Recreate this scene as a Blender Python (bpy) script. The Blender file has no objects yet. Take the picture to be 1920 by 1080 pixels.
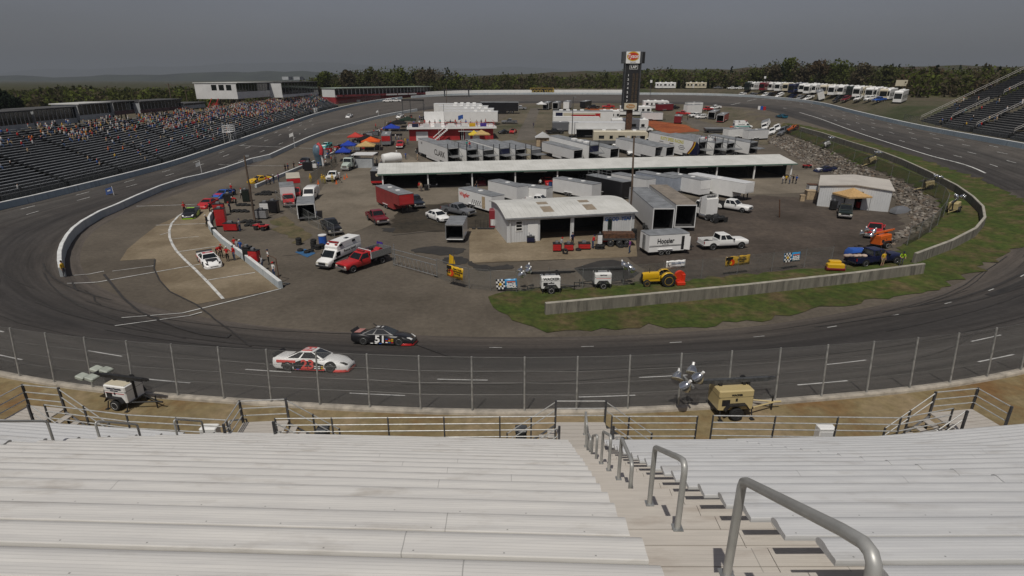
import bpy,bmesh,math,random
import numpy as np
from mathutils import Vector,Matrix,geometry
R=math.radians
random.seed(7)
scene=bpy.context.scene
COL=scene.collection
# camera
FPX,PITCH,EYE=1068.0,R(20.3),18.0
cam_d=bpy.data.cameras.new('camera')
cam=bpy.data.objects.new('camera',cam_d)
COL.objects.link(cam)
cam.location=(0,0,EYE)
cam.rotation_euler=(R(90)-PITCH,0,0)
cam_d.sensor_width=36.0
cam_d.lens=36.0*FPX/1920.0
cam_d.clip_start=0.1
cam_d.clip_end=60000
scene.camera=cam
SP,CP=math.sin(PITCH),math.cos(PITCH)
def ray(px,py):
 u=(px-960)/FPX
 v=(540-py)/FPX
 return u,CP+v*SP,v*CP-SP
def P(px,py,z=0.0):
 u,f,w=ray(px,py)
 t=(z-EYE)/w
 return Vector((u*t,f*t,z))
def PD(px,py,y):
 u,f,w=ray(px,py)
 t=y/f
 return Vector((u*t,y,EYE+w*t))
# materials
MATS={}
def _nodes(name):
 m=bpy.data.materials.new(name)
 m.use_nodes=True
 nt=m.node_tree
 nt.nodes.clear()
 out=nt.nodes.new('ShaderNodeOutputMaterial')
 b=nt.nodes.new('ShaderNodeBsdfPrincipled')
 nt.links.new(b.outputs[0],out.inputs[0])
 return m,nt,b,out
def N(nt,typ,**kw):
 n=nt.nodes.new(typ)
 for k,v in kw.items():
  if k in n.inputs.keys() if hasattr(n.inputs,'keys') else False:
   n.inputs[k].default_value=v
  else:
   setattr(n,k,v)
 return n
def mat(name,col,rough=0.6,metal=0.0,var=0.12,scale=1.5,stretch=None,bump=0.0,bscale=20,col2=None,coord='Object',coat=0.0,detail=6,lo=0.35,hi=0.65,spec=0.5):
 if name in MATS:
  return MATS[name]
 m,nt,b,out=_nodes(name)
 L=nt.links.new
 tc=nt.nodes.new('ShaderNodeTexCoord')
 mp=nt.nodes.new('ShaderNodeMapping')
 L(tc.outputs[coord],mp.inputs[0])
 if stretch:
  mp.inputs['Scale'].default_value=stretch
 nz=nt.nodes.new('ShaderNodeTexNoise')
 nz.inputs['Scale'].default_value=scale
 nz.inputs['Detail'].default_value=detail
 nz.inputs['Roughness'].default_value=0.62
 L(mp.outputs[0],nz.inputs['Vector'])
 cr=nt.nodes.new('ShaderNodeValToRGB')
 c2=col2 if col2 else tuple(max(0,c*(1-var*2)) for c in col)
 c1=col if col2 else tuple(min(1,c*(1+var*.6)) for c in col)
 cr.color_ramp.elements[0].position=lo
 cr.color_ramp.elements[0].color=(*c2,1)
 cr.color_ramp.elements[1].position=hi
 cr.color_ramp.elements[1].color=(*c1,1)
 L(nz.outputs[0],cr.inputs[0])
 L(cr.outputs[0],b.inputs['Base Color'])
 b.inputs['Roughness'].default_value=rough
 b.inputs['Metallic'].default_value=metal
 b.inputs['Coat Weight'].default_value=coat
 b.inputs['Specular IOR Level'].default_value=spec
 if bump>0:
  n2=nt.nodes.new('ShaderNodeTexNoise')
  n2.inputs['Scale'].default_value=bscale
  n2.inputs['Detail'].default_value=4
  L(mp.outputs[0],n2.inputs['Vector'])
  bp=nt.nodes.new('ShaderNodeBump')
  bp.inputs['Strength'].default_value=bump
  bp.inputs['Distance'].default_value=0.03
  L(n2.outputs[0],bp.inputs['Height'])
  L(bp.outputs[0],b.inputs['Normal'])
 MATS[name]=m
 return m
def hexc(h):
 h=h.lstrip('#')
 return tuple((int(h[i:i+2],16)/255)**2.2 for i in(0,2,4))
def paint(name,col,rough=0.35,var=0.035):
 return mat('paint_'+name,col,rough=rough,var=var,scale=.7,coat=0.3)
def cloth(name,col):
 return mat('cloth_'+name,col,rough=0.9,var=0.15,scale=6,spec=0.2)
M_white=paint('white',(.76,.76,.74))
M_offwhite=paint('offwhite',(.64,.645,.64))
M_cream=paint('cream',(.55,.50,.38))
M_red=paint('red',(.42,.018,.02))
M_maroon=paint('maroon',(.16,.012,.02))
M_blue=paint('blue',(.02,.09,.38))
M_navy=paint('navy',(.007,.010,.042))
M_black=paint('black',(.010,.010,.012))
M_dgreen=paint('dark_green',(.01,.018,.014))
M_grey=paint('grey',(.13,.135,.145))
M_silver=mat('silver_metal',(.45,.46,.47),rough=.35,metal=.6,var=.06)
M_yellow=paint('yellow',(.60,.36,.012))
M_lime=paint('lime',(.30,.55,.02))
M_orange=paint('orange',(.62,.12,.015))
M_tan=paint('tan',(.47,.38,.19))
M_teal=paint('teal',(.05,.35,.33))
M_purple=paint('purple',(.06,.03,.25))
M_rubber=mat('rubber',(.014,.014,.014),rough=.85,var=.2,scale=8)
M_dark=mat('dark_void',(.008,.008,.009),rough=.9,var=.2)
M_chassis=mat('chassis_black',(.018,.018,.019),rough=.6,var=.3,scale=5)
M_glass=mat('dark_glass',(.010,.013,.014),rough=.08,var=.2,scale=1,spec=.6)
M_chrome=mat('chrome',(.62,.62,.62),rough=.22,metal=.9,var=.05)
M_galv=mat('galvanised_steel',(.34,.35,.35),rough=.42,metal=.55,var=.18,scale=9)
M_galvd=mat('weathered_steel',(.10,.105,.11),rough=.5,metal=.4,var=.25,scale=7)
M_alu=mat('bright_aluminium',(.55,.55,.53),rough=.45,metal=.25,var=.08,scale=3)
M_lamp=mat('lamp_lens',(.62,.60,.50),rough=.15,var=.05)
M_tail=mat('tail_lens',(.30,.01,.01),rough=.25,var=.05)
M_troof=mat('trailer_roof',(.20,.21,.22),rough=.6,var=.18,scale=.8)
M_wood=mat('weathered_wood',(.16,.11,.07),rough=.85,var=.3,scale=3,stretch=(1,1,.12))
M_pole=mat('pole_wood',(.12,.085,.06),rough=.85,var=.3,scale=4,stretch=(1,1,.1))
M_ply=mat('plywood',(.42,.32,.2),rough=.8,var=.15,scale=3)
M_skin=mat('skin',(.45,.26,.18),rough=.55,var=.06,scale=5)
M_hair=mat('hair',(.03,.02,.014),rough=.7,var=.2,scale=12)
M_rust=mat('rusty_steel',(.10,.045,.022),rough=.8,var=.35,scale=3)
# mesh builder
class MB:
 def __init__(s):
  s.v,s.f,s.m=[],[],[]
  s.M=None
  s.mi=0
 def add(s,pts,faces,mi=None):
  k=len(s.v)
  if s.M is not None:
   pts=[s.M@Vector(p) for p in pts]
  s.v.extend(tuple(p) for p in pts)
  s.f.extend(tuple(i+k for i in f) for f in faces)
  s.m.extend([s.mi if mi is None else mi]*len(faces))
  return s
 def quad(s,a,b,c,d,mi=None):
  return s.add([a,b,c,d],[(0,1,2,3)],mi)
 def box(s,x0,x1,y0,y1,z0,z1,mi=None):
  p=[(x,y,z) for x in(x0,x1) for y in(y0,y1) for z in(z0,z1)]
  return s.add(p,[(0,1,3,2),(4,6,7,5),(0,4,5,1),(2,3,7,6),(0,2,6,4),(1,5,7,3)],mi)
 def cbox(s,x,y,z,sx,sy,sz,mi=None):
  return s.box(x-sx/2,x+sx/2,y-sy/2,y+sy/2,z,z+sz,mi)
 def bevbox(s,x0,x1,y0,y1,z0,z1,b=.05,mi=None):
  def ring(z,i):
   return[(x0+i+b,y0+i,z),(x1-i-b,y0+i,z),(x1-i,y0+i+b,z),(x1-i,y1-i-b,z),(x1-i-b,y1-i,z),(x0+i+b,y1-i,z),(x0+i,y1-i-b,z),(x0+i,y0+i+b,z)]
  rs=[ring(z0,0),ring(z1-b,0),ring(z1,b)]
  return s.loft(rs,True,True,True,mi)
 def loft(s,rings,closed=True,cap0=True,cap1=True,mi=None):
  n=len(rings[0])
  pts=[p for r in rings for p in r]
  fs=[]
  for i in range(len(rings)-1):
   for j in range(n if closed else n-1):
    a,b=i*n+j,i*n+(j+1)%n
    fs.append((a,b,b+n,a+n))
  if cap0:
   fs.append(tuple(range(n))[::-1])
  if cap1:
   fs.append(tuple((len(rings)-1)*n+j for j in range(n)))
  return s.add(pts,fs,mi)
 def tube(s,p0,p1,r=.03,n=6,r2=None,mi=None,cap=True):
  return s.pipe([p0,p1],r,n,mi,r2,cap)
 def pipe(s,pts,r=.03,n=6,mi=None,r2=None,cap=True):
  pts=[Vector(p) for p in pts]
  rings=[]
  up=None
  for i,p in enumerate(pts):
   d=(pts[min(i+1,len(pts)-1)]-pts[max(i-1,0)]).normalized()
   if up is None or abs(d.dot(up))>.98:
    up=Vector((0,0,1)) if abs(d.z)<.9 else Vector((1,0,0))
   a=d.cross(up).normalized()
   b=a.cross(d).normalized()
   up=b
   rr=r if r2 is None else r+(r2-r)*i/max(1,len(pts)-1)
   rings.append([p+(a*math.cos(t)+b*math.sin(t))*rr for t in[2*math.pi*k/n for k in range(n)]])
  return s.loft(rings,True,cap,cap,mi)
 def cyl(s,c,axis,r,h,n=16,mi=None,r2=None):
  a=Vector(axis).normalized()
  return s.tube(Vector(c)-a*h/2,Vector(c)+a*h/2,r,n,r2,mi)
 def sphere(s,c,r,n=10,m=6,mi=None,sz=1.0):
  rings=[[(c[0]+r*math.sin(a)*math.cos(b),c[1]+r*math.sin(a)*math.sin(b),c[2]+sz*r*math.cos(a)) for b in[2*math.pi*j/n for j in range(n)]] for a in[math.pi*max(.02,min(.98,i/m)) for i in range(m+1)]]
  return s.loft(rings[::-1],True,True,True,mi)
 def mesh(s,name,mats,smooth=False,angle=35):
  me=bpy.data.meshes.new(name)
  me.from_pydata(s.v,[],s.f)
  for m in(mats if isinstance(mats,(list,tuple)) else[mats]):
   me.materials.append(m)
  if any(s.m):
   me.polygons.foreach_set('material_index',s.m)
  if smooth:
   me.polygons.foreach_set('use_smooth',[True]*len(s.f))
   me.set_sharp_from_angle(angle=R(angle))
  me.update()
  return me
 def obj(s,name,mats,parent=None,smooth=False,loc=None,angle=35):
  o=bpy.data.objects.new(name,s.mesh(name,mats,smooth,angle))
  COL.objects.link(o)
  if parent is not None:
   o.parent=parent
  if loc is not None:
   o.location=loc
  return o
def fixn(o):
 bm=bmesh.new()
 bm.from_mesh(o.data)
 bmesh.ops.recalc_face_normals(bm,faces=bm.faces)
 bm.to_mesh(o.data)
 bm.free()
 return o
def tag(o,label=None,cat=None,group=None,kind=None):
 if label:o['label']=label
 if cat:o['category']=cat
 if group:o['group']=group
 if kind:o['kind']=kind
 return o
def thing(name,label,cat,loc=(0,0,0),rz=0.0,group=None):
 o=bpy.data.objects.new(name,None)
 o.empty_display_size=.3
 COL.objects.link(o)
 o.location=loc
 o.rotation_euler=(0,0,rz)
 return tag(o,label,cat,group)
def struct(o):
 o['kind']='structure'
 return o
def linked(name,me,parent=None,loc=(0,0,0),rot=(0,0,0)):
 o=bpy.data.objects.new(name,me)
 COL.objects.link(o)
 if parent is not None:
  o.parent=parent
 o.location=loc
 o.rotation_euler=rot
 return o
KIDS={}
def dup(root,loc=None,rz=None,label=None,group=None):
 def cp(o,par):
  c=o.copy()
  COL.objects.link(c)
  if par is not None:
   c.parent=par
  for ch in[x for x in o.children]:
   cp(ch,c)
  return c
 r=cp(root,None)
 if loc is not None:r.location=loc
 if rz is not None:r.rotation_euler=(0,0,rz)
 if label:r['label']=label
 if group:r['group']=group
 return r
def letters(txt,size,mt,parent=None,loc=(0,0,0),rot=(90,0,0),ext=.008,name='lettering',sx=1.0,bold=0.0,align='CENTER',shear=0.0,mesh=True):
 cu=bpy.data.curves.new(name,'FONT')
 cu.body=txt
 cu.size=size
 cu.extrude=ext
 cu.offset=bold
 cu.shear=shear
 cu.align_x=align
 cu.align_y='CENTER'
 cu.resolution_u=3
 tmp=bpy.data.objects.new(name,cu)
 COL.objects.link(tmp)
 dg=bpy.context.evaluated_depsgraph_get()
 me=bpy.data.meshes.new_from_object(tmp.evaluated_get(dg))
 COL.objects.unlink(tmp)
 bpy.data.objects.remove(tmp)
 me.materials.clear()
 me.materials.append(mt)
 o=linked(name,me,parent,loc,tuple(R(a) for a in rot))
 o.scale=(sx,1,1)
 return o
# the speedway: track stations
def arc(cx,cy,r,a):
 return cx+r*math.cos(R(a)),cy+r*math.sin(R(a))
ST=[((-71,160,2.3),(-55,160,2.0)),((-71,140,1.4),(-55,140,1.1)),((-71,120,.6),(-55,120,.2)),((-71,100,.5),(-55,100,0)),((-71,85,.6),(-55,85,0)),((-70,74.4,1.0),(-54.3,77.2,0)),((-65.3,59.2,1.9),(-50.8,66,0)),((-53.1,41.9,2.8),(-42,53,0)),((-40.5,32.2,3.2),(-32.8,45.6,0)),]
for a,ri,zi,ro,zo in((255,80,0,95.4,3.5),(262.5,79.6,0,95.2,3.6),(270,79.5,0,95.2,3.6),(277.5,79.5,0,95,3.6),(285,79.5,0,95,3.65),(300,79.5,.3,95,3.8),(315,79,1.0,95,4.3),(330,77.5,2.2,95,4.9),(345,75.5,3.2,95,5.4)):
 x,y=arc(.7,117.7,ro,a)
 x2,y2=arc(.7,117.7,ri,a)
 ST.append(((x,y,zo),(x2,y2,zi)))
ST+=[((95,110,5.6),(77,112,3.7)),((101,145,5.9),(82,145,4.8)),((108,185,7.0),(86,180,6.2)),((116,225,8.2),(92,222,6.9)),((117,252,8.8),(88,240,7.0)),((111,282,9.3),(76,254,7.2)),((95,304,9.5),(60,262,7.2)),((60,316,9.5),(30,267,7.3)),((10,317,9.5),(0,263,7.2)),((-28,308,9.3),(-20,248,6.9)),((-54,284,8.2),(-35,227,6.0)),((-66,254,6.6),(-45,208,4.8)),((-70.5,222,5.1),(-51,187,3.4)),((-71,190,3.7),(-54,173,2.6)),]
def spline_closed(pts,per=10):
 pts=[np.array(p,float) for p in pts]
 n=len(pts)
 out=[]
 for i in range(n):
  p0,p1,p2,p3=pts[i-1],pts[i],pts[(i+1)%n],pts[(i+2)%n]
  t0=0.0
  al=.5
  t1=t0+np.linalg.norm(p1[:2]-p0[:2])**al
  t2=t1+np.linalg.norm(p2[:2]-p1[:2])**al
  t3=t2+np.linalg.norm(p3[:2]-p2[:2])**al
  for k in range(per):
   t=t1+(t2-t1)*k/per
   a1=(t1-t)/(t1-t0)*p0+(t-t0)/(t1-t0)*p1
   a2=(t2-t)/(t2-t1)*p1+(t-t1)/(t2-t1)*p2
   a3=(t3-t)/(t3-t2)*p2+(t-t2)/(t3-t2)*p3
   b1=(t2-t)/(t2-t0)*a1+(t-t0)/(t2-t0)*a2
   b2=(t3-t)/(t3-t1)*a2+(t-t1)/(t3-t1)*a3
   out.append((t2-t)/(t2-t1)*b1+(t-t1)/(t2-t1)*b2)
 return np.array(out)
PER=12
OUT=spline_closed([s[0] for s in ST],PER)
INN=spline_closed([s[1] for s in ST],PER)
NST=len(OUT)
ALEN=np.concatenate([[0],np.cumsum(np.linalg.norm(np.diff(np.vstack([OUT,OUT[:1]])[:,:2],axis=0),axis=1))])
def inside(poly,x,y):
 x=np.asarray(x,float);y=np.asarray(y,float)
 c=np.zeros(x.shape,bool)
 px,py=poly[:,0],poly[:,1]
 n=len(px)
 for i in range(n):
  x1,y1,x2,y2=px[i-1],py[i-1],px[i],py[i]
  if y1==y2:continue
  m=((y1>y)!=(y2>y))&(x<(x2-x1)*(y-y1)/(y2-y1)+x1)
  c^=m
 return c
def near(poly,x,y):
 a=poly
 b=np.roll(poly,-1,axis=0)
 d=b[:,:2]-a[:,:2]
 L2=(d**2).sum(1)+1e-9
 X=np.asarray(x,float).reshape(-1,1);Y=np.asarray(y,float).reshape(-1,1)
 t=np.clip(((X-a[:,0])*d[:,0]+(Y-a[:,1])*d[:,1])/L2,0,1)
 qx=a[:,0]+t*d[:,0];qy=a[:,1]+t*d[:,1]
 D=(X-qx)**2+(Y-qy)**2
 k=D.argmin(1)
 r=np.arange(len(k))
 return np.sqrt(D[r,k]),(a[k,2]+t[r,k]*(b[k,2]-a[k,2]))
def sstep(a,b,x):
 t=np.clip((x-a)/(b-a),0,1)
 return t*t*(3-2*t)
def E(y):
 s=np.maximum(0,np.asarray(y,float)-108)
 e=.049*s*sstep(0,45,s)
 return np.minimum(e,7.1+.02*np.maximum(0,e-7.1))
def T(x,y):
 x=np.atleast_1d(np.asarray(x,float));y=np.atleast_1d(np.asarray(y,float))
 dI,zI=near(INN,x,y)
 dO,zO=near(OUT,x,y)
 ii=inside(INN,x,y)
 oo=inside(OUT,x,y)
 e=E(y)
 zin=e+(zI-e)*(1-sstep(5.5,13.5,dI))
 ztr=zI+(zO-zI)*dI/np.maximum(dI+dO,1e-6)
 bank=2.5*sstep(4,13,dO)*sstep(145,165,y)*(x>20)
 return np.where(ii,zin,np.where(oo,ztr,zO+bank))
def Tz(x,y):
 return float(T(x,y)[0])
_ts=np.concatenate([np.arange(15,120,1.0),np.arange(120,420,1.5)])
def G(px,py,dz=0.0):
 if px=='w':return py
 u,f,w=ray(px,py)
 z=EYE+w*_ts
 g=z-(T(u*_ts,f*_ts)+dz)
 k=np.where(g<0)[0]
 if len(k)==0:
  t=_ts[-1]
  return Vector((u*t,f*t,EYE+w*t))
 k=k[0]
 if k==0:k=1
 t0,t1,g0,g1=_ts[k-1],_ts[k],g[k-1],g[k]
 for _ in range(3):
  t=t0+(t1-t0)*g0/(g0-g1)
  gg=EYE+w*t-(Tz(u*t,f*t)+dz)
  if gg<0:t1,g1=t,gg
  else:t0,g0=t,gg
 t=t0+(t1-t0)*g0/(g0-g1)
 return Vector((u*t,f*t,EYE+w*t))
def ground(x,y,dz=0.0):
 return Vector((x,y,Tz(x,y)+dz))
VSC={'pickup':.88,'car':.9,'van':.88,'ambulance':.84,'truck':.86,'race car':.87,'trailer':.93,'tractor':.88}
def seat_on(o,a,b,mid=None):
 c=(a+b)/2 if mid is None else mid
 d=a-b
 h=math.atan2(d.y,d.x)
 fx,fy=math.cos(h),math.sin(h)
 z0=Tz(c.x,c.y)
 zx=Tz(c.x+2*fx,c.y+2*fy)-Tz(c.x-2*fx,c.y-2*fy)
 zy=Tz(c.x-1*fy,c.y+1*fx)-Tz(c.x+1*fy,c.y-1*fx)
 X=Vector((fx,fy,zx/4)).normalized()
 Y=Vector((-fy,fx,zy/2)).normalized()
 Z=X.cross(Y).normalized()
 Y=Z.cross(X)
 m=Matrix((X,Y,Z)).transposed().to_4x4()
 o.rotation_euler=m.to_euler()
 o.location=(c.x,c.y,z0)
 k=VSC.get(o.get('category'),1)
 o.scale=(k,k,k)
 return o
def C(px,py,deg,half=2.5):
 p=G(px,py)
 d=Vector((math.cos(R(deg)),math.sin(R(deg)),0))*half
 return('w',p+d),('w',p-d)
def C2(px,y,deg,half=3.0):
 q=PD(px,175,y)
 p=Vector((q.x,y,Tz(q.x,y)))
 d=Vector((math.cos(R(deg)),math.sin(R(deg)),0))*half
 return('w',p+d),('w',p-d)
# ground materials
def ground_mat(name,c1,c2,scale=.12,fine=3.0,fineamt=.25,rough=.9,bump=.25,c3=None,blot=.03):
 m,nt,b,out=_nodes(name)
 L=nt.links.new
 tc=nt.nodes.new('ShaderNodeTexCoord')
 def noise(s,d=5,r=.6):
  n=nt.nodes.new('ShaderNodeTexNoise')
  n.inputs['Scale'].default_value=s;n.inputs['Detail'].default_value=d;n.inputs['Roughness'].default_value=r
  L(tc.outputs['Object'],n.inputs['Vector'])
  return n
 n1=noise(scale,8,.65)
 cr=nt.nodes.new('ShaderNodeValToRGB')
 e=cr.color_ramp.elements
 e[0].position=.36;e[0].color=(*c2,1)
 e[1].position=.62;e[1].color=(*c1,1)
 if c3:
  x=e.new(.5);x.color=(*c3,1)
 L(n1.outputs[0],cr.inputs[0])
 n2=noise(fine,4,.7)
 mr=nt.nodes.new('ShaderNodeMapRange')
 mr.inputs[1].default_value=.3;mr.inputs[2].default_value=.7
 mr.inputs[3].default_value=1-fineamt;mr.inputs[4].default_value=1+fineamt
 L(n2.outputs[0],mr.inputs[0])
 n3=noise(blot,3,.5)
 mr3=nt.nodes.new('ShaderNodeMapRange')
 mr3.inputs[1].default_value=.3;mr3.inputs[2].default_value=.7
 mr3.inputs[3].default_value=.85;mr3.inputs[4].default_value=1.12
 L(n3.outputs[0],mr3.inputs[0])
 mu=nt.nodes.new('ShaderNodeMath');mu.operation='MULTIPLY'
 L(mr.outputs[0],mu.inputs[0]);L(mr3.outputs[0],mu.inputs[1])
 mx=nt.nodes.new('ShaderNodeMix');mx.data_type='RGBA';mx.blend_type='MULTIPLY'
 mx.inputs['Factor'].default_value=1
 L(cr.outputs[0],mx.inputs['A']);L(mu.outputs[0],mx.inputs['B'])
 L(mx.outputs['Result'],b.inputs['Base Color'])
 b.inputs['Roughness'].default_value=rough
 b.inputs['Specular IOR Level'].default_value=.25
 bp=nt.nodes.new('ShaderNodeBump')
 bp.inputs['Strength'].default_value=bump;bp.inputs['Distance'].default_value=.05
 L(n2.outputs[0],bp.inputs['Height']);L(bp.outputs[0],b.inputs['Normal'])
 return m
def track_mat():
 m,nt,b,out=_nodes('track_asphalt')
 L=nt.links.new
 uv=nt.nodes.new('ShaderNodeUVMap')
 sep=nt.nodes.new('ShaderNodeSeparateXYZ')
 L(uv.outputs[0],sep.inputs[0])
 def noise(vec,s,d=5,r=.6):
  n=nt.nodes.new('ShaderNodeTexNoise')
  n.inputs['Scale'].default_value=s;n.inputs['Detail'].default_value=d;n.inputs['Roughness'].default_value=r
  L(vec,n.inputs['Vector'])
  return n
 mp=nt.nodes.new('ShaderNodeMapping');mp.inputs['Scale'].default_value=(.04,1.0,1)
 L(uv.outputs[0],mp.inputs[0])
 st=noise(mp.outputs[0],.9,6,.75)
 fine=noise(uv.outputs[0],2.5,5,.7)
 big=noise(uv.outputs[0],.12,4,.6)
 mpw=nt.nodes.new('ShaderNodeMath');mpw.operation='MULTIPLY_ADD'
 L(big.outputs[0],mpw.inputs[0]);mpw.inputs[1].default_value=5.0
 L(sep.outputs['Y'],mpw.inputs[2])
 cr=nt.nodes.new('ShaderNodeValToRGB')
 e=cr.color_ramp.elements
 sc=nt.nodes.new('ShaderNodeMath');sc.operation='DIVIDE';sc.inputs[1].default_value=20.0
 L(mpw.outputs[0],sc.inputs[0]);L(sc.outputs[0],cr.inputs[0])
 e[0].position=.12;e[0].color=(.092,.078,.066,1)
 e[1].position=.98;e[1].color=(.076,.068,.06,1)
 for p,c in((.30,(.046,.041,.037)),(.46,(.036,.033,.031)),(.60,(.05,.045,.041)),(.8,(.054,.05,.046))):
  x=e.new(p);x.color=(*c,1)
 def mulr(n,lo,hi,col):
  mr=nt.nodes.new('ShaderNodeMapRange')
  mr.inputs[1].default_value=.3;mr.inputs[2].default_value=.7;mr.inputs[3].default_value=lo;mr.inputs[4].default_value=hi
  L(n.outputs[0],mr.inputs[0])
  mx=nt.nodes.new('ShaderNodeMix');mx.data_type='RGBA';mx.blend_type='MULTIPLY';mx.inputs['Factor'].default_value=1
  L(col,mx.inputs['A']);L(mr.outputs[0],mx.inputs['B'])
  return mx.outputs['Result']
 c=mulr(st,.5,1.5,cr.outputs[0])
 c=mulr(fine,.8,1.2,c)
 c=mulr(big,.88,1.15,c)
 L(c,b.inputs['Base Color'])
 b.inputs['Roughness'].default_value=.82
 b.inputs['Specular IOR Level'].default_value=.3
 bp=nt.nodes.new('ShaderNodeBump');bp.inputs['Strength'].default_value=.15;bp.inputs['Distance'].default_value=.03
 L(fine.outputs[0],bp.inputs['Height']);L(bp.outputs[0],b.inputs['Normal'])
 return m
G_asphalt=ground_mat('infield_asphalt',(.118,.10,.078),(.078,.066,.051),.10,2.2,.18,c3=(.10,.085,.067))
G_apron=ground_mat('light_apron',(.178,.152,.117),(.108,.092,.07),.13,2.0,.16,c3=(.15,.128,.098))
G_concrete=ground_mat('pit_concrete',(.235,.19,.13),(.14,.108,.07),.16,2.5,.15,c3=(.185,.148,.098))
G_terrace=ground_mat('terrace_concrete',(.235,.18,.108),(.155,.088,.036),.22,2.5,.22,c3=(.185,.145,.075))
G_dirt=ground_mat('dirt_yard',(.088,.07,.055),(.045,.036,.028),.11,1.6,.3,c3=(.066,.053,.043))
G_darkdirt=ground_mat('dark_dirt',(.058,.047,.033),(.030,.026,.019),.2,1.6,.3)
G_grass=ground_mat('turf',(.038,.058,.010),(.095,.072,.034),.36,1.6,.4,c3=(.052,.062,.014),blot=.09)
G_drygrass=ground_mat('dry_turf',(.12,.095,.055),(.062,.066,.026),.3,1.6,.3,c3=(.10,.084,.045))
G_field=ground_mat('bare_field',(.125,.105,.072),(.058,.058,.03),.08,1.0,.25,c3=(.10,.086,.06))
G_clay=ground_mat('red_clay',(.30,.085,.028),(.20,.052,.018),.15,1.2,.2)
G_wet=ground_mat('dark_tar',(.030,.029,.028),(.042,.039,.036),.3,2.0,.15)
G_outer=ground_mat('country',(.075,.07,.035),(.04,.048,.02),.02,.6,.25,c3=(.09,.075,.05))
G_path=ground_mat('path_tarmac',(.125,.11,.092),(.09,.08,.066),.2,2.0,.15)
G_line=mat('road_paint',(.50,.50,.48),rough=.7,var=.25,scale=1.2,lo=.3,hi=.55)
G_linew=mat('worn_road_paint',(.36,.35,.33),rough=.7,var=.3,scale=2.5,lo=.35,hi=.6)
G_crack=mat('tar_seam',(.034,.031,.028),rough=.7,var=.2)
# track
def build_track():
 mb=MB()
 nc=10
 uvs=[]
 for i in range(NST+1):
  o=OUT[i%NST];n=INN[i%NST]
  w=float(np.linalg.norm((o-n)[:2]))
  for j in range(nc+1):
   p=n+(o-n)*j/nc
   mb.v.append(tuple(p))
   uvs.append((float(ALEN[i]),w*j/nc+(3 if w>18 else 0)))
 for i in range(NST):
  for j in range(nc):
   a=i*(nc+1)+j
   mb.f.append((a,a+nc+1,a+nc+2,a+1));mb.m.append(0)
 o=mb.obj('track',track_mat(),smooth=True,angle=80)
 uvl=o.data.uv_layers.new(name='UVMap')
 li=np.zeros(len(o.data.loops),np.int32);o.data.loops.foreach_get('vertex_index',li)
 uvl.data.foreach_set('uv',np.array(uvs,np.float32)[li].ravel())
 fixn(o)
 if o.data.polygons[0].normal.z<0:o.data.flip_normals()
 return struct(o)
build_track()
def track_pt(s,d,dz=.012):
 s=s%ALEN[-1]
 i=int(np.searchsorted(ALEN,s,'right')-1)
 t=(s-ALEN[i])/(ALEN[i+1]-ALEN[i])
 o=OUT[i]*(1-t)+OUT[(i+1)%NST]*t
 n=INN[i]*(1-t)+INN[(i+1)%NST]*t
 w=np.linalg.norm((n-o)[:2])
 p=o+(n-o)*d/w
 return Vector((p[0],p[1],p[2]+dz))
def arc_of(x,y):
 return float(ALEN[int(((OUT[:,0]-x)**2+(OUT[:,1]-y)**2).argmin())])
# infield
def cdt(outline,pts):
 n=len(outline)
 vs=[Vector(p) for p in outline]+[Vector(p) for p in pts]
 r=geometry.delaunay_2d_cdt(vs,[(i,(i+1)%n) for i in range(n)],[list(range(n))],1,1e-4)
 return r[0],r[2]
def grid_in(poly,step,seed=0,margin=.3):
 a=np.array(poly)
 x0,y0=a.min(0);x1,y1=a.max(0)
 X,Y=np.meshgrid(np.arange(x0+step/2,x1,step),np.arange(y0+step/2,y1,step))
 X=X.ravel();Y=Y.ravel()
 k=inside(a,X,Y)
 X,Y=X[k],Y[k]
 if len(X):
  d,_=near(np.hstack([a,np.zeros((len(a),1))]),X,Y)
  k=d>margin
  X,Y=X[k],Y[k]
 return X,Y
def build_infield():
 out=[tuple(p[:2]) for p in INN]
 X,Y=grid_in(out,3.0)
 X2,Y2=grid_in(out,1.1)
 d,zI=near(INN,X2,Y2)
 k=(d<16)&(np.abs(zI-E(Y2))>.15)
 d1,_=near(INN,X,Y)
 X=np.concatenate([X,X2[k]]);Y=np.concatenate([Y,Y2[k]])
 vs,fs=cdt(out,list(zip(X,Y)))
 xy=np.array([tuple(v) for v in vs])
 z=T(xy[:,0],xy[:,1])
 dI,zI=near(INN,xy[:,0],xy[:,1])
 z=np.where(dI<.05,zI,z)
 mb=MB()
 mb.v=[(float(a[0]),float(a[1]),float(c)) for a,c in zip(xy,z)]
 mb.f=[tuple(f) for f in fs];mb.m=[0]*len(fs)
 o=mb.obj('infield_ground',G_asphalt,smooth=True,angle=80)
 fixn(o)
 if o.data.polygons[0].normal.z<0:o.data.flip_normals()
 return struct(o)
build_infield()
SHEETN=[0]
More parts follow.
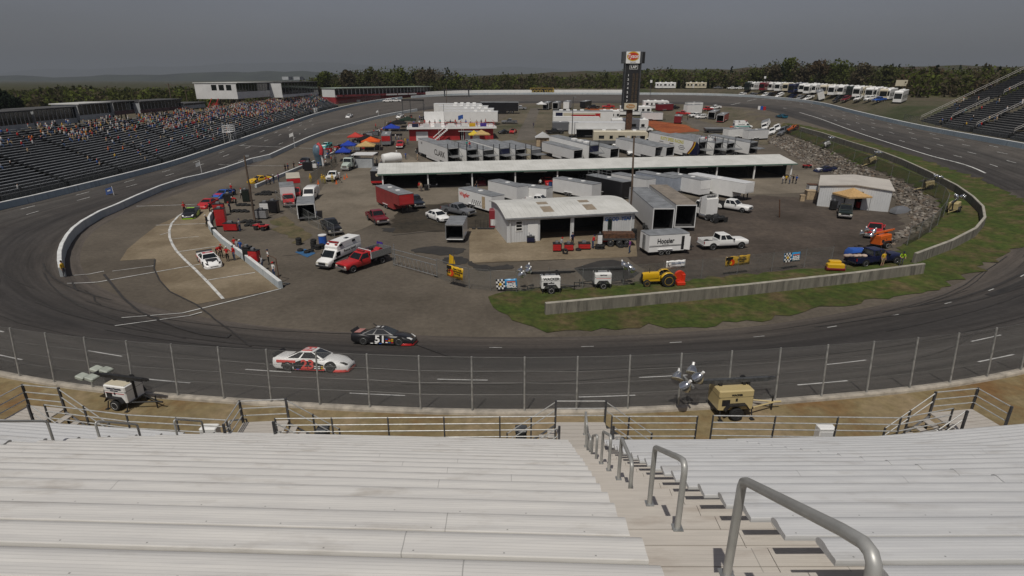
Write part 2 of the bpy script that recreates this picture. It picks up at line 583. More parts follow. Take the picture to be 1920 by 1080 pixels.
def sheet(name,pts,mt,dz=.02,jitter=0.0,step=3.0,dens=1.2,kind='structure',smooth_curve=False):
 pts=[np.array(p[:2],float) for p in pts]
 if smooth_curve:
  pts=[p for p in spline_closed(pts,6)]
 dense=[]
 for i in range(len(pts)):
  a,b=pts[i],pts[(i+1)%len(pts)]
  L=np.linalg.norm(b-a)
  n=max(1,int(L/dens))
  nr=np.array([-(b-a)[1],(b-a)[0]])/max(L,1e-6)
  for k in range(n):
   p=a+(b-a)*k/n
   if jitter and(k>0 or smooth_curve):
    p=p+nr*random.gauss(0,jitter)
   dense.append(p)
 SHEETN[0]+=1
 X,Y=grid_in(dense,step,margin=.25)
 vs,fs=cdt([tuple(p) for p in dense],list(zip(X,Y)))
 xy=np.array([tuple(v) for v in vs])
 z=T(xy[:,0],xy[:,1])+dz
 mb=MB()
 mb.v=[(float(a[0]),float(a[1]),float(c)) for a,c in zip(xy,z)]
 mb.f=[tuple(f) for f in fs];mb.m=[0]*len(fs)
 o=mb.obj(name,mt,smooth=True,angle=80)
 fixn(o)
 if sum(p.normal.z for p in o.data.polygons)<0:o.data.flip_normals()
 o['kind']=kind
 return o
def gp(*px):
 return[G(*p) for p in px]
def ribbon(mb,pts,w,dz=.03,mi=0,dens=1.0):
 pts=[Vector(p) for p in pts]
 q=[]
 for a,b in zip(pts[:-1],pts[1:]):
  n=max(1,int((b-a).length/dens))
  q+=[a.lerp(b,k/n) for k in range(n)]
 q.append(pts[-1])
 L,Rr=[],[]
 for i,p in enumerate(q):
  d=(q[min(i+1,len(q)-1)]-q[max(i-1,0)]);d.z=0;d.normalize()
  nx,ny=-d.y,d.x
  l=(p.x+nx*w/2,p.y+ny*w/2);r=(p.x-nx*w/2,p.y-ny*w/2)
  L.append(l);Rr.append(r)
 zs=T(np.array([a[0] for a in L+Rr]),np.array([a[1] for a in L+Rr]))+dz
 n=len(q)
 V=[(a[0],a[1],float(z)) for a,z in zip(L+Rr,zs)]
 mb.add(V,[(n+i,n+i+1,i+1,i) for i in range(n-1)],mi)
sheet('bare_field',gp((880,268),(930,232),(955,214),(985,196),(1230,192),(1390,203),(1470,228),(1492,246),(1440,258),(1440,272),(1300,262),(1100,262),(1000,268)),G_field,.03,.4,smooth_curve=False)
sheet('field_path',gp((995,203),(1012,203),(1006,222),(1001,238),(1008,262),(968,264),(976,240),(987,222)),G_path,.05,.15)
sheet('field_path',gp((1275,222),(1300,222),(1345,236),(1400,246),(1445,248),(1445,256),(1380,252),(1310,246)),G_path,.05,.15)
sheet('clay_pad',gp((1206,226),(1229,226.5),(1283,234),(1312,246),(1255,251),(1228,243),(1212,232)),G_clay,.06,.3)
sheet('clay_pad',gp((1095,203),(1160,204),(1172,209),(1110,208)),G_clay,.06,.3)
sheet('garage_apron',gp((560,420),(575,385),(610,345),(690,296),(760,286),(790,305),(1480,320),(1532,318),(1536,356),(1500,362),(1420,364),(1180,380),(1000,385),(800,388),(700,420),(640,445)),G_apron,.016,.15)
sheet('dirt_yard',gp((1192,432),(1200,402),(1420,366),(1528,372),(1530,388),(1662,393),(1692,410),(1690,440),(1640,478),(1560,500),(1480,512),(1380,522),(1300,535),(1236,545),(1196,498),(1176,482)),G_dirt,.02,.3)
sheet('car_park_dirt',gp((736,437),(738,405),(790,384),(880,380),(945,395),(944,427),(880,428),(850,440),(790,433)),G_darkdirt,.026,.35)
sheet('workshop_pad',gp((880,494.5),(880,428),(946,428),(960,438),(1190,430),(1195,481),(1176,482),(1060,487)),G_concrete,.022,0)
sheet('pit_pad',gp((225,489),(291,485),(289,504),(299,526),(318,547),(367,571),(419,561),(527,542),(453,482),(418,457),(396,436),(391,416),(406,400),(440,376),(395,382),(341,402),(293,424),(271,441),(239,467)),G_concrete,.018,.02)
sheet('pit_grass',gp((505,414),(534,405),(586,441),(562,459),(526,438)),G_drygrass,.03,.25)
sheet('tar_patch',gp((1076,503),(1124,489),(1149,487),(1174,493),(1199,512),(1187,521),(1145,529),(1099,527),(1089,516)),G_wet,.024,.12)
for st in(((833,484),(870,482),(876,493),(842,496)),((880,490),(915,500),(955,497),(963,503),(915,509),(885,503)),((770,470),(815,462),(870,468),(850,478),(800,476)),((720,429),(738,428),(735,436),(722,434)),((1120,495),(1160,498),(1150,507),(1118,503))):
 sheet('oil_stain',gp(*st),G_wet,.032,.15,smooth_curve=True)
sheet('inner_turf',gp((915,557),(925,577),(960,601),(1000,613),(1060,620),(1200,616),(1400,601),(1600,573),(1740,546),(1830,511),(1895,472),(1960,425),(1935,385),(1883,357),(1838,337),(1780,316),(1711,292),(1643,271),(1602,258),(1560,247),(1520,237),(1470,231),(1460,240),(1500,258),(1560,283),(1640,318),(1700,343),(1745,366),(1768,392),(1755,425),(1690,462),(1640,490),(1560,503),(1480,507),(1380,515),(1300,523),(1236,530),(1180,534),(1100,540),(1000,542),(945,548)),G_grass,.05,.34,step=1.3,dens=.9)
# painted lines and tar seams
def lines():
 mb=MB()
 Ltot=ALEN[-1]
 def dashes(d,s0,s1,ln=2.9,gap=8.8,w=.13):
  s=s0
  while s<s1:
   ribbon(mb,[track_pt(s+k*ln/3,d) for k in range(4)],w,.02)
   s+=ln+gap
 sL,sN0,sN1=arc_of(-71,150),arc_of(-27,26),arc_of(20,25)
 sB=arc_of(96,112)
 sBe=arc_of(116,225)
 sF=arc_of(-30,308)
 dashes(2.0,sL-60,sBe+90)
 dashes(4.9,sL-56,sBe+90)
 dashes(8.5,sN1+60,sBe+90)
 dashes(10.6,arc_of(-71,200)-Ltot if arc_of(-71,200)>sBe else 0,sL+30)
 dashes(12.4,sN1-22,sN1+50,1.0,6.2,.11)
 dashes(12.0,sB-20,sBe+60)
 s=sB-25
 ribbon(mb,[track_pt(s+k*3,15.2 if s+k*3<sBe else 15.2) for k in range(int((sBe+2-s)/3))],.28,.03)
 for a,b,w in(((292.7,422.8),(385.6,419.6),.14),((321,448.6),(373,443.8),.1),((335,472.5),(409,462),.14),((126,532),(376,495.8),.14),((385.6,526.6),(478.4,511.5),.14),((228,596.5),(527,541.9),.15),((215.6,611.6),(379,585.8),.14),((137,517),(195,509),.12),((211,509),(288,499),.1),((256,387),(374,383.4),.16),((410,309),(537,311.5),.16),((448,273),(555,277),.2),((560,277.5),(635,279),.18),((1370,197),(1418,186),.35),((620,252),(700,246),.16),((318,436),(300,441),.12)):
  ribbon(mb,[G(*a),G(*b)],w,.045)
 ribbon(mb,[G(*p) for p in((378,384),(352,395),(335,405),(322,419),(317.5,432),(318,445),(323,458),(331,471),(346,487),(365,504.6),(392,532),(418.6,561))],.26,.045)
 o=mb.obj('painted_lines',G_line)
 struct(o)
 mb=MB()
 for pts,w in((((291,487),(289,504),(299,526),(318,547),(367,571),(395,592),(432,620),(470,650)),.14),(((195,515),(215,540),(235,563),(262,585),(300,602),(340,617),(380,628),(425,634),(432,628)),.22),(((136,530),(140,540),(146,546)),.16),(((160,545),(176,556),(178,565),(188,571)),.1),(((735,442),(790,436),(845,431)),.12),(((880,494),(950,491),(1060,487)),.08),(((600,472),(560,478),(530,480)),.08),(((700,607),(760,640),(850,672)),.1)):
  ribbon(mb,[G(*p) for p in pts],w,.05,dens=.8)
 rnd=random.Random(3)
 for k in range(22):
  s0=arc_of(-60,50)+rnd.uniform(0,arc_of(70,60)-arc_of(-60,50))
  d0=rnd.uniform(2,14.5);L=rnd.uniform(9,34);dr=rnd.uniform(-3.5,3.5)
  ribbon(mb,[track_pt(s0+L*t/6,max(.6,min(15.5,d0+dr*(t/6)**1.6))) for t in range(7)],rnd.uniform(.05,.16),.026)
 for k in range(14):
  s0=arc_of(25,28)+rnd.uniform(0,50)
  d0=rnd.uniform(10,14)
  ribbon(mb,[track_pt(s0+6*t,d0-t*rnd.uniform(.1,.9)) for t in range(7)],rnd.uniform(.12,.3),.026)
 o=mb.obj('tyre_marks',G_crack)
 struct(o)
 mb=MB()
 for k in range(5):
  ribbon(mb,[track_pt(arc_of(-65,60)+8.1*i,6.6+.12*math.sin(i*1.3+k)+k*.0) for i in range(22)] if k==0 else[track_pt(arc_of(-20,24)+4*i+40*k,13.6+.2*math.sin(i)) for i in range(8)],.06,.03)
 struct(mb.obj('seam_lines',G_crack))
lines()
# land outside the walls
def outer_land():
 d=[0,1.5,5.5,6.2,14,40,110,350,1200,5000,22000]
 nrm=[]
 for i in range(NST):
  t=OUT[(i+2)%NST,:2]-OUT[i-2,:2]
  t/=np.linalg.norm(t)
  nrm.append(np.array([t[1],-t[0]]))
 rnd=random.Random(5)
 mb=MB();mb2=MB()
 rows=[]
 for i in range(NST):
  z0=OUT[i,2]
  zz=[z0,z0,z0,z0+.05,z0+.2,z0*.6+3,z0*.4+3.5,5,0,-8,-30]
  if OUT[i,1]>145 and OUT[i,0]>20:
   q=2.5*float(sstep(145,165,OUT[i,1]));zz[4]=z0+q;zz[5]=z0+q;zz[6]=z0+q*.8
  rows.append([(*(OUT[i,:2]+nrm[i]*dd),z+(rnd.uniform(-2,2) if dd>300 else 0)) for dd,z in zip(d,zz)])
 n=len(d)
 for r in rows:
  mb.v+=[tuple(map(float,p)) for p in r]
 for i in range(NST):
  for j in range(n-1):
   a,b=i*n+j,((i+1)%NST)*n+j
   mb.f.append((a,b,b+1,a+1))
   x,y=OUT[i,:2]
   terr=j<3 and y<62 and abs(x)<90
   mb.m.append(1 if terr else(2 if j<3 and x<-50 else 3 if j>=6 else 0))
 o=mb.obj('land',[G_outer,G_terrace,G_drygrass,mat('wooded_plain',(.045,.052,.02),rough=1,var=.35,scale=.02,spec=0,col2=(.05,.04,.022))],smooth=True,angle=80)
 fixn(o)
 if sum(p.normal.z for p in o.data.polygons)<0:o.data.flip_normals()
 struct(o)
outer_land()
def hills():
 def ridge(name,dist,x0,x1,prof,depth,col):
  mb=MB()
  rnd=random.Random(len(name)+int(dist))
  n=90
  top,foot,back=[],[],[]
  for i in range(n+1):
   t=i/n
   px=x0+(x1-x0)*t
   h=np.interp(px,[p[0] for p in prof],[p[1] for p in prof])+1.3*math.sin(px*.035+dist)+.9*math.sin(px*.083+1)+rnd.uniform(-.5,.5)
   p=PD(px,h,dist)
   top.append(tuple(p));foot.append((p.x*(1-depth),p.y*(1-depth),-30));back.append((p.x*(1+depth),p.y*(1+depth),-30))
  mid=[tuple(Vector(a)*.45+Vector(b)*.55+Vector((0,0,rnd.uniform(-12,12)))) for a,b in zip(top,foot)]
  mb.loft([foot,mid,top,back],False,False,False)
  o=mb.obj(name,col,smooth=True,angle=80)
  struct(fixn(o))
 hm=mat('wooded_hill',(.028,.035,.018),rough=1,var=.3,scale=.004,spec=0)
 ridge('far_hills',15000,-500,2500,[(-500,143),(0,136),(60,131),(180,128),(300,125),(420,120),(540,116),(700,121),(850,128),(960,126),(1100,131),(1300,136),(2500,140)],.10,hm)
 ridge('near_hills',5200,-500,2500,[(-500,146),(0,142),(120,144),(250,140),(380,137),(480,133),(600,136),(760,141),(1000,142),(2500,142)],.12,hm)
 ridge('wooded_ridge',1500,-500,2500,[(-500,166),(200,162),(330,159),(600,156),(860,147),(930,141),(1010,136),(1100,135),(1180,132),(1300,130),(1420,127),(1700,124),(2500,122)],.14,mat('spring_wood',(.04,.048,.018),rough=1,var=.35,scale=.02,spec=0,col2=(.06,.042,.026)))
hills()
# daylight
SUN_EL,SUN_AZ=R(60),R(180+17)
def sky():
 w=bpy.data.worlds.new('World')
 scene.world=w
 w.use_nodes=True
 nt=w.node_tree
 nt.nodes.clear()
 o=nt.nodes.new('ShaderNodeOutputWorld')
 bg=nt.nodes.new('ShaderNodeBackground')
 s=nt.nodes.new('ShaderNodeTexSky')
 s.sky_type='NISHITA'
 s.sun_disc=False
 s.sun_elevation=SUN_EL
 s.sun_rotation=SUN_AZ
 s.air_density=1.0;s.dust_density=2.0;s.ozone_density=1.0
 hs=nt.nodes.new('ShaderNodeHueSaturation')
 hs.inputs['Saturation'].default_value=SKY_SAT
 hs.inputs['Value'].default_value=SKY_VAL
 nt.links.new(s.outputs[0],hs.inputs['Color'])
 tn=nt.nodes.new('ShaderNodeMix');tn.data_type='RGBA';tn.blend_type='MULTIPLY'
 tn.inputs['Factor'].default_value=1;tn.inputs['B'].default_value=(1.0,.97,1.06,1)
 nt.links.new(hs.outputs[0],tn.inputs['A']);cn=nt.nodes.new('ShaderNodeTexNoise');cn.inputs['Scale'].default_value=2.2;cn.inputs['Detail'].default_value=6
 cm=nt.nodes.new('ShaderNodeMapping');cm.inputs['Scale'].default_value=(1,1,3.2);ct=nt.nodes.new('ShaderNodeTexCoord')
 nt.links.new(ct.outputs['Generated'],cm.inputs[0]);nt.links.new(cm.outputs[0],cn.inputs['Vector'])
 cr=nt.nodes.new('ShaderNodeMapRange');cr.inputs[1].default_value=.35;cr.inputs[2].default_value=.7;cr.inputs[3].default_value=.95;cr.inputs[4].default_value=1.1
 nt.links.new(cn.outputs[0],cr.inputs[0])
 cx=nt.nodes.new('ShaderNodeMix');cx.data_type='RGBA';cx.blend_type='MULTIPLY';cx.inputs['Factor'].default_value=1
 nt.links.new(tn.outputs['Result'],cx.inputs['A']);nt.links.new(cr.outputs[0],cx.inputs['B'])
 nt.links.new(cx.outputs['Result'],bg.inputs['Color'])
 bg.inputs['Strength'].default_value=.05
 nt.links.new(bg.outputs[0],o.inputs[0])
 l=bpy.data.lights.new('sun','SUN')
 l.energy=SUN_E
 l.angle=R(.53)
 l.color=(1,.95,.87)
 so=bpy.data.objects.new('sun',l)
 COL.objects.link(so)
 d=Vector((math.sin(SUN_AZ)*math.cos(SUN_EL),math.cos(SUN_AZ)*math.cos(SUN_EL),math.sin(SUN_EL)))
 so.rotation_euler=d.to_track_quat('Z','Y').to_euler()
 so.location=(0,-40,80)
 vs=scene.view_settings
 vs.view_transform='Standard';vs.look='None';vs.gamma=1;vs.use_curve_mapping=False
 vs.exposure=0
SKY_SAT,SKY_VAL,SUN_E,HAZE=.42,.86,3.1,1.5e-4
sky()
# near bleachers (the viewer sits high in them)
def streak_mat(name,c1,c2,rough=.5,metal=.15,stain=(.30,.26,.21),ribs=True):
 m,nt,b,out=_nodes(name)
 L=nt.links.new
 tc=nt.nodes.new('ShaderNodeTexCoord')
 def noise(scale,s,d=5):
  mp=nt.nodes.new('ShaderNodeMapping');mp.inputs['Scale'].default_value=scale
  L(tc.outputs['Object'],mp.inputs[0])
  n=nt.nodes.new('ShaderNodeTexNoise');n.inputs['Scale'].default_value=s;n.inputs['Detail'].default_value=d
  n.inputs['Roughness'].default_value=.65
  L(mp.outputs[0],n.inputs['Vector'])
  return n
 def M(op,x,y=None):
  n=nt.nodes.new('ShaderNodeMath');n.operation=op
  for k,q in enumerate((x,y)):
   if q is None:continue
   if isinstance(q,(int,float)):n.inputs[k].default_value=q
   else:L(q,n.inputs[k])
  return n.outputs[0]
 a=noise((.25,5,5),4)
 s=noise((.7,2.4,2.4),1.2,8)
 cr=nt.nodes.new('ShaderNodeValToRGB')
 cr.color_ramp.elements[0].position=.3;cr.color_ramp.elements[0].color=(*c2,1)
 cr.color_ramp.elements[1].position=.7;cr.color_ramp.elements[1].color=(*c1,1)
 L(a.outputs[0],cr.inputs[0])
 mr=nt.nodes.new('ShaderNodeMapRange')
 mr.inputs[1].default_value=.54;mr.inputs[2].default_value=.76;mr.inputs[3].default_value=0;mr.inputs[4].default_value=.6
 L(s.outputs[0],mr.inputs[0])
 mx=nt.nodes.new('ShaderNodeMix');mx.data_type='RGBA'
 L(mr.outputs[0],mx.inputs['Factor']);L(cr.outputs[0],mx.inputs['A'])
 mx.inputs['B'].default_value=(*stain,1)
 col=mx.outputs['Result']
 uv=nt.nodes.new('ShaderNodeUVMap');sp=nt.nodes.new('ShaderNodeSeparateXYZ');L(uv.outputs[0],sp.inputs[0])
 oi=nt.nodes.new('ShaderNodeObjectInfo')
 rib=M('FRACT',M('DIVIDE',sp.outputs[1],.031))
 gro=M('LESS_THAN',rib,.16)
 jo=M('LESS_THAN',M('FRACT',M('ADD',M('DIVIDE',sp.outputs[0],9.3),oi.outputs['Random'])),.0010)
 bu=M('LESS_THAN',M('FRACT',M('ADD',M('DIVIDE',sp.outputs[0],.74),oi.outputs['Random'])),.02)
 bv=M('LESS_THAN',M('ABSOLUTE',M('SUBTRACT',sp.outputs[1],.33)),.007)
 dk=M('MAXIMUM',M('MAXIMUM',M('MULTIPLY',gro,.16),M('MULTIPLY',jo,.45)),M('MULTIPLY',M('MULTIPLY',bu,bv),.6))
 m2=nt.nodes.new('ShaderNodeMix');m2.data_type='RGBA'
 L(dk,m2.inputs['Factor']);L(col,m2.inputs['A']);m2.inputs['B'].default_value=(.05,.05,.05,1)
 L(m2.outputs['Result'],b.inputs['Base Color'])
 b.inputs['Roughness'].default_value=rough
 b.inputs['Metallic'].default_value=metal
 return m
def plank_uv(o,vv,n):
 l=o.data.uv_layers.new(name='UVMap')
 me=o.data
 li=np.zeros(len(me.loops),np.int32);me.loops.foreach_get('vertex_index',li)
 co=np.zeros(len(me.vertices)*3);me.vertices.foreach_get('co',co);co=co.reshape(-1,3)
 uvs=np.stack([co[:,0],np.array([vv[i%n] for i in range(len(co))])],1).astype(np.float32)
 l.data.foreach_set('uv',uvs[li].ravel())
M_seat=streak_mat('seat_aluminium',(.70,.685,.65),(.58,.57,.55))
M_seat2=streak_mat('seat_aluminium_cool',(.63,.635,.63),(.53,.535,.54),stain=(.36,.34,.31))
M_tread=streak_mat('tread_aluminium',(.57,.53,.475),(.47,.435,.39),rough=.6,stain=(.28,.22,.17))
ROWD,ROWR=.76,.482
def row_y(n):return ROWD*n
def lip_z(n):return EYE-(1.20+ROWR*n)
def tread_z(n):return lip_z(n)-.43
SEAT=[(-.014,-.098),(.002,-.088),(.004,-.062),(-.008,-.042),(-.034,-.020),(-.070,-.006),(-.115,0),(-.17,-.007),(-.23,-.006),(-.272,0),(-.288,0),(-.296,-.010),(-.296,-.06)]
SEATV=[0.0]
for(a,b),(c,e) in zip(SEAT[:-1],SEAT[1:]):SEATV.append(SEATV[-1]+math.hypot(c-a,e-b))
def seat_board(parent,n,x0,x1,slope,x_ref,yoff=0,zoff=0,mt=None,dn=0):
 mb=MB()
 rings=[]
 k=max(2,int(abs(x1-x0)/4)+1)
 for i in range(k):
  x=x0+(x1-x0)*i/(k-1)
  y=row_y(n)+slope*abs(x-x_ref)+yoff
  rings.append([(x,y+a,lip_z(n)+b+zoff) for a,b in SEAT])
 mb.loft(rings,True,True,True)
 o=mb.obj('seat_board',mt or M_seat,parent,smooth=True,angle=40)
 fixn(o)
 plank_uv(o,SEATV,len(SEAT))
 return o
def tread_board(parent,n,x0,x1,slope,x_ref,yoff=0,zoff=0,name='tread_board',planks=3):
 mb=MB()
 for p in range(planks):
  a=-.012-p*(ROWD-.03)/planks
  b=a-(ROWD-.03)/planks+.012
  pts=[]
  for x in(x0,x1):
   y=row_y(n)+slope*abs(x-x_ref)+yoff
   for yy in(a,b):
    for zz in(-.05,0):
     pts.append((x,y+yy,tread_z(n)+zz+zoff))
  mb.add(pts,[(0,1,3,2),(4,6,7,5),(0,4,5,1),(2,3,7,6),(0,2,6,4),(1,5,7,3)])
 o=mb.obj(name,M_tread,parent)
 fixn(o)
 plank_uv(o,[.02,.02,.3,.3],4)
 return o
def xl(y):return 1.03+.069*(y-3.04)
def xr(y):return 2.60+.055*(y-4.27)
def xle(y):return-12.4+max(0,y-13.0)*.40
NROW=23
rnd=random.Random(11)
sec_l=thing('bleacher_section','long bright aluminium bleacher section left of the main aisle, running to the left aisle','bleachers',(0,0,0),group='near aluminium bleachers')
sec_r=thing('bleacher_section','narrow aluminium bleacher section right of the main aisle with stepped seat ends','bleachers',(0,0,0),group='near aluminium bleachers')
sec_c=thing('bleacher_section','cooler grey aluminium bleacher section joined to the right of the narrow one beyond a seam','bleachers',(0,0,0),group='near aluminium bleachers')
sec_d=thing('bleacher_section','aluminium bleacher wing turning away at the right end behind the right stair landing','bleachers',(0,0,0),group='near aluminium bleachers')
sec_w=thing('bleacher_section','aluminium bleacher wing turning away at the left end beyond the left aisle','bleachers',(0,0,0),group='near aluminium bleachers')
for n in range(2,NROW+1):
 y=row_y(n)
 jx=rnd.uniform(-.015,.015)
 seat_board(sec_l,n,xl(y)+jx,xle(y),.037,xl(y),zoff=rnd.uniform(-.004,.004))
 tread_board(sec_l,n,xl(y)-.004,xle(y),.037,xl(y))
 seat_board(sec_r,n,xr(y)+jx,7.8,.006,xr(y),zoff=rnd.uniform(-.004,.004),mt=M_seat2)
 tread_board(sec_r,n,xr(y)+.004,7.8,.006,xr(y))
 seat_board(sec_c,n,7.801,13.4,.03,7.8,yoff=.04,zoff=.012,mt=M_seat2)
 tread_board(sec_c,n,7.801,13.4,.03,7.8,yoff=.04,zoff=.01)
 if n>7:
  seat_board(sec_d,n,13.401,34,.13,13.4,yoff=.21,zoff=.012,mt=M_seat2)
  tread_board(sec_d,n,13.401,34,.13,13.4,yoff=.21)
 if n>9:
  xw=xle(y)-1.5
  seat_board(sec_w,n,xw,-38,.115,xw,yoff=.45,mt=M_seat2)
  tread_board(sec_w,n,xw,-38,.115,xw,yoff=.45)
clips=MB()
for k in range(9):
 x=-.55-k*.36
 for dx in(0,.035):
  clips.cbox(x+dx,row_y(3)+.037*(xl(2.3)-x)+.002,lip_z(3)-.008,.028,.02,.012)
clips.obj('joint_clip',M_chassis,sec_l)
st1=thing('aisle_stairs','pinkish grey plank stairs of the main aisle between the two bleacher sections','stairs')
for n in range(2,NROW+1):
 y=row_y(n)
 tread_board(st1,n,xl(y)+.004,xr(y)-.004,0,0,name='tread',planks=3)
st2=thing('aisle_stairs','pinkish grey plank stairs of the left aisle beside the left bleacher wing','stairs')
for n in range(8,NROW+1):
 y=row_y(n)
 tread_board(st2,n,xle(y)-.005,xle(y)-1.49,.2,xle(y),yoff=.45,name='tread',planks=3)
for sec,xs in((sec_l,(-1,-4.5,-8,-11)),(sec_r,(4.2,6.6)),(sec_c,(9,11.6))):
 for x in xs:
  mb=MB()
  for n in range(2,NROW+1):
   y=row_y(n)+(.037*(1.5-x) if sec is sec_l else .03*(x-3)*(sec is sec_c))
   mb.box(x-.025,x+.025,y-.20,y-.10,tread_z(n),lip_z(n)-.05)
  a=Vector((x,row_y(2),tread_z(2)-.35));b=Vector((x,row_y(NROW)+.5,tread_z(NROW)-.35))
  mb.tube(a,b,.06,4)
  mb.box(x-.05,x+.05,17.2,17.35,3.4,tread_z(23)-.2)
  mb.obj('raker_frame',M_galvd,sec)
HOOPS=[('largest','thick grey pipe handrail hoop closest to the viewer in the main aisle'),('second','grey pipe handrail hoop one step down the main aisle from the largest hoop'),('third','grey pipe handrail hoop third down the main aisle counted from the viewer'),('fourth','grey pipe handrail hoop fourth down the main aisle, halfway to the landing'),('fifth','small grey handrail hoop fifth down the main aisle towards the landing'),('sixth','small grey handrail hoop next to last before the railed landing'),('last','smallest grey handrail hoop standing at the edge of the railed landing')]
def hoop_mesh(p_far,p_near,h,r,mt):
 a,b=Vector(p_far),Vector(p_near)
 d=(b-a)
 z=Vector((0,0,h))
 q=[a,a+z*.93,a+z*.985+d*.012,a+z+d*.05]
 top0,top1=a+z+d*.05,b+z*.96
 e=b+z*.78
 q+=[top0.lerp(top1,.45),top0.lerp(top1,.80)]
 for t in(.25,.5,.75):
  c=top1
  s0=top0.lerp(top1,.86);s1=e
  q.append(s0*(1-t)**2+c*2*t*(1-t)+s1*t**2)
 q+=[e,b]
 mb=MB()
 mb.pipe(q,r,12)
 return mb
M_hoop=mat('grey_pipe',(.40,.40,.38),rough=.45,metal=.35,var=.08,scale=4)
def hoop(pf,pn,h,r,label,group=None):
 t=thing('handrail',label,'handrail',pf,group=group)
 o=Vector(pf)
 hoop_mesh((0,0,0),Vector(pn)-o,h,r,M_hoop).obj('pipe',M_hoop,t,smooth=True,angle=60)
 for q in(Vector((0,0,0)),Vector(pn)-o):
  mb=MB();mb.box(q.x-.06,q.x+.06,q.y-.06,q.y+.06,q.z+.001,q.z+.014)
  mb.obj('base_plate',M_galv,t)
for(nf,nn),(k,lab) in zip(((5.03,3.0),(9.1,7.1),(13,11.2),(17,15),(20.4,18.7),(22.4,21.2),(24.3,23.3)),HOOPS):
 yf,yn=row_y(nf)-.06,row_y(nn)-.06
 xf=1.86+.062*(yf-3.8);xn=1.86+.062*(yn-3.8)
 zf=tread_z(math.ceil(nf-.1));zn=tread_z(math.ceil(nn-.1))
 if nf>24:zf=zn=5.25
 if nf==5.03:
  zf,zn,yn=tread_z(5),tread_z(3),2.12
 hoop((xf,yf,zf),(xn,yn,zn),1.0,.037,lab,'handrails of the main aisle')
for(a,b),lab in zip((((435,822),(468,818)),((334,823),(386,826)),((190,832),(268,837)),((-70,842),(104,838))),('small grey handrail hoop at the top of the left landing','grey handrail hoop in the left aisle, second from the landing','grey handrail hoop in the left aisle, third from the landing','grey handrail hoop in the left aisle cut by the picture edge')):
 n0={435:23.6,334:21,190:18,-70:14.5}[a[0]]
 pa=PD(*a,row_y(n0)+.5);pb=PD(*b,row_y(n0+1.5)+.5 if a[0]>0 else row_y(n0+2)+.5)
 hoop(pb,pa,.82,.034,lab,'handrails of the left aisle')
# front railings and landings
M_rail=mat('rail_aluminium',(.50,.50,.48),rough=.4,metal=.35,var=.12,scale=6)
M_shadesteel=mat('shaded_steel',(.085,.085,.09),rough=.5,metal=.4,var=.2,scale=6)  # shade on the upright posts is put into this dark colour
def railing(pts,z0,hs,label,spacing=2.3,group='front railings of the bleachers',r=.024,name='railing',zs=None):
 pts=[Vector((p[0],p[1],(p[2] if len(p)>2 else z0))) for p in pts]
 t=thing(name,label,'railing',pts[0],group=group)
 o=pts[0]
 for h in hs:
  mb=MB()
  mb.pipe([p-o+Vector((0,0,h)) for p in pts],r,8)
  mb.obj('rail',M_rail,t,smooth=True,angle=60)
 for a,b in zip(pts[:-1],pts[1:]):
  n=max(1,round((b-a).length/spacing))
  for k in range(n+(1 if b is pts[-1] else 0)):
   p=a.lerp(b,k/n)-o
   mb=MB();mb.box(p.x-.027,p.x+.027,p.y-.022,p.y+.022,p.z-.12,p.z+hs[-1]+.02)
   mb.obj('post',M_shadesteel,t)
 return t
ZR=5.26
HS=(.05,.34,.63,.92)
railing([(-8.75,18.05),(1.62,18.2)],ZR,HS,'long four rail front railing between the left landing and the main landing')
railing([(3.72,18.2),(6.9,18.2)],ZR,HS,'short four rail front railing just right of the main landing')
railing([(7.5,18.25),(14.4,18.1),(16.8,18.75)],ZR,HS,'long four rail front railing on the right with a white box behind it')
railing([(-10.5,17.95),(-14.4,18.3),(-18.0,19.0)],ZR,HS,'four rail front railing left of the left landing, bending towards the far left stairs')
railing([(-22.8,20.3),(-30,22.8)],ZR,HS,'four rail front railing cut off at the left picture edge')
railing([(20.6,19.3),(29,22.2)],ZR,HS,'four rail front railing cut off at the right picture edge')
def landing(cx,cy,rz,w,d,label,sides=(1,-1),gl='stair landings of the bleachers',stairlen=1.9):
 t=thing('stair_landing',label,'landing',(cx,cy,5.25),rz,group=gl)
 mb=MB()
 n=7
 for k in range(n):
  a=-d/2+d*k/n
  mb.box(-w/2,w/2,a+.008,a+d/n-.008,-.05,0)
 mb.obj('deck',M_tread,t)
 for h in(.30,.62,.95):
  mb=MB();mb.tube((-w/2,d/2,h),(w/2,d/2,h),.024,8);mb.obj('rail',M_rail,t,True)
 for x in(-w/2,w/2):
  for y in(d/2,-d/2):
   mb=MB();mb.box(x-.04,x+.04,y-.035,y+.035,-1.6,.98);mb.obj('post',M_shadesteel,t)
 for s in sides:
  x0=s*w/2
  for k in range(6):
   mb=MB()
   z=-.27*(k+1);x=x0+s*stairlen*(k+.5)/6
   mb.box(x-.16,x+.16,-d/2+.1,d/2-.05,z-.04,z);mb.obj('step',M_tread,t)
  for y in(-d/2+.06,d/2-.01):
   mb=MB()
   mb.pipe([(x0,y,-.15),(x0+s*stairlen,y,-1.62)],.05,4);mb.obj('stringer',M_shadesteel,t)
   for h in(.55,.92):
    mb=MB();mb.pipe([(x0,y,h),(x0+s*stairlen,y,h-1.45)],.022,8);mb.obj('handrail',M_rail,t,True)
   for f in(.5,1):
    mb=MB();mb.box(x0+s*stairlen*f-.03,x0+s*stairlen*f+.03,y-.03,y+.03,-1.6,.95-1.45*f);mb.obj('post',M_shadesteel,t)
  if len(sides)==1:
   for h in(.30,.62,.95):
    mb=MB();mb.tube((-s*w/2,-d/2,h),(-s*w/2,d/2,h),.024,8);mb.obj('rail',M_rail,t,True)
 return t
landing(2.68,18.36,0,1.95,1.74,'railed plank landing at the foot of the main aisle with stairs on both sides')
landing(-9.65,18.5,R(5),1.75,1.6,'railed plank landing at the foot of the left aisle with stairs to its right',(1,))
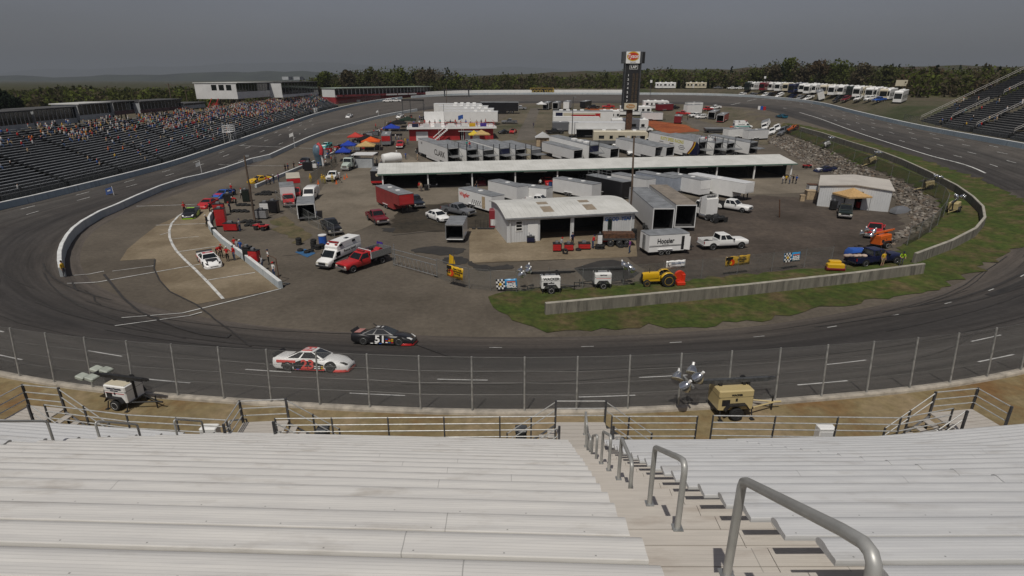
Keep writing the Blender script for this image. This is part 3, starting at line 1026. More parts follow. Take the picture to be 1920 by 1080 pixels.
landing(-19.3,19.7,R(-9),1.7,1.3,'wide railed landing at the far left wing with dark stairs',(1,))
landing(18.0,19.35,R(9),1.95,1.4,'wide railed landing at the right wing with white handrails on its stairs',(-1,))
for px,py,lab in((1546,815,'white electrical box on the terrace behind the right railing'),(394,808,'white electrical box on the terrace behind the left railing'),(369,806,None)):
 if lab:
  p=PD(px,py,19.4)
  t=thing('utility_box',lab,'box',(p.x,p.y,3.7))
  mb=MB();mb.bevbox(-.33,.33,-.2,.2,.1,1.25,.03);mb.obj('case',M_white,t)
  mb=MB();mb.box(-.28,.28,-.215,-.203,.2,1.1);mb.obj('door',M_offwhite,t)
for px,py,lab in((977,812,'dark metal bin on the terrace near the main landing'),(605,806,'dark metal bin on the terrace beside the left landing stairs')):
 p=PD(px,py,19.6)
 t=thing('litter_bin',lab,'bin',(p.x,p.y,3.65))
 mb=MB();mb.bevbox(-.22,.22,-.22,.22,0,1.0,.04);mb.obj('drum',M_chassis,t)
 mb=MB();mb.bevbox(-.24,.24,-.24,.24,1.0,1.1,.04);mb.obj('lid',M_galvd,t)
# walls
def wall(pts,h,th,name,label,mt,cap=None,z_in=-.3,h1=None,uv=False):
 pts=[Vector(p) for p in pts]
 o0=pts[0].copy()
 t=thing(name,label,'wall',o0)
 rings,rings2=[],[]
 n=len(pts)
 for i,p in enumerate(pts):
  d=pts[min(i+1,n-1)]-pts[max(i-1,0)];d.z=0;d.normalize()
  nx=Vector((-d.y,d.x,0))
  q=p-o0
  hh=h if h1 is None else h+(h1-h)*i/(n-1)
  z=Vector((0,0,1))
  rings.append([q-nx*th*.62+z*z_in,q-nx*th*.5+z*(hh-.05),q+nx*th*.5+z*(hh-.05),q+nx*th*.62+z*z_in])
  rings2.append([q-nx*th*.5+z*(hh-.05),q-nx*(th*.5-.03)+z*hh,q+nx*(th*.5-.03)+z*hh,q+nx*th*.5+z*(hh-.05)])
 mb=MB();mb.loft(rings,True,True,True);fixn(mb.obj('body',mt,t))
 mb=MB();mb.loft(rings2,True,True,True);fixn(mb.obj('top',cap or mt,t))
 return t
def wall_mat(name,c1,c2,streak,lo=.4,hi=.6,scale=.6):
 m,nt,b,out=_nodes(name)
 L=nt.links.new
 tc=nt.nodes.new('ShaderNodeTexCoord')
 mp=nt.nodes.new('ShaderNodeMapping');mp.inputs['Scale'].default_value=(1,1,.12)
 L(tc.outputs['Object'],mp.inputs[0])
 n=nt.nodes.new('ShaderNodeTexNoise');n.inputs['Scale'].default_value=2.2;n.inputs['Detail'].default_value=7;n.inputs['Roughness'].default_value=.7
 L(mp.outputs[0],n.inputs['Vector'])
 n2=nt.nodes.new('ShaderNodeTexNoise');n2.inputs['Scale'].default_value=.25;n2.inputs['Detail'].default_value=4
 L(tc.outputs['Object'],n2.inputs['Vector'])
 cr=nt.nodes.new('ShaderNodeValToRGB')
 cr.color_ramp.elements[0].position=lo;cr.color_ramp.elements[0].color=(*streak,1)
 cr.color_ramp.elements[1].position=hi;cr.color_ramp.elements[1].color=(*c1,1)
 L(n.outputs[0],cr.inputs[0])
 mx=nt.nodes.new('ShaderNodeMix');mx.data_type='RGBA'
 mr=nt.nodes.new('ShaderNodeMapRange');mr.inputs[1].default_value=.42;mr.inputs[2].default_value=.62;mr.inputs[4].default_value=.8
 L(n2.outputs[0],mr.inputs[0]);L(mr.outputs[0],mx.inputs['Factor']);L(cr.outputs[0],mx.inputs['A']);mx.inputs['B'].default_value=(*c2,1)
 L(mx.outputs['Result'],b.inputs['Base Color'])
 b.inputs['Roughness'].default_value=.85
 return m
M_wallw=wall_mat('white_wall',(.42,.45,.46),(.33,.38,.41),(.30,.33,.34),.35,.5)
M_wallb=wall_mat('blue_white_wall',(.34,.41,.45),(.27,.34,.39),(.2,.24,.26),.35,.5)
M_wallg=wall_mat('raw_concrete_wall',(.215,.20,.165),(.15,.14,.115),(.075,.07,.058),.36,.6)
M_wallcap=mat('wall_top',(.34,.32,.27),rough=.85,var=.15,scale=1)
M_wallcapw=mat('white_wall_top',(.62,.63,.62),rough=.8,var=.1,scale=1)
def out_pts(i0,i1,off=.0,step=2):
 r=[]
 i=i0
 while(i<=i1):
  k=i%NST
  t=OUT[(k+2)%NST,:2]-OUT[k-2,:2];t/=np.linalg.norm(t)
  r.append((OUT[k,0]+t[1]*off,OUT[k,1]-t[0]*off,OUT[k,2]))
  i+=step
 return r
def idx(x,y):return int(((OUT[:,0]-x)**2+(OUT[:,1]-y)**2).argmin())
iN0,iN1=idx(-44,34),idx(50,37)
iBk,iBe,iFar=idx(95,105),idx(116,232),idx(-40,298)
wall(out_pts(iN0,iN1,.1,1),.16,.34,'retaining_wall','low pale concrete kerb wall under the tall near fence posts',mat('pale_kerb',(.40,.36,.30),rough=.85,var=.2,scale=1.5))
wall(out_pts(idx(-52,287),NST+idx(-53,42),.15,2),1.0,.45,'track_wall','pale blue white outer wall along the front straight below the crowded stands',M_wallb,M_wallcapw)
wall(out_pts(idx(60,70),iBe,.15,2),1.0,.45,'track_wall','pale blue outer wall with dark scrapes along the back straight below the right grandstand',M_wallb,M_wallcapw)
wall(out_pts(iBe,idx(-51,288),.15,2),1.0,.45,'track_wall','bright white outer wall round the far turn',M_wallw,M_wallcapw)
def inn_pts(i0,i1,step=2,off=0):
 r=[]
 for i in range(i0,i1+1,step):
  k=i%NST
  r.append((INN[k,0],INN[k,1],INN[k,2]))
 return r
def idxi(x,y):return int(((INN[:,0]-x)**2+(INN[:,1]-y)**2).argmin())
wall([(*p[:2],Tz(*p[:2])) for p in inn_pts(idxi(-37,225),NST+idxi(-55,132),2)]+gp((472,305),(422,323),(381,335),(346,343),(302,358),(258,377),(220,395),(189,408),(157,427),(140,441),(129,455),(120,472),(116,487),(116,503),(119,519)),.95,.4,'pit_wall','long white pit wall that curves round to a blunt end with a yellow dressed marshal',M_wallw,M_wallcapw)
wall(gp((406,400),(398,407),(393,416),(394,428),(402,440),(418,456),(435,469),(453,482),(478,502),(502,521),(527,541)),.75,.32,'pit_wall','low white pit wall beside the concrete pit stalls with crew leaning on it',M_wallw,M_wallcapw)
wall(gp((480,352),(520,335),(560,318),(590,306)),.6,.3,'pit_wall','low white pit wall beside the parked yellow race car',M_wallw,M_wallcapw)
wall(gp((610,297),(650,277),(690,256),(730,238),(760,226)),.6,.3,'pit_wall','low white pit wall in front of the tents and tool carts',M_wallw,M_wallcapw)
wall(gp((1022,590),(1200,573),(1400,553),(1600,530),(1728,513)),1.05,.3,'concrete_wall','streaked grey concrete wall on the turf in front of the tractor and navy pickup',M_wallg,M_wallcap)
wall(gp((1712,494),(1780,468),(1825,444),(1842,423),(1839,402),(1820,382),(1790,360),(1740,334),(1690,310),(1640,290),(1590,274),(1540,257),(1500,246)),1.1,.3,'concrete_wall','curved grey concrete wall bending round the turf by the rock bank',M_wallg,M_wallcap)
# chain-link fences
def link_mat(name,pitch,wire,col,rough=.5):
 m,nt,b,out=_nodes(name)
 L=nt.links.new
 b.inputs['Base Color'].default_value=(*col,1)
 b.inputs['Roughness'].default_value=rough
 b.inputs['Metallic'].default_value=.3
 uv=nt.nodes.new('ShaderNodeUVMap')
 sp=nt.nodes.new('ShaderNodeSeparateXYZ');L(uv.outputs[0],sp.inputs[0])
 def M(op,a,bb=None):
  n=nt.nodes.new('ShaderNodeMath');n.operation=op
  for k,x in enumerate((a,bb)):
   if x is None:continue
   if isinstance(x,(int,float)):n.inputs[k].default_value=x
   else:L(x,n.inputs[k])
  return n.outputs[0]
 def line(s):
  x=M('ADD' if s>0 else 'SUBTRACT',sp.outputs[0],sp.outputs[1])
  x=M('FRACT',M('DIVIDE',x,pitch))
  return M('LESS_THAN',x,wire/pitch)
 a=M('MAXIMUM',line(1),line(-1))
 tr=nt.nodes.new('ShaderNodeBsdfTransparent')
 mx=nt.nodes.new('ShaderNodeMixShader')
 L(a,mx.inputs[0]);L(tr.outputs[0],mx.inputs[1]);L(b.outputs[0],mx.inputs[2]);L(mx.outputs[0],out.inputs[0])
 return m
M_link=link_mat('chain_link',.07,.0065,(.26,.26,.25))
M_linkf=link_mat('chain_link_weathered',.07,.0075,(.20,.21,.20))
M_linkg=link_mat('chain_link_green',.07,.02,(.075,.082,.055))
def strip_mesh(name,pts,h0,h1,mt,parent,o0,lean=None):
 mb=MB();uvs=[]
 s=0
 pts=[Vector(p) for p in pts]
 for i,p in enumerate(pts):
  if i:s+=(p-pts[i-1]).length
  ln=lean[i] if lean else Vector((0,0,1))
  mb.v+=[tuple(p-o0+ln*h0),tuple(p-o0+ln*h1)]
  uvs+=[(s,h0),(s,h1)]
 n=len(pts)
 mb.f=[(2*i,2*i+2,2*i+3,2*i+1) for i in range(n-1)];mb.m=[0]*(n-1)
 o=mb.obj(name,mt,parent)
 l=o.data.uv_layers.new(name='UVMap')
 li=np.zeros(len(o.data.loops),np.int32);o.data.loops.foreach_get('vertex_index',li)
 l.data.foreach_set('uv',np.array(uvs,np.float32)[li].ravel())
 return o
def fence(pts,h,label,mt=None,post_r=.03,rails=(1.0,),lean=None,name='chain_link_fence',pm=None,rr=.018,every=1,tip=0,rm=None):
 pts=[Vector(p) for p in pts]
 o0=pts[0].copy()
 t=thing(name,label,'fence',o0)
 if lean is None:lean=[Vector((0,0,1))]*len(pts)
 for k,(p,l) in enumerate(zip(pts,lean)):
  if k%every==0:
   mb=MB();mb.tube(p-o0-l*.2,p-o0+l*(h+.03),post_r,8)
   if tip:mb.tube(p-o0+l*h,p-o0+l*(h+tip)+Vector((-.12,-.15,0)),post_r*.8,5)
   mb.obj('post',pm or M_galv,t,True)
 for f in rails:
  mb=MB();mb.pipe([p-o0+l*h*f for p,l in zip(pts,lean)],rr,5);mb.obj('rail',rm or pm or M_galv,t)
 strip_mesh('mesh',pts,.02,h,mt or M_linkf,t,o0,lean)
 return t
fp,fl=[],[]
s=arc_of(-.5,22)
base=[]
s0=s-19*2.37+.9
for k in range(40):
 q=track_pt(s0+k*2.37,-.1,.12)
 q2=track_pt(s0+k*2.37,3,.12)
 d=(q2-q);d.z=0;d.normalize()
 fp.append(q);fl.append((Vector((0,0,1))+d*.10).normalized())
M_wire=mat('fence_wire',(.17,.17,.16),rough=.5,metal=.3,var=.2)
fence(fp,2.6,'tall chain link catch fence with steel posts in front of the bleachers',M_link,.042,(1.0,),fl,'catch_fence',mat('fence_post',(.36,.36,.345),rough=.45,metal=.3,var=.2,scale=5),.007,rm=M_wire)
ft=[o for o in bpy.data.objects if o.name.startswith('catch_fence')][0]
for f in(.30,.52,.74):
 mb=MB();mb.pipe([p-fp[0]+l*2.6*f+Vector((0,0,.03*math.sin(i*2.1))) for i,(p,l) in enumerate(zip(fp,fl))],.006,4);mb.obj('cable',M_wire,ft)
fence(gp((1700,461),(1722,449),(1742,436),(1757,422),(1768,407),(1773,393),(1766,380),(1752,370),(1727,358),(1700,346),(1670,332),(1640,318),(1600,302),(1560,285),(1530,272),(1500,260),(1470,250)),2.1,'green grey chain link fence along the top of the rock bank',M_linkg,.035,(1.0,),rr=.015)
fence(gp((880,541),(920,545),(968,548),(1030,545),(1092,541),(1168,536),(1242,530),(1314,523),(1381,516),(1446,509),(1507,502),(1557,497)),1.95,'thin chain link fence carrying sponsor banners behind the tractor',M_linkf,.025,(1.0,),rr=.008,tip=.3,rm=M_wire)
fence(gp((519,377),(532,388),(546,399),(562,409),(580,420),(598,430),(616,440),(628,447)),1.7,'chain link fence beside the pit grass and dark pickup',M_linkf,.03,(1.0,.5))
fence(gp((583,343),(596,334),(609,326),(622,317),(632,308)),1.7,'grey mesh fence beside the firefighters and tanker',M_linkg,.03,(1.0,))
fence(gp((820,521),(850,532),(880,541)),1.9,'short fence panel beside the rolling gate with a yellow banner',M_linkf,.03,(1.0,))
def gate():
 a,b=G(738,498),G(820,521)
 d=b-a
 L=d.length
 t=thing('rolling_gate','long galvanised rolling gate with zigzag bracing behind the red truck','gate',a,math.atan2(d.y,d.x))
 for z in(.2,1.25,1.75):
  mb=MB();mb.tube((0,0,z),(L,0,z),.035,6);mb.obj('rail',M_galv,t)
 n=10
 for k in range(n):
  mb=MB();mb.tube((L*k/n,0,.2),(L*(k+.5)/n,0,1.25),.018,5);mb.tube((L*(k+.5)/n,0,1.25),(L*(k+1)/n,0,.2),.018,5)
  mb.obj('brace',M_galv,t)
 for x in(0,.25,L):
  mb=MB();mb.tube((x,.0,0),(x,.0,2.3 if x==.25 else 1.8),.05 if x==.25 else .035,8);mb.obj('post',M_galv,t)
 for x in(L-.3,L-.05):
  mb=MB();mb.cyl((x,0,.1),(0,1,0),.1,.06,12);mb.obj('roller',M_rubber,t)
 a2,b2=G(706,487),G(738,498)
 mb=MB()
gate()
# poles
def pole(base,top,r,label,lamp=False,mt=None,name='utility_pole',arm=0):
 base=Vector(base);top=Vector(top)
 t=thing(name,label,'pole',base)
 mb=MB();mb.tube((0,0,-.2),top-base,r,10,r*.7);mb.obj('shaft',mt or M_pole,t,True)
 q=top-base
 if lamp:
  mb=MB();mb.tube(q-Vector((0,0,.2)),q+Vector((.5,-.2,.05)),.04,6);mb.obj('arm',M_galvd,t)
  mb=MB();mb.cbox(q.x+.5,q.y-.2,q.z-.12,.45,.3,.22);mb.obj('floodlight',M_galv,t)
 if arm:
  mb=MB();mb.tube(q+Vector((-arm,0,-.4)),q+Vector((arm,0,-.4)),.06,5);mb.obj('crossarm',mt or M_pole,t)
 return t
p=G(478,414);pole(p,PD(458,292,p.y),.15,'leaning brown wooden pole among the pit crew and tool carts',True)
p=G(1183,402);pole(p,PD(1189,256,p.y),.16,'tall dark wooden pole rising behind the white tyre workshop',True)
p=G(1072,262);pole(p,PD(1075,182,p.y),.13,'slim dark pole among the far haulers',True,M_galvd)
p=G(837,214);pole(p,PD(837,158,p.y),.12,'thin dark pole behind the pit building',False)
p=G(721,258);pole(p,PD(722,225,p.y),.11,'short wooden pole beside the blue tent',False)
p=G(1462,408);pole(p,PD(1462,374,p.y),.09,'short rusty bollard post standing alone in the dirt yard',False,M_rust)
q=PD(315,156,165);pole(Vector((q.x,q.y,6)),q,.16,'dark utility pole rising behind the left suites',False,arm=1.0)
q=PD(347,168,205);pole(Vector((q.x,q.y,6)),q,.16,'dark utility pole with crossarm left of the press box',False,arm=1.2)
t=thing('signal_post','rusty bent steel post beside the end of the low pit wall','post',G(525,531))
mb=MB();mb.pipe([(0,0,0),(-.05,0,2.4),(-.9,.2,2.75)],.04,6);mb.obj('shaft',M_rust,t)
mb=MB();mb.pipe([(.15,0,.05),(1.0,-.25,.07),(.55,-1.0,.07)],.06,5);mb.obj('foot',M_galvd,t)
# far grandstands
M_fseat=mat('grey_bench',(.26,.275,.29),rough=.75,var=.2,scale=1.2)
M_fdeck=mat('dark_deck',(.085,.09,.095),rough=.9,var=.2,scale=1)
M_fseat2=mat('steel_bench',(.20,.195,.19),rough=.7,var=.2,scale=1.2)
def stand_front(y):
 d=np.abs(OUT[:,1]-y)+1000*(OUT[:,0]>0)
 k=int(d.argmin())
 return float(OUT[k,0]),float(OUT[k,2])
RD,RR=.74,.315
ROWSEATS=[]
def left_rows(y):
 xo,zo=stand_front(y)
 zf=zo+1.25
 zt=np.interp(y,[70,120,165,250],[9.1,9.0,9.4,11.2])
 return xo-2.9,zf,max(6,int(round((zt-zf)/RR)))
FRONT_LABELS=['nearest the picture edge','second from the picture edge','third from the picture edge','below the second glass suite','below the third glass suite','below the red fronted suite','below the last low suite','left of the flag stand','behind the flag stand','below the white press box','below the gap between the press boxes','below the angular press box','next to last','at the far end beside the red building']
y=68.0
SECL=[]
k=0
while y<243:
 y1=min(y+12.6,251)
 ym=(y+y1)/2
 xf,zf,nr=left_rows(ym)
 xfa,zfa,_=left_rows(y);xfb,zfb,_=left_rows(y1)
 lab='grey bench section of the front straight stand '+FRONT_LABELS[min(k,13)]
 t=thing('grandstand_section',lab,'grandstand',(xf,ym,zf),group='front straight grandstand sections')
 dk=MB()
 prof=[]
 for r in range(nr):
  x0=-r*RD;z=r*RR
  prof+=[(x0,z-(RR if r else 1.6)),(x0,z),]
  sb=MB()
  pts=[]
  for yy,xa,za in((y,xfa,zfa),(y1,xfb,zfb)):
   for a,b in((x0-.42,z+.36),(x0-.42,z+.42),(x0-.70,z+.42),(x0-.70,z+.36)):
    pts.append((xa-xf+a,yy-ym,za-zf+b))
  sb.add(pts,[(0,1,2,3),(7,6,5,4),(0,4,5,1),(1,5,6,2),(2,6,7,3),(3,7,4,0)])
  fixn(sb.obj('seat_board',M_fseat,t))
 prof.append((-(nr)*RD,(nr-1)*RR))
 ra=[(xfa-xf+a,y-ym,za-zf+b) for(a,b),za in[(p,zfa) for p in prof]]
 rb=[(xfb-xf+a,y1-ym,za-zf+b) for(a,b),za in[(p,zfb) for p in prof]]
 dk.loft([ra,rb],False,False,False)
 fixn(dk.obj('deck',M_fdeck,t))
 mb=MB()
 mb.box(-nr*RD-.3,-nr*RD+.1,y-ym,y1-ym,-3,(nr-1)*RR)
 mb.obj('back_wall',M_fdeck,t)
 SECL.append((xf,zf,nr,y,y1))
 y=y1+1.05
 k+=1
pts=[(p[0]-.0,p[1],p[2]+.5) for p in out_pts(idx(-60,275),NST+idx(-66,60),1.1,1)]
pts=[Vector(p) for p in pts]
dense=[]
for a,b in zip(pts[:-1],pts[1:]):
 n=max(1,round((b-a).length/3.2))
 dense+=[a.lerp(b,i/n) for i in range(n)]
fence(dense,2.4,'long wire fence with thin posts along the front straight stand',M_linkf,.035,(.5,1.0),rr=.02,pm=M_galvd)
A0=Vector((95.2,84,5.8));DR=Vector((.172,.985,0));NR=Vector((.985,-.172,0))
RIGHT_LABELS=['cut by the picture edge','under the white banner','between two railed aisles','along the blue railed aisle','near the left end with sloping rails','beside the camping coaches']
secs=[(0,12.6),(13.8,26.4),(27.6,40.2),(41.4,54),(55.2,67.8),(69,79)]
for(a,b),lab in zip(secs,RIGHT_LABELS):
 o=A0+DR*((a+b)/2)+NR*2.6
 o.z=5.9+(a+b)/2*.016
 t=thing('grandstand_section','dark grey bench section of the back straight stand '+lab,'grandstand',o,math.atan2(DR.y,DR.x),group='back straight grandstand sections')
 nr=33
 h=(b-a)/2
 prof=[]
 for r in range(nr):
  y0=-r*.72;z=r*.415
  prof+=[(y0,z-(.415 if r else 1.5)),(y0,z)]
  sb=MB();sb.box(-h,h,y0-.68,y0-.40,z+.37,z+.43);sb.obj('seat_board',M_fseat2,t)
 prof.append((-nr*.72,(nr-1)*.415))
 dk=MB();dk.loft([[(-h,p,q) for p,q in prof],[(h,p,q) for p,q in prof]],False,False,False);fixn(dk.obj('deck',M_fdeck,t))
 mb=MB();mb.box(-h,h,-nr*.72-.15,-nr*.72,-4,(nr-1)*.415+1.0);mb.obj('back_wall',M_fdeck,t)
M_hr=mat('pale_rail',(.40,.38,.35),rough=.5,var=.1)
def aisle_rail(s,r0,r1,lab,mt=M_hr,blue=False):
 o=A0+DR*s+NR*(2.6+r0*.72);o.z=5.9+s*.016+r0*.415
 t=thing('aisle_rail',lab,'handrail',o,group='aisle rails of the back straight stand')
 e=NR*((r1-r0)*.72)+Vector((0,0,(r1-r0)*.415))
 for hh in(.55,1.0):
  mb=MB();mb.tube(Vector((0,0,hh)),e+Vector((0,0,hh)),.045,6);mb.obj('rail',mt,t)
 n=max(1,int((r1-r0)/3))
 for k in range(n+1):
  q=e*(k/n)
  mb=MB();mb.tube(q,q+Vector((0,0,1.02)),.035,5);mb.obj('post',mt,t)
 return t
M_bluehr=mat('blue_rail',(.10,.13,.32),rough=.5,var=.1)
for s,lab in((13.2,'first aisle from the picture edge'),(27.0,'second aisle from the picture edge'),(40.8,'middle aisle')):
 for q,(r0,r1) in enumerate(((1,5),(8,12),(15,19),(22,26),(28,32))):
  aisle_rail(s,r0,r1,'pale handrail in the %s of the right stand, %s'%(lab,['lowest','second lowest','middle','second highest','highest'][q]))
aisle_rail(54.6,1,32,'long blue sloping handrail running the full height of the right stand')
aisle_rail(68.4,3,13,'pale sloping handrail low near the left end of the right stand')
aisle_rail(68.4,17,32,'pale sloping handrail high near the left end of the right stand')
aisle_rail(79.3,0,32,'long pale handrail down the left edge of the right stand')
pts=[Vector(p) for p in out_pts(idx(60,70),idx(104,163),1.2,1)]
dense=[]
for a,b in zip(pts[:-1],pts[1:]):
 n=max(1,round((b-a).length/3.0));dense+=[a.lerp(b,i/n) for i in range(n)]
fence(dense,2.6,'wire fence with thin posts in front of the right grandstand',M_linkf,.035,(1.0,),rr=.02,pm=M_galvd)
o=A0+DR*19+NR*(2.6+15*.72);o.z=5.9+15*.415+.55
t=thing('stand_banner','white banner with a red border laid over the seats of the right stand','banner',o,math.atan2(DR.y,DR.x))
ban=MB()
for i in range(9):
 pass
mb=MB();mb.loft([[(-4+.8*i,-.0-.72*j,.415*j+.05*math.sin(i*1.7+j)) for i in range(11)] for j in range(5)],False,False,False)
fixn(mb.obj('sheet',M_white,t,True))
mb=MB();mb.pipe([(-4,0,.04),(4,0,.04),(4,-2.88,1.7),(-4,-2.88,1.7),(-4,0,.04)],.12,5);mb.obj('border',M_red,t)
# suites and press boxes
M_fascia=mat('grey_fascia',(.36,.38,.39),rough=.7,var=.12,scale=.5)
M_fasciar=mat('dull_red_fascia',(.12,.07,.07),rough=.8,var=.25,scale=.6)
M_whitewall=mat('white_cladding',(.60,.60,.59),rough=.7,var=.06,scale=.4)
M_mull=mat('mullion_paint',(.34,.34,.33),rough=.6,var=.1)
M_roofd=mat('dark_roof',(.07,.07,.07),rough=.9,var=.2,scale=.3)
M_roofl=mat('pale_roof',(.45,.45,.43),rough=.8,var=.1,scale=.3)
def suite(px0,px1,ptop,pbot,lab,fascia=M_fascia,roof=M_roofd,nwin=8,fr=.30,depth=5.5,endwall=None,sx=None,name='glass_suite',stilts=True,cat='suite'):
 pm=(px0+px1)/2
 u,f,w=ray(pm,(ptop+pbot)/2)
 yy=150
 for _ in range(30):
  x=sx if sx else left_rows(min(yy,250))[0]-left_rows(min(yy,250))[2]*RD-.9
  yy=f*(x/u)
 def yz(px,py):
  u,f,w=ray(px,py);t=x/u
  return f*t,EYE+w*t
 ya,_=yz(px0,pbot);yb,_=yz(px1,pbot)
 _,zt=yz(pm,ptop);_,zb=yz(pm,pbot)
 L=yb-ya;H=zt-zb
 t=thing(name,lab,cat,(x,(ya+yb)/2,zb),group='suites above the front straight stand')
 h=L/2
 mb=MB();mb.box(-depth,-.12,-h+.05,h-.05,.02,H-.25);mb.obj('wall',endwall or M_fascia,t)
 mb=MB();mb.bevbox(-depth-.4,.45,-h-.1,h+.1,H-.22,H,.04);mb.obj('roof',roof,t)
 mb=MB();mb.box(-.1,.0,-h,h,0,H*fr);mb.obj('fascia',fascia,t)
 ww=L/nwin
 for k in range(nwin):
  a=-h+k*ww
  mb=MB();mb.box(-.09,-.05,a+.09,a+ww-.09,H*fr+.05,H-.3);wn=mb.obj('window',M_glass,t)
  mb=MB();mb.box(-.09,.02,a-.05,a+.05,H*fr,H-.22);mb.obj('mullion',M_mull,t)
 if stilts:
  for y_ in(-h+.3,0,h-.3):
   for x_ in(-.6,-depth+.4):
    mb=MB();mb.box(x_-.1,x_+.1,y_-.1,y_+.1,-6,0);mb.obj('stilt',M_roofd,t)
 return t
suite(-80,-2,216,254,'glass fronted suite cut by the left picture edge',nwin=8)
suite(2,68,207,245,'glass fronted suite with grey fascia next to the dark conifer',nwin=8)
suite(69,150,201,234,'long dark glass suite with pale fascia and a white framed end door',nwin=10)
suite(151,214,192,223,'raised glass suite with a white roof edge',roof=M_roofl,nwin=8)
suite(216,262,189,214,'dark glass suite with a dull red fascia',fascia=M_fasciar,nwin=6)
suite(264,343,187,209,'last low glass suite with a dull red fascia and many narrow windows',fascia=M_fasciar,nwin=12)
suite(346,386,192,203,'small low shed behind the top of the crowd',nwin=2,fr=.6)
pb=suite(446,514,154,183,'white press box with a white end wall and flat pale roof',fascia=M_whitewall,roof=M_roofl,nwin=13,fr=.42,endwall=M_whitewall,name='press_box',cat='press box',depth=13)
pb2=suite(530,598,153,180,'angular press box with dark glass over a white corner and roof boxes',fascia=M_whitewall,roof=M_roofd,nwin=12,fr=.18,endwall=M_whitewall,name='press_box',cat='press box',depth=9)
for k in(-8,4):
 mb=MB();mb.box(-4,-1.6,k,k+4.5,4.95 if False else pb2.location.z*0+5.9,7.0);mb.obj('roof_box',M_fascia,pb2)
for k in range(3):
 y_=-[c for c in pb.children if c.name.startswith('fascia')][0].dimensions.y/2
 mb=MB();mb.box(-3.2-k*2.3,-1.6-k*2.3,y_+.0,y_+.03,2.6,4.2);mb.obj('window',M_glass,pb)
t=thing('stair_tower','red steel stair beside the white press box','stairs',PD(392,203,175))
mb=MB()
for k in range(9):
 mb.box(-1,1,k*.5,k*.5+.4,.4*k-2,.4*k-1.9)
mb.obj('flight',M_red,t)
for x_ in(-1,1):
 mb=MB();mb.pipe([(x_,0,-1),(x_,4.5,2.6)],.08,5);mb.obj('rail',M_red,t)
def red_building():
 a=Vector((-77,262,0));b=Vector((-42,311,0))
 d=b-a;L=d.length
 z0=7.0
 u,f,w=ray(625,200);
 t=thing('trackside_building','long red two storey building with a white glazed upper floor beyond the crowded stand','building',((a.x+b.x)/2,(a.y+b.y)/2,z0-1.2),math.atan2(d.y,d.x))
 h=L/2;D=9
 G1,G2=4.0,7.6
 mb=MB();mb.box(-h,h,0,D,0,G1);mb.obj('lower_wall',mat('red_wall',(.26,.025,.03),rough=.7,var=.2,scale=.3),t)
 mb=MB();mb.box(-h,h,.3,D,G1,G2);mb.obj('upper_wall',M_offwhite,t)
 mb=MB();mb.box(-h-.3,h+.3,-1.3,D+.3,G2,G2+.3);mb.obj('roof',mat('green_roof',(.30,.36,.31),rough=.7,var=.1,scale=.2),t)
 mb=MB();mb.box(-h,h,-1.0,.25,G1-.1,G1+.15);mb.obj('balcony',M_fasciar,t)
 mb=MB();mb.box(-h,h,-1.05,-.98,G1+.15,G1+1.0);mb.obj('parapet',mat('red_parapet',(.2,.03,.035),rough=.7,var=.3,scale=.5),t)
 n=26
 for k in range(n):
  x0=-h+L*k/n;ww=L/n
  mb=MB();mb.box(x0+.22,x0+ww-.22,.24,.29,G1+.9,G2-.2);mb.obj('window',M_glass,t)
 for x0,ww in((-h*.62,2.2),(-h*.15,2.6),(h*.2,2.2)):
  mb=MB();mb.box(x0,x0+ww,-.06,-.01,.0,2.6);mb.obj('door',M_offwhite,t)
 for x0,x1 in((-h*.05,h*.18),(h*.2,h*.42),(h*.44,h*.62)):
  mb=MB();mb.box(x0,x1,-1.12,-1.06,G1+.2,G1+.85);mb.obj('sign_board',M_offwhite,t)
red_building()
def flag_stand(px,py,lab):
 p=G(px,py)
 t=thing('flag_stand',lab,'tower',p)
 for x_ in(-.9,.9):
  for y_ in(-1.4,1.4):
   mb=MB();mb.tube((x_,y_,-.3),(x_,y_,4.6),.06,5);mb.obj('leg',M_white,t)
 mb=MB();mb.box(-1,1,-1.6,1.6,3.0,3.12);mb.obj('platform',M_white,t)
 for z in(3.6,4.1,4.6):
  mb=MB();mb.pipe([(-.9,-1.4,z),(.9,-1.4,z),(.9,1.4,z),(-.9,1.4,z),(-.9,-1.4,z)],.05,5);mb.obj('rail',M_white,t)
 mb=MB();mb.tube((.9,-1.4,0),(.9,1.4,3),.05,5);mb.tube((.9,1.4,0),(.9,-1.4,3),.05,5);mb.obj('brace',M_white,t)
flag_stand(433,270,'white lattice flag stand above the front straight wall')
for px,py,lab in((142,343,'pair of white boxes at the fence below the near end of the front stand'),(306,295,'pair of white boxes at the fence left of the flag stand'),(404,272,'pair of white boxes at the fence beside the flag stand'),(601,214,'pair of white boxes at the fence below the far end of the crowd')):
 p=G(px,py);p.x-=1.6
 t=thing('fence_box',lab,'box',(p.x,p.y,p.z+.3),group='white boxes at the front stand fence')
 for y_ in(-.9,.9):
  mb=MB();mb.bevbox(-.3,.3,y_-.6,y_+.6,.3,1.9,.05);mb.obj('case',M_offwhite,t)
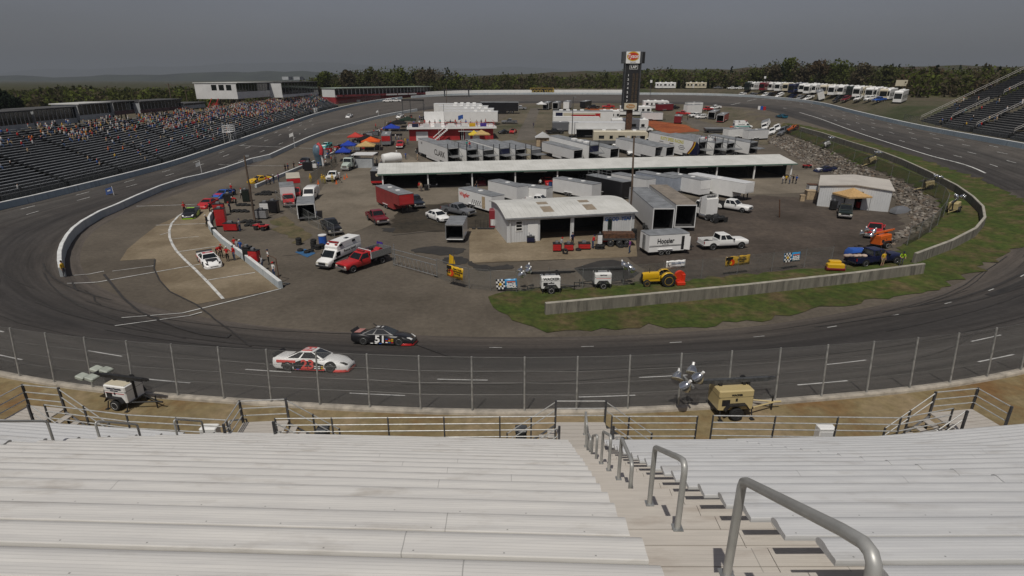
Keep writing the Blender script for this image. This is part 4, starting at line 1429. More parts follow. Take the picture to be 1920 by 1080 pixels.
# garage, workshop, shed
def rib_mat(name,c,pitch=.35,dirt=None,axis='X',var=.1):
 m,nt,b,out=_nodes(name)
 L=nt.links.new
 tc=nt.nodes.new('ShaderNodeTexCoord')
 sp=nt.nodes.new('ShaderNodeSeparateXYZ');L(tc.outputs['Object'],sp.inputs[0])
 mu=nt.nodes.new('ShaderNodeMath');mu.operation='DIVIDE';mu.inputs[1].default_value=pitch
 L(sp.outputs[axis],mu.inputs[0])
 fr=nt.nodes.new('ShaderNodeMath');fr.operation='FRACT';L(mu.outputs[0],fr.inputs[0])
 pp=nt.nodes.new('ShaderNodeMath');pp.operation='PINGPONG';pp.inputs[1].default_value=.5;L(fr.outputs[0],pp.inputs[0])
 st=nt.nodes.new('ShaderNodeMapRange');st.inputs[1].default_value=.0;st.inputs[2].default_value=.14
 L(pp.outputs[0],st.inputs[0])
 bp=nt.nodes.new('ShaderNodeBump');bp.inputs['Strength'].default_value=.9;bp.inputs['Distance'].default_value=.03
 L(st.outputs[0],bp.inputs['Height']);L(bp.outputs[0],b.inputs['Normal'])
 nz=nt.nodes.new('ShaderNodeTexNoise');nz.inputs['Scale'].default_value=.5;nz.inputs['Detail'].default_value=6
 L(tc.outputs['Object'],nz.inputs['Vector'])
 cr=nt.nodes.new('ShaderNodeValToRGB')
 cr.color_ramp.elements[0].position=.32;cr.color_ramp.elements[0].color=(*(dirt or tuple(x*(1-var) for x in c)),1)
 cr.color_ramp.elements[1].position=.6;cr.color_ramp.elements[1].color=(*c,1)
 L(nz.outputs[0],cr.inputs[0]);L(cr.outputs[0],b.inputs['Base Color'])
 b.inputs['Roughness'].default_value=.55
 return m
M_rooff=rib_mat('ribbed_white_roof',(.56,.56,.53),.6,(.47,.47,.44))
M_ribw=rib_mat('ribbed_white_wall',(.56,.57,.57),.3,(.50,.51,.51))
M_ribw_y=rib_mat('ribbed_white_side',(.56,.57,.57),.3,(.50,.51,.51),'Y')
M_green=paint('green_trim',(.10,.16,.13))
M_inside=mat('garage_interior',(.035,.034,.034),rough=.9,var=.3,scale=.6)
def open_garage():
 a,b=P(719,356,0),P(1481,333.5,0)
 b.z=0
 d=b-a;L=d.length
 t=thing('open_garage','very long open fronted garage with a white ribbed roof and many bays','building',a,math.atan2(d.y,d.x))
 H,Dp,rz=2.75,11.5,3.75
 ov=.5
 mb=MB()
 for y0,z0,y1,z1 in((-ov,H,5.6,rz),(Dp+ov,H,5.6,rz)):
  mb.add([(-.8,y0,z0),(L+.8,y0,z0),(L+.8,y1,z1),(-.8,y1,z1),(-.8,y0,z0-.1),(L+.8,y0,z0-.1),(L+.8,y1,z1-.1),(-.8,y1,z1-.1)],[(0,1,2,3),(4,7,6,5),(0,4,5,1),(0,3,7,4),(1,5,6,2)])
 fixn(mb.obj('roof',M_rooff,t))
 mb=MB();mb.box(-.8,L+.8,-ov-.04,-ov-.004,H-.22,H+.02);mb.obj('gutter',M_green,t)
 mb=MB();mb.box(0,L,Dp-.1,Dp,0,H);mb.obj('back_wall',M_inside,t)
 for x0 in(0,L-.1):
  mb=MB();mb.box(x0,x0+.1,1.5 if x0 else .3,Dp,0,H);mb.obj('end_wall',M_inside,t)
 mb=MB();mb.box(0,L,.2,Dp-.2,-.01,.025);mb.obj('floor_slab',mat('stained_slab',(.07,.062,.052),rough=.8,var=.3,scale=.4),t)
 n=10
 for k in range(n+1):
  mb=MB();mb.box(L*k/n-.11,L*k/n+.11,-.12,.12,0,H-.02);mb.obj('post',M_white,t)
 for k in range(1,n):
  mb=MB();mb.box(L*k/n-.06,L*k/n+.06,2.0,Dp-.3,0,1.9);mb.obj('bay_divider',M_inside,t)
 for k in range(n):
  mb=MB();mb.box(L*(k+.2)/n,L*(k+.75)/n,-.06,-.02,H-.42,H-.24);mb.obj('bay_sign',M_offwhite if k%2 else M_grey,t)
 return t,a,d.normalized(),L
GAR,GA,GD,GL=open_garage()
GN=Vector((-GD.y,GD.x,0))
def gpt(s,dep,z=0.03):
 q=GA+GD*s+GN*dep
 return Vector((q.x,q.y,z))
def workshop():
 a,b=P(950.6,455.5,0),P(1187.5,441,0)
 d=b-a;L=d.length
 t=thing('tyre_workshop','white ribbed tyre workshop with two open bays and blue lettering','building',a,math.atan2(d.y,d.x))
 H,Dp,RZ=2.95,9.6,3.6
 def X(px):return(px-950.6)/(1187.5-950.6)*L
 for x0,x1,z0,z1 in((0,X(1010),0,H),(X(1010),X(1066),2.55,H),(X(1066),X(1072.5),0,H),(X(1072.5),X(1128),2.55,H),(X(1128),L,0,H)):
  mb=MB();mb.box(x0,x1,0,.12,z0,z1);mb.obj('front_wall',M_ribw,t)
 mb=MB();mb.add([(0,.121,0),(0,Dp,0),(0,Dp,H),(0,Dp/2,RZ),(0,.121,H),(.12,.121,0),(.12,Dp,0),(.12,Dp,H),(.12,Dp/2,RZ),(.12,.121,H)],[(0,1,2,3,4),(9,8,7,6,5),(0,5,6,1),(1,6,7,2),(2,7,8,3),(3,8,9,4),(4,9,5,0)]);fixn(mb.obj('side_wall',M_ribw_y,t))
 mb=MB();mb.add([(L-x,y,z) for x,y,z in[(0,.121,0),(0,Dp,0),(0,Dp,H),(0,Dp/2,RZ),(0,.121,H),(.12,.121,0),(.12,Dp,0),(.12,Dp,H),(.12,Dp/2,RZ),(.12,.121,H)]],[(0,1,2,3,4),(9,8,7,6,5),(0,5,6,1),(1,6,7,2),(2,7,8,3),(3,8,9,4),(4,9,5,0)]);fixn(mb.obj('side_wall',M_ribw_y,t))
 mb=MB();mb.box(0.13,L-.13,Dp-.12,Dp,0,H);mb.obj('back_wall',M_inside,t)
 mb=MB();mb.box(.13,L-.13,5.2,5.3,0,H);mb.obj('inner_wall',M_inside,t)
 prof=[]
 for k in range(11):
  f=k/10
  prof.append((-.35+(Dp+.7)*f,H+.03+(RZ-H)*(1-abs(2*f-1)**1.5)))
 mb=MB();mb.loft([[(x,y,z) for y,z in prof]+[(x,y,z-.1) for y,z in prof[::-1]] for x in(-.25,L+.25)],True,True,True);fixn(mb.obj('roof',M_rooff,t,True))
 mb=MB();mb.box(-.25,L+.25,-.42,-.36,H-.14,H+.03);mb.obj('gutter',mat('grey_gutter',(.25,.26,.27),rough=.6,var=.1),t)
 for x in(X(1020),X(1100)):
  for k in(2,3) if x<X(1050) else(2,3):
   f0,f1=(.12,.30) if k==2 else(.38,.48)
   zz=lambda f:H+.045+(RZ-H)*(1-abs(2*f-1)**1.5)
   yy=lambda f:-.35+(Dp+.7)*f
   mb=MB();mb.loft([[(x,yy(f),zz(f)),(x+1.3,yy(f),zz(f)),(x+1.3,yy(f),zz(f)-.03),(x,yy(f),zz(f)-.03)] for f in(f0,(f0+f1)/2,f1)],True,True,True);fixn(mb.obj('skylight',mat('yellowed_skylight',(.27,.22,.16),rough=.5,var=.1),t))
 mb=MB();mb.box(X(988),X(1006),-.05,-.012,0,2.1);dr=mb.obj('door',M_white,t)
 mb=MB();mb.box(X(989.5),X(990.5),-.08,-.05,1.0,1.1);mb.obj('handle',M_galvd,dr)
 w0,w1=X(967),X(977)
 mb=MB();mb.box(w0-.08,w1+.08,-.05,-.012,1.3,2.55);fr=mb.obj('window',M_white,t)
 for z in(1.42,1.8,2.18):
  mb=MB();mb.box(w0,w1,-.056,-.052,z,z+.28);mb.obj('pane',M_glass,fr)
 mb=MB();mb.tube((.35,-.12,0),(.35,-.12,H),.06,8);mb.obj('downpipe',M_offwhite,t)
 mb=MB();mb.tube((L-.45,-.12,0),(L-.45,-.12,H),.06,8);mb.obj('downpipe',M_offwhite,t)
 letters('GOOD  YEAR',.60,mat('blue_lettering',(.03,.12,.36),rough=.6,var=.1),t,((X(1128)+L)/2-.1,-.03,2.15),(90,0,0),bold=.012,sx=.95)
 mb=MB();mb.box(X(1020),X(1055),1.2,1.3,.02,1.4);
 return t
workshop()
def shed():
 a=G(1531,386)
 b=a+Vector((8.0,-4.3,0))
 d=b-a;L=d.length
 z=a.z
 t=thing('metal_shed','white ribbed metal shed with a gable front at the foot of the rock bank','building',(a.x,a.y,z),math.atan2(d.y,d.x))
 H,RZ,Dp=3.0,3.45,10
 o0,o1=L*.375,L*.62
 gz=lambda x:H+(RZ-H)*(1-abs(2*x/L-1))
 mb=MB()
 for x0,x1,z0 in((0,o0,0),(o0,o1,2.6),(o1,L,0)):
  xs=[x0]+([L/2] if x0<L/2<x1 else[])+[x1]
  for y in(0,.1):
   mb.add([(x0,y,z0),(x1,y,z0)]+[(x,y,gz(x)) for x in xs[::-1]],[tuple(range(2+len(xs)))])
  mb.quad((x0,0,z0),(x0,.1,z0),(x0,.1,gz(x0)),(x0,0,gz(x0)));mb.quad((x1,0,z0),(x1,.1,z0),(x1,.1,gz(x1)),(x1,0,gz(x1)))
 fixn(mb.obj('front_wall',M_ribw,t))
 for x in(0,L-.1):
  mb=MB();mb.box(x,x+.1,.101,Dp,0,H);mb.obj('side_wall',M_ribw_y,t)
 mb=MB();mb.box(.11,L-.11,Dp-.1,Dp,0,H);mb.obj('back_wall',M_inside,t)
 mb=MB();mb.box(.11,L-.11,3.5,3.6,0,H);mb.obj('partition',M_inside,t)
 mb=MB()
 for s in(0,1):
  x0,x1=((-.25,L/2) if s==0 else(L/2,L+.25))
  z0,z1=((H,RZ+.02) if s==0 else(RZ+.02,H))
  mb.add([(x0,-.2,z0),(x1,-.2,z1),(x1,Dp+.2,z1),(x0,Dp+.2,z0),(x0,-.2,z0+.12),(x1,-.2,z1+.12),(x1,Dp+.2,z1+.12),(x0,Dp+.2,z0+.12)],[(0,3,2,1),(4,5,6,7),(0,1,5,4),(3,7,6,2),(0,4,7,3),(1,2,6,5)])
 fixn(mb.obj('roof',rib_mat('beige_shed_roof',(.50,.47,.42),.6,(.43,.40,.36),'Y'),t))
 mb=MB();mb.box(o0+.15,o1-.9,.25,.3,0,2.2);mb.obj('door',M_white,t)
 return t
shed()
def pit_building():
 a,b=G(768,264),G(925,261)
 d=b-a;L=d.length
 t=thing('pit_building','low red block with a white roof terrace full of people and hung banners','building',a,math.atan2(d.y,d.x))
 H,D=3.0,9
 mb=MB();mb.box(0,L,0,D,-1,H);mb.obj('wall',mat('bright_red_wall',(.38,.02,.022),rough=.6,var=.12,scale=.5),t)
 mb=MB();mb.box(-.5,L+.8,-1.0,D+.3,H,H+.5);mb.obj('roof_slab',M_white,t)
 for x0,x1 in((L*.08,L*.17),(L*.17,L*.22),(L*.6,L*.64),(L*.66,L*.72),(L*.75,L*.83)):
  mb=MB();mb.box(x0,x1,-.08,-.01,0,2.3);mb.obj('door',M_dark if int(x0*7)%2 else M_offwhite,t)
 mb=MB();mb.box(L*.58,L*.88,-1.2,-.02,2.3,2.42);mb.obj('awning',M_offwhite,t)
 mb=MB()
 for k in range(10):
  mb.box(L*.28+k*.38,L*.28+k*.38+.42,-2.2,-1.1,.3*k,.3*k+.3)
 mb.obj('stair',M_white,t)
 for y_ in(-2.2,-1.1):
  mb=MB();mb.pipe([(L*.28,y_,.9),(L*.28+3.8,y_,H+1.0)],.05,5);mb.obj('stair_rail',M_white,t)
 n=16
 for k in range(n+1):
  mb=MB();mb.box(L*k/n-.04,L*k/n+.04,-.95,-.87,H+.5,H+1.6);mb.obj('post',M_red,t)
 for z in(1.0,1.55):
  mb=MB();mb.box(0,L,-.93,-.89,H+z,H+z+.08);mb.obj('rail',M_red,t)
  mb=MB();mb.pipe([(L+.5,-.9,H+z),(L+.5,D,H+z)],.05,4);mb.obj('rail',M_red,t)
 for x0,c in((.04,M_navy),(.17,M_offwhite),(.30,M_offwhite),(.46,M_white),(.62,M_white),(.71,M_yellow),(.84,M_purple)):
  mb=MB();mb.box(L*x0,L*x0+L*.075,-1.0,-.96,H+.55,H+1.45);mb.obj('banner',c,t)
 mb=MB();mb.box(L*.18,L*.42,D-3.0,D-2.6,H+.5,H+4.0);mb.obj('screen_wall',M_white,t)
 for x0 in(.19,.42):
  mb=MB();mb.tube((L*x0,D-2.8,H+.5),(L*x0,D-2.8,H+6),.05,5);mb.obj('flagpole',M_galvd,t)
 for k,x0 in enumerate((.35,.62,.64)):
  mb=MB();mb.tube((L*x0,-.6,0),(L*x0,-.6,H+2.6),.06,6);mb.obj('column',M_white,t)
 return t,a,d.normalized(),L
PB,PA,PDIR,PLEN=pit_building()
def scoreboard():
 base=G(1177,256)
 y=base.y
 top=PD(1186,97,y)
 k=y/ray(1186,180)[1]/FPX
 t=thing('scoring_tower','tall scoring pylon with lap numbers and an orange oval sign on a brown steel post','scoreboard',base)
 H=top.z-base.z
 def zpx(py):return PD(1186,py,y).z-base.z
 W=31*k
 mb=MB();mb.box(-W*.18,W*.18,-.4,.4,-.5,zpx(205));mb.obj('post',M_rust,t)
 mb=MB();mb.bevbox(-W/2,W/2,-.8,.8,zpx(204),zpx(119),.05);mb.obj('lamp_board',mat('black_board',(.014,.014,.015),rough=.6,var=.3,scale=2),t)
 for s in(-1,1):
  mb=MB();mb.box(s*W*.46-.12,s*W*.46+.12,-.92,-.8,zpx(204),zpx(119));mb.obj('side_trim',M_galvd,t)
 mb=MB();mb.box(-W*.66,W*.66,-1.0,1.0,zpx(119),zpx(97));mb.obj('top_box',M_galvd,t)
 mb=MB();mb.box(-W*.46,W*.36,-1.12,-1.004,zpx(119),zpx(97));f=mb.obj('top_panel',M_white,t)
 mb=MB();mb.box(W*.50,W*.64,-1.12,-1.004,zpx(118),zpx(98));mb.obj('dark_panel',M_dark,t)
 zc=(zpx(97)+zpx(119))/2+.3;h=zpx(97)-zpx(119)
 def oval(rx,rz,yy,mt,n,zc_=zc,xc=-.05*W,par=f):
  mb=MB()
  mb.v=[(xc+rx*math.cos(2*math.pi*i/32),yy,zc_+rz*math.sin(2*math.pi*i/32)) for i in range(32)]+[(xc+rx*math.cos(2*math.pi*i/32),yy+.02,zc_+rz*math.sin(2*math.pi*i/32)) for i in range(32)]
  mb.f=[tuple(range(32))]+[(i,(i+1)%32,(i+1)%32+32,i+32) for i in range(32)];mb.m=[0]*33
  return fixn(mb.obj(n,mt,par))
 oval(W*.36,h*.40,-1.15,M_yellow,'emblem_ring')
 oval(W*.31,h*.31,-1.17,paint('signal_red',(.5,.04,.015)),'emblem')
 letters('Tyson',h*.46,M_white,f,(-.05*W,-1.18,zc),(90,0,0),bold=.02,sx=.95,shear=.15)
 letters('RACING',h*.14,M_dark,f,(-.05*W,-1.13,zpx(117)),(90,0,0))
 mb=MB();mb.box(-W*.2,W*.28,-.86,-.804,zpx(130),zpx(121.5));lp=mb.obj('lap_panel',M_white,t)
 mb=MB();mb.box(-W*.18,W*.26,-.875,-.862,zpx(129.3),zpx(122.2));mb.obj('panel_face',M_dark,lp)
 letters('LAP',(zpx(122)-zpx(130))*.85,M_white,lp,(W*.04,-.885,zpx(125.8)),(90,0,0),bold=.02)
 digit=mat('lamp_amber_off',(.20,.13,.06),rough=.4,var=.5,scale=8)
 for i in range(7):
  z=zpx(141.2+i*8.0)
  letters(str(i+1),(zpx(0)-zpx(8))*.78,M_white,t,(-W*.24,-.83,z),(90,0,0),name='numeral',bold=.015)
  for c in range(2):
   mb=MB()
   for q in range(5):
    for w in range(3):
     x=W*(.02+.2*c+.045*w);zz=z-.42+q*.2
     mb.box(x,x+.11,-.84,-.801,zz,zz+.11)
   mb.obj('lamp_bank',digit,t)
 mb=MB();mb.box(-W*.38,W*.38,-.98,-.85,zpx(205),zpx(193));lo=mb.obj('lower_panel',M_cream,t)
 z2=zpx(199);h2=zpx(193)-zpx(205)
 oval(W*.27,h2*.34,-1.0,mat('faded_orange',(.42,.22,.08),rough=.6,var=.1),'emblem',z2,0,lo)
 letters('Tyson',h2*.42,M_cream,lo,(0,-1.01,z2),(90,0,0),bold=.015)
scoreboard()
p=PD(1016,178,322)
t=thing('billboard','black billboard with yellow lettering and border beyond the far turn','billboard',p)
k=322/ray(1016,172)[1]/FPX
W,H=45*k,12.5*k
mb=MB();mb.box(-W/2,W/2,0,.2,0,H);mb.obj('board',M_dark,t)
for x0,x1,z0,z1 in((-W/2,W/2,H-.25,H),(-W/2,W/2,0,.25),(-W/2,-W/2+.3,.25,H-.25),(W/2-.3,W/2,.25,H-.25)):
 mb=MB();mb.box(x0,x1,-.06,-.005,z0,z1);mb.obj('border',mat('billboard_gold',(.42,.30,.06),rough=.6,var=.1),t)
letters('GOOD YEAR',H*.62,MATS['billboard_gold'],t,(0,-.03,H*.5),(90,0,0),bold=.03,sx=1.0)
for x in(-W*.35,0,W*.35):
 mb=MB();mb.box(x-.15,x+.15,.05,.3,-4,0);mb.obj('post',M_galvd,t)
q=out_pts(idx(60,316),idx(-40,298),5,1)
wall([Vector(v)+Vector((0,0,.2)) for v in q],2.0,.15,'board_fence','white board fence behind the far turn below the spring trees',M_white)
for px,py0,py1,w,lab,m_ in((1683,190,150,4.5,'pale sign board on tall thin legs among the trees left of the right stand',M_cream),(1220,168,150,1.0,'narrow white upright sign near the far motorhomes',M_white),(1433,158,143,.9,'small white floodlight panel on a pole above the coaches',M_white)):
 y_=236 if px>1500 else 300
 p=PD(px,py0,y_);q=PD(px,py1,y_)
 t=thing('sign_board',lab,'sign',p)
 h=q.z-p.z
 mb=MB();mb.box(-w/2,w/2,0,.2,h*.72,h);mb.obj('panel',m_,t)
 for x in((-w*.35,w*.35) if w>2 else(0,)):
  mb=MB();mb.box(x-.12,x+.12,.22,.4,-3,h);mb.obj('leg',M_galvd,t)
p=G(775,214)
t=thing('timing_gantry','dark steel gantry frame over the far end of pit road','gantry',p,R(-12))
for x_ in(-4,-1,4):
 mb=MB();mb.tube((x_,0,-.3),(x_,0,5.0),.12,6);mb.obj('leg',M_galvd,t)
mb=MB();mb.box(-4.2,4.2,-.3,.3,4.6,5.1);mb.obj('beam',M_chassis,t)
p=PD(857,186,300)
t=thing('viewing_canopy','small dark flat roofed canopy on the far bank','canopy',p)
mb=MB();mb.box(-7,7,-2,2,4.2,4.7);mb.obj('roof',M_chassis,t)
for x_ in(-6,6):
 mb=MB();mb.box(x_-.3,x_+.3,-1.5,-.9,-1,4.2);mb.obj('post',M_galvd,t)
# vehicle kit (+x is the front, origin on the ground at mid length)
WM={}
def wheel_at(parent,x,y,r=.36,w=.24,rim=None,dual=False,name='wheel'):
 rim=rim or M_silver
 s=1 if y>0 else-1
 key=(round(r,3),round(w,3),s)
 if key not in WM:
  mb=MB()
  n=20
  prof=[(r*.62,.5),(r*.9,.5),(r,.36),(r,-.36),(r*.9,-.5),(r*.62,-.5)]
  mb.loft([[(rr*math.cos(2*math.pi*i/n),s*a*w,rr*math.sin(2*math.pi*i/n)) for i in range(n)] for rr,a in prof],True,True,True)
  me=mb.mesh('wheel',M_rubber,True);
  bm=bmesh.new();bm.from_mesh(me);bmesh.ops.recalc_face_normals(bm,faces=bm.faces);bm.to_mesh(me);bm.free()
  mr=MB()
  prof=[(r*.66,.47),(r*.60,.53),(r*.54,.40),(r*.22,.34),(r*.16,.46)]
  mr.loft([[(rr*math.cos(2*math.pi*i/n),s*a*w,rr*math.sin(2*math.pi*i/n)) for i in range(n)] for rr,a in prof],True,False,True)
  for i in range(5):
   a=2*math.pi*i/5
   mr.cyl((r*.38*math.cos(a),s*w*.385,r*.38*math.sin(a)),(0,1,0),r*.08,.02,8)
  WM[key]=(me,mr)
 me,mr=WM[key]
 o=linked(name,me,parent,(x,y,r))
 k2=key+(rim.name,)
 if k2 not in WM:
  m=mr.mesh('rim',rim,True)
  bm=bmesh.new();bm.from_mesh(m);bmesh.ops.recalc_face_normals(bm,faces=bm.faces);bm.to_mesh(m);bm.free()
  WM[k2]=m
 linked('rim',WM[k2],o)
 if dual:
  linked('inner_tyre',me,o,(0,-s*w*1.1,0))
 return o
def ringsec(x,w,zb,zt,crown=.03,sh=.10,tuck=.92):
 h=zt-zb
 half=[(0,zb),(w*tuck,zb),(w,zb+.22*h),(w,zb+.60*h),(w*.975,zt-sh),(w*.90,zt-.02),(w*.5,zt+crown*.75)]
 return[(x,y,z) for y,z in half]+[(x,0,zt+crown)]+[(x,-y,z) for y,z in half[:0:-1]]
def lofted(name,secs,mt,parent,angle=40,**kw):
 mb=MB()
 mb.loft([ringsec(*s) for s in secs],True,True,True)
 return fixn(mb.obj(name,mt,parent,True,angle=angle))
def cabin(parent,xb0,xb1,wb,zb,xt0,xt1,wt,zt,mt,rear=True,splits=(.5,),name='cabin',gap=.07,glass=None,front=True,crown=.03):
 gl=glass or M_glass
 mb=MB()
 b=[(xb0,-wb,zb),(xb1,-wb,zb),(xb1,wb,zb),(xb0,wb,zb)]
 tp=[(xt0,-wt,zt),(xt1,-wt,zt),(xt1,wt,zt),(xt0,wt,zt)]
 mid=[tuple(Vector(p).lerp(Vector(q),.93)) for p,q in zip(b,tp)]
 ins=[(xt0+.07,-wt*.92,zt+crown),(xt1-.07,-wt*.92,zt+crown),(xt1-.07,wt*.92,zt+crown),(xt0+.07,wt*.92,zt+crown)]
 mb.loft([b,mid,ins],True,True,True)
 c=fixn(mb.obj(name,mt,parent,True,angle=25))
 def pane(nm,a0,a1,t0,t1,u0,u1,v0=.10,v1=.90):
  A0,A1,T0,T1=map(Vector,(a0,a1,t0,t1))
  f=lambda u,v:(A0.lerp(A1,u)).lerp(T0.lerp(T1,u),v)
  q=[f(u0,v0),f(u1,v0),f(u1,v1),f(u0,v1)]
  n=(q[1]-q[0]).cross(q[3]-q[0]).normalized()
  cc=Vector(((xb0+xb1)/2,0,zb))
  if n.dot(q[0]-cc)<0:n=-n
  m=MB();m.add([p+n*.012 for p in q]+[p-n*.01 for p in q],[(0,1,2,3),(0,4,5,1),(1,5,6,2),(2,6,7,3),(3,7,4,0)])
  return fixn(m.obj(nm,gl,parent))
 if front:pane('windscreen',b[1],b[2],tp[1],tp[2],.05,.95)
 if rear:pane('rear_window',b[0],b[3],tp[0],tp[3],.08,.92)
 ss=[0.0,*splits,1.0]
 for(i0,i1) in((0,1),(3,2)):
  for a,c2 in zip(ss[:-1],ss[1:]):
   pane('side_window',b[i0],b[i1],tp[i0],tp[i1],a+(gap if a==0 else gap*.4),c2-(gap if c2==1 else gap*.4))
 return c
def bx(name,x0,x1,y0,y1,z0,z1,mt,parent,bev=0):
 mb=MB()
 if bev:mb.bevbox(x0,x1,y0,y1,z0,z1,bev)
 else:mb.box(x0,x1,y0,y1,z0,z1)
 return mb.obj(name,mt,parent)
def arches(parent,xs,w,r,z=None,mt=None):
 for x in xs:
  for s in(1,-1):
   mb=MB()
   n=14
   zc=z if z else r
   rr=r*1.2
   mb.loft([[(x+rr*math.cos(math.pi*i/n),s*yy,zc+rr*math.sin(math.pi*i/n)) for i in range(n+1)] for yy in(w*.6,w+.006)],True,True,True)
   fixn(mb.obj('wheel_arch',mt or M_dark,parent))
def mirrors(parent,x,w,z,mt):
 for s in(1,-1):
  bx('mirror',x-.06,x+.06,s*w if s>0 else-w-.22,w+.22 if s>0 else-w,z,z+.2,mt,parent)
def pickup(label,col,front_px=None,rear_px=None,crew=True,dually=False,L=5.8,group=None,lift=0,bedcol=None,name='pickup_truck',lamps=True,cat='pickup',at=None,bedrail=None,bumper=None):
 t=thing(name,label,cat,group=group)
 h=L/2;W=.98;zl=.42+lift
 cabr=-.95 if crew else-.25
 lofted('body',[(cabr-.02,W,zl,1.14+lift,0,.06),(.2,W,zl,1.14+lift,0,.06),(h-2.0,W,zl,1.13+lift,.02,.08),(h-.9,W,zl,1.13+lift,.03,.09),(h-.25,W*.985,zl+.02,1.09+lift,.02,.09),(h-.06,W*.96,zl+.05,1.02+lift,.01,.08)],col,t)
 mb=MB()
 x0,x1=-h+.05,cabr-.03
 mb.box(x0,x1,-W,-W+.09,zl+.1,1.14+lift);mb.box(x0,x1,W-.09,W,zl+.1,1.14+lift)
 mb.box(x1-.06,x1,-W+.09,W-.09,zl+.1,1.14+lift)
 mb.box(x0,x1-.06,-W+.09,W-.09,zl+.1,zl+.28)
 mb.obj('bed',bedcol or col,t)
 bx('bed_liner',x0+.1,x1-.08,-W+.1,W-.1,zl+.282,zl+.30,M_chassis,t)
 bx('tailgate',x0-.05,x0-.002,-W+.1,W-.1,zl+.14,1.12+lift,col,t,.015)
 xr0=h-2.05
 cabin(t,cabr,xr0+.15,W*.95,1.13+lift,cabr+.12,xr0-.62,W*.76,1.80+lift,col,splits=((.46,) if crew else()))
 r=.40+lift*.3
 xf,xr=h-1.0,-h+1.25
 arches(t,(xf,xr),W,r,r+.02)
 for x in(xf,xr):
  for s in(1,-1):
   wheel_at(t,x,s*(W-.12+(.16 if dually and x==xr else 0)),r,.26,dual=dually and x==xr)
 if dually:
  for s in(1,-1):
   mb=MB();n=10;rr=.58
   mb.loft([[(xr+rr*math.cos(math.pi*i/n),s*yy,r+rr*math.sin(math.pi*i/n)) for i in range(n+1)] for yy in(W-.01,W+.2)],True,True,True)
   fixn(mb.obj('fender',col,t,True))
 bx('front_bumper',h-.12,h+.03,-W*.96,W*.96,zl+.02,zl+.24,bumper or M_chrome,t,.03)
 bx('rear_bumper',-h-.10,-h+.02,-W*.95,W*.95,zl+.02,zl+.18,bumper or M_chrome,t,.03)
 bx('grille',h-.10,h-.03,-W*.58,W*.58,zl+.27,.90+lift,M_chassis,t)
 for s in(1,-1):
  bx('headlight',h-.14,h-.05,s*W*.78-.16,s*W*.78+.16,.70+lift,.88+lift,M_lamp,t)
  bx('tail_light',-h-.004,-h+.08,s*(W-.05)-.05,s*(W-.05)+.052,.78+lift,1.08+lift,M_tail,t)
 mirrors(t,xr0-.1,W*.96,1.14+lift,M_black)
 if front_px:seat_on(t,G(*front_px),G(*rear_px))
 return t
def sedan(label,col,front_px,rear_px,L=4.8,suv=False,group=None,name='saloon_car',cat='car'):
 t=thing(name,label,cat,group=group)
 h=L/2;W=.90;dz=.25 if suv else 0
 lofted('body',[(-h,W*.82,.40+dz*.6,.78+dz,0,.08),(-h+.25,W*.95,.26+dz*.6,.92+dz,.01,.08),(-h+1.1,W,.22+dz*.6,.94+dz,.01,.07),(.3,W,.22+dz*.6,.93+dz,.01,.07),(h-1.1,W,.22+dz*.6,.88+dz,.03,.09),(h-.35,W*.95,.24+dz*.6,.78+dz,.03,.09),(h-.05,W*.82,.30+dz*.6,.64+dz,.01,.06)],col,t)
 if suv:cabin(t,-h+.08,h-1.25,W*.95,.92+dz,-h+.35,h-2.05,W*.78,1.50+dz,col,splits=(.34,.66))
 else:cabin(t,-h+.55,h-1.15,W*.94,.91,-h+1.35,h-2.1,W*.70,1.38,col,splits=(.5,))
 r=.32+dz*.2
 arches(t,(h-.9,-h+.95),W,r)
 for x in(h-.9,-h+.95):
  for s in(1,-1):wheel_at(t,x,s*(W-.10),r,.21)
 bx('grille',h-.06,h-.02,-.35,.35,.42+dz,.56+dz,M_chassis,t)
 for s in(1,-1):
  bx('headlight',h-.16,h-.06,s*W*.68-.15,s*W*.68+.15,.56+dz,.68+dz,M_lamp,t)
  bx('tail_light',-h-.01,-h+.08,s*W*.66-.14,s*W*.66+.14,.62+dz,.76+dz,M_tail,t)
 mirrors(t,h-1.6,W*.94,.92+dz,col)
 seat_on(t,G(*front_px),G(*rear_px))
 return t
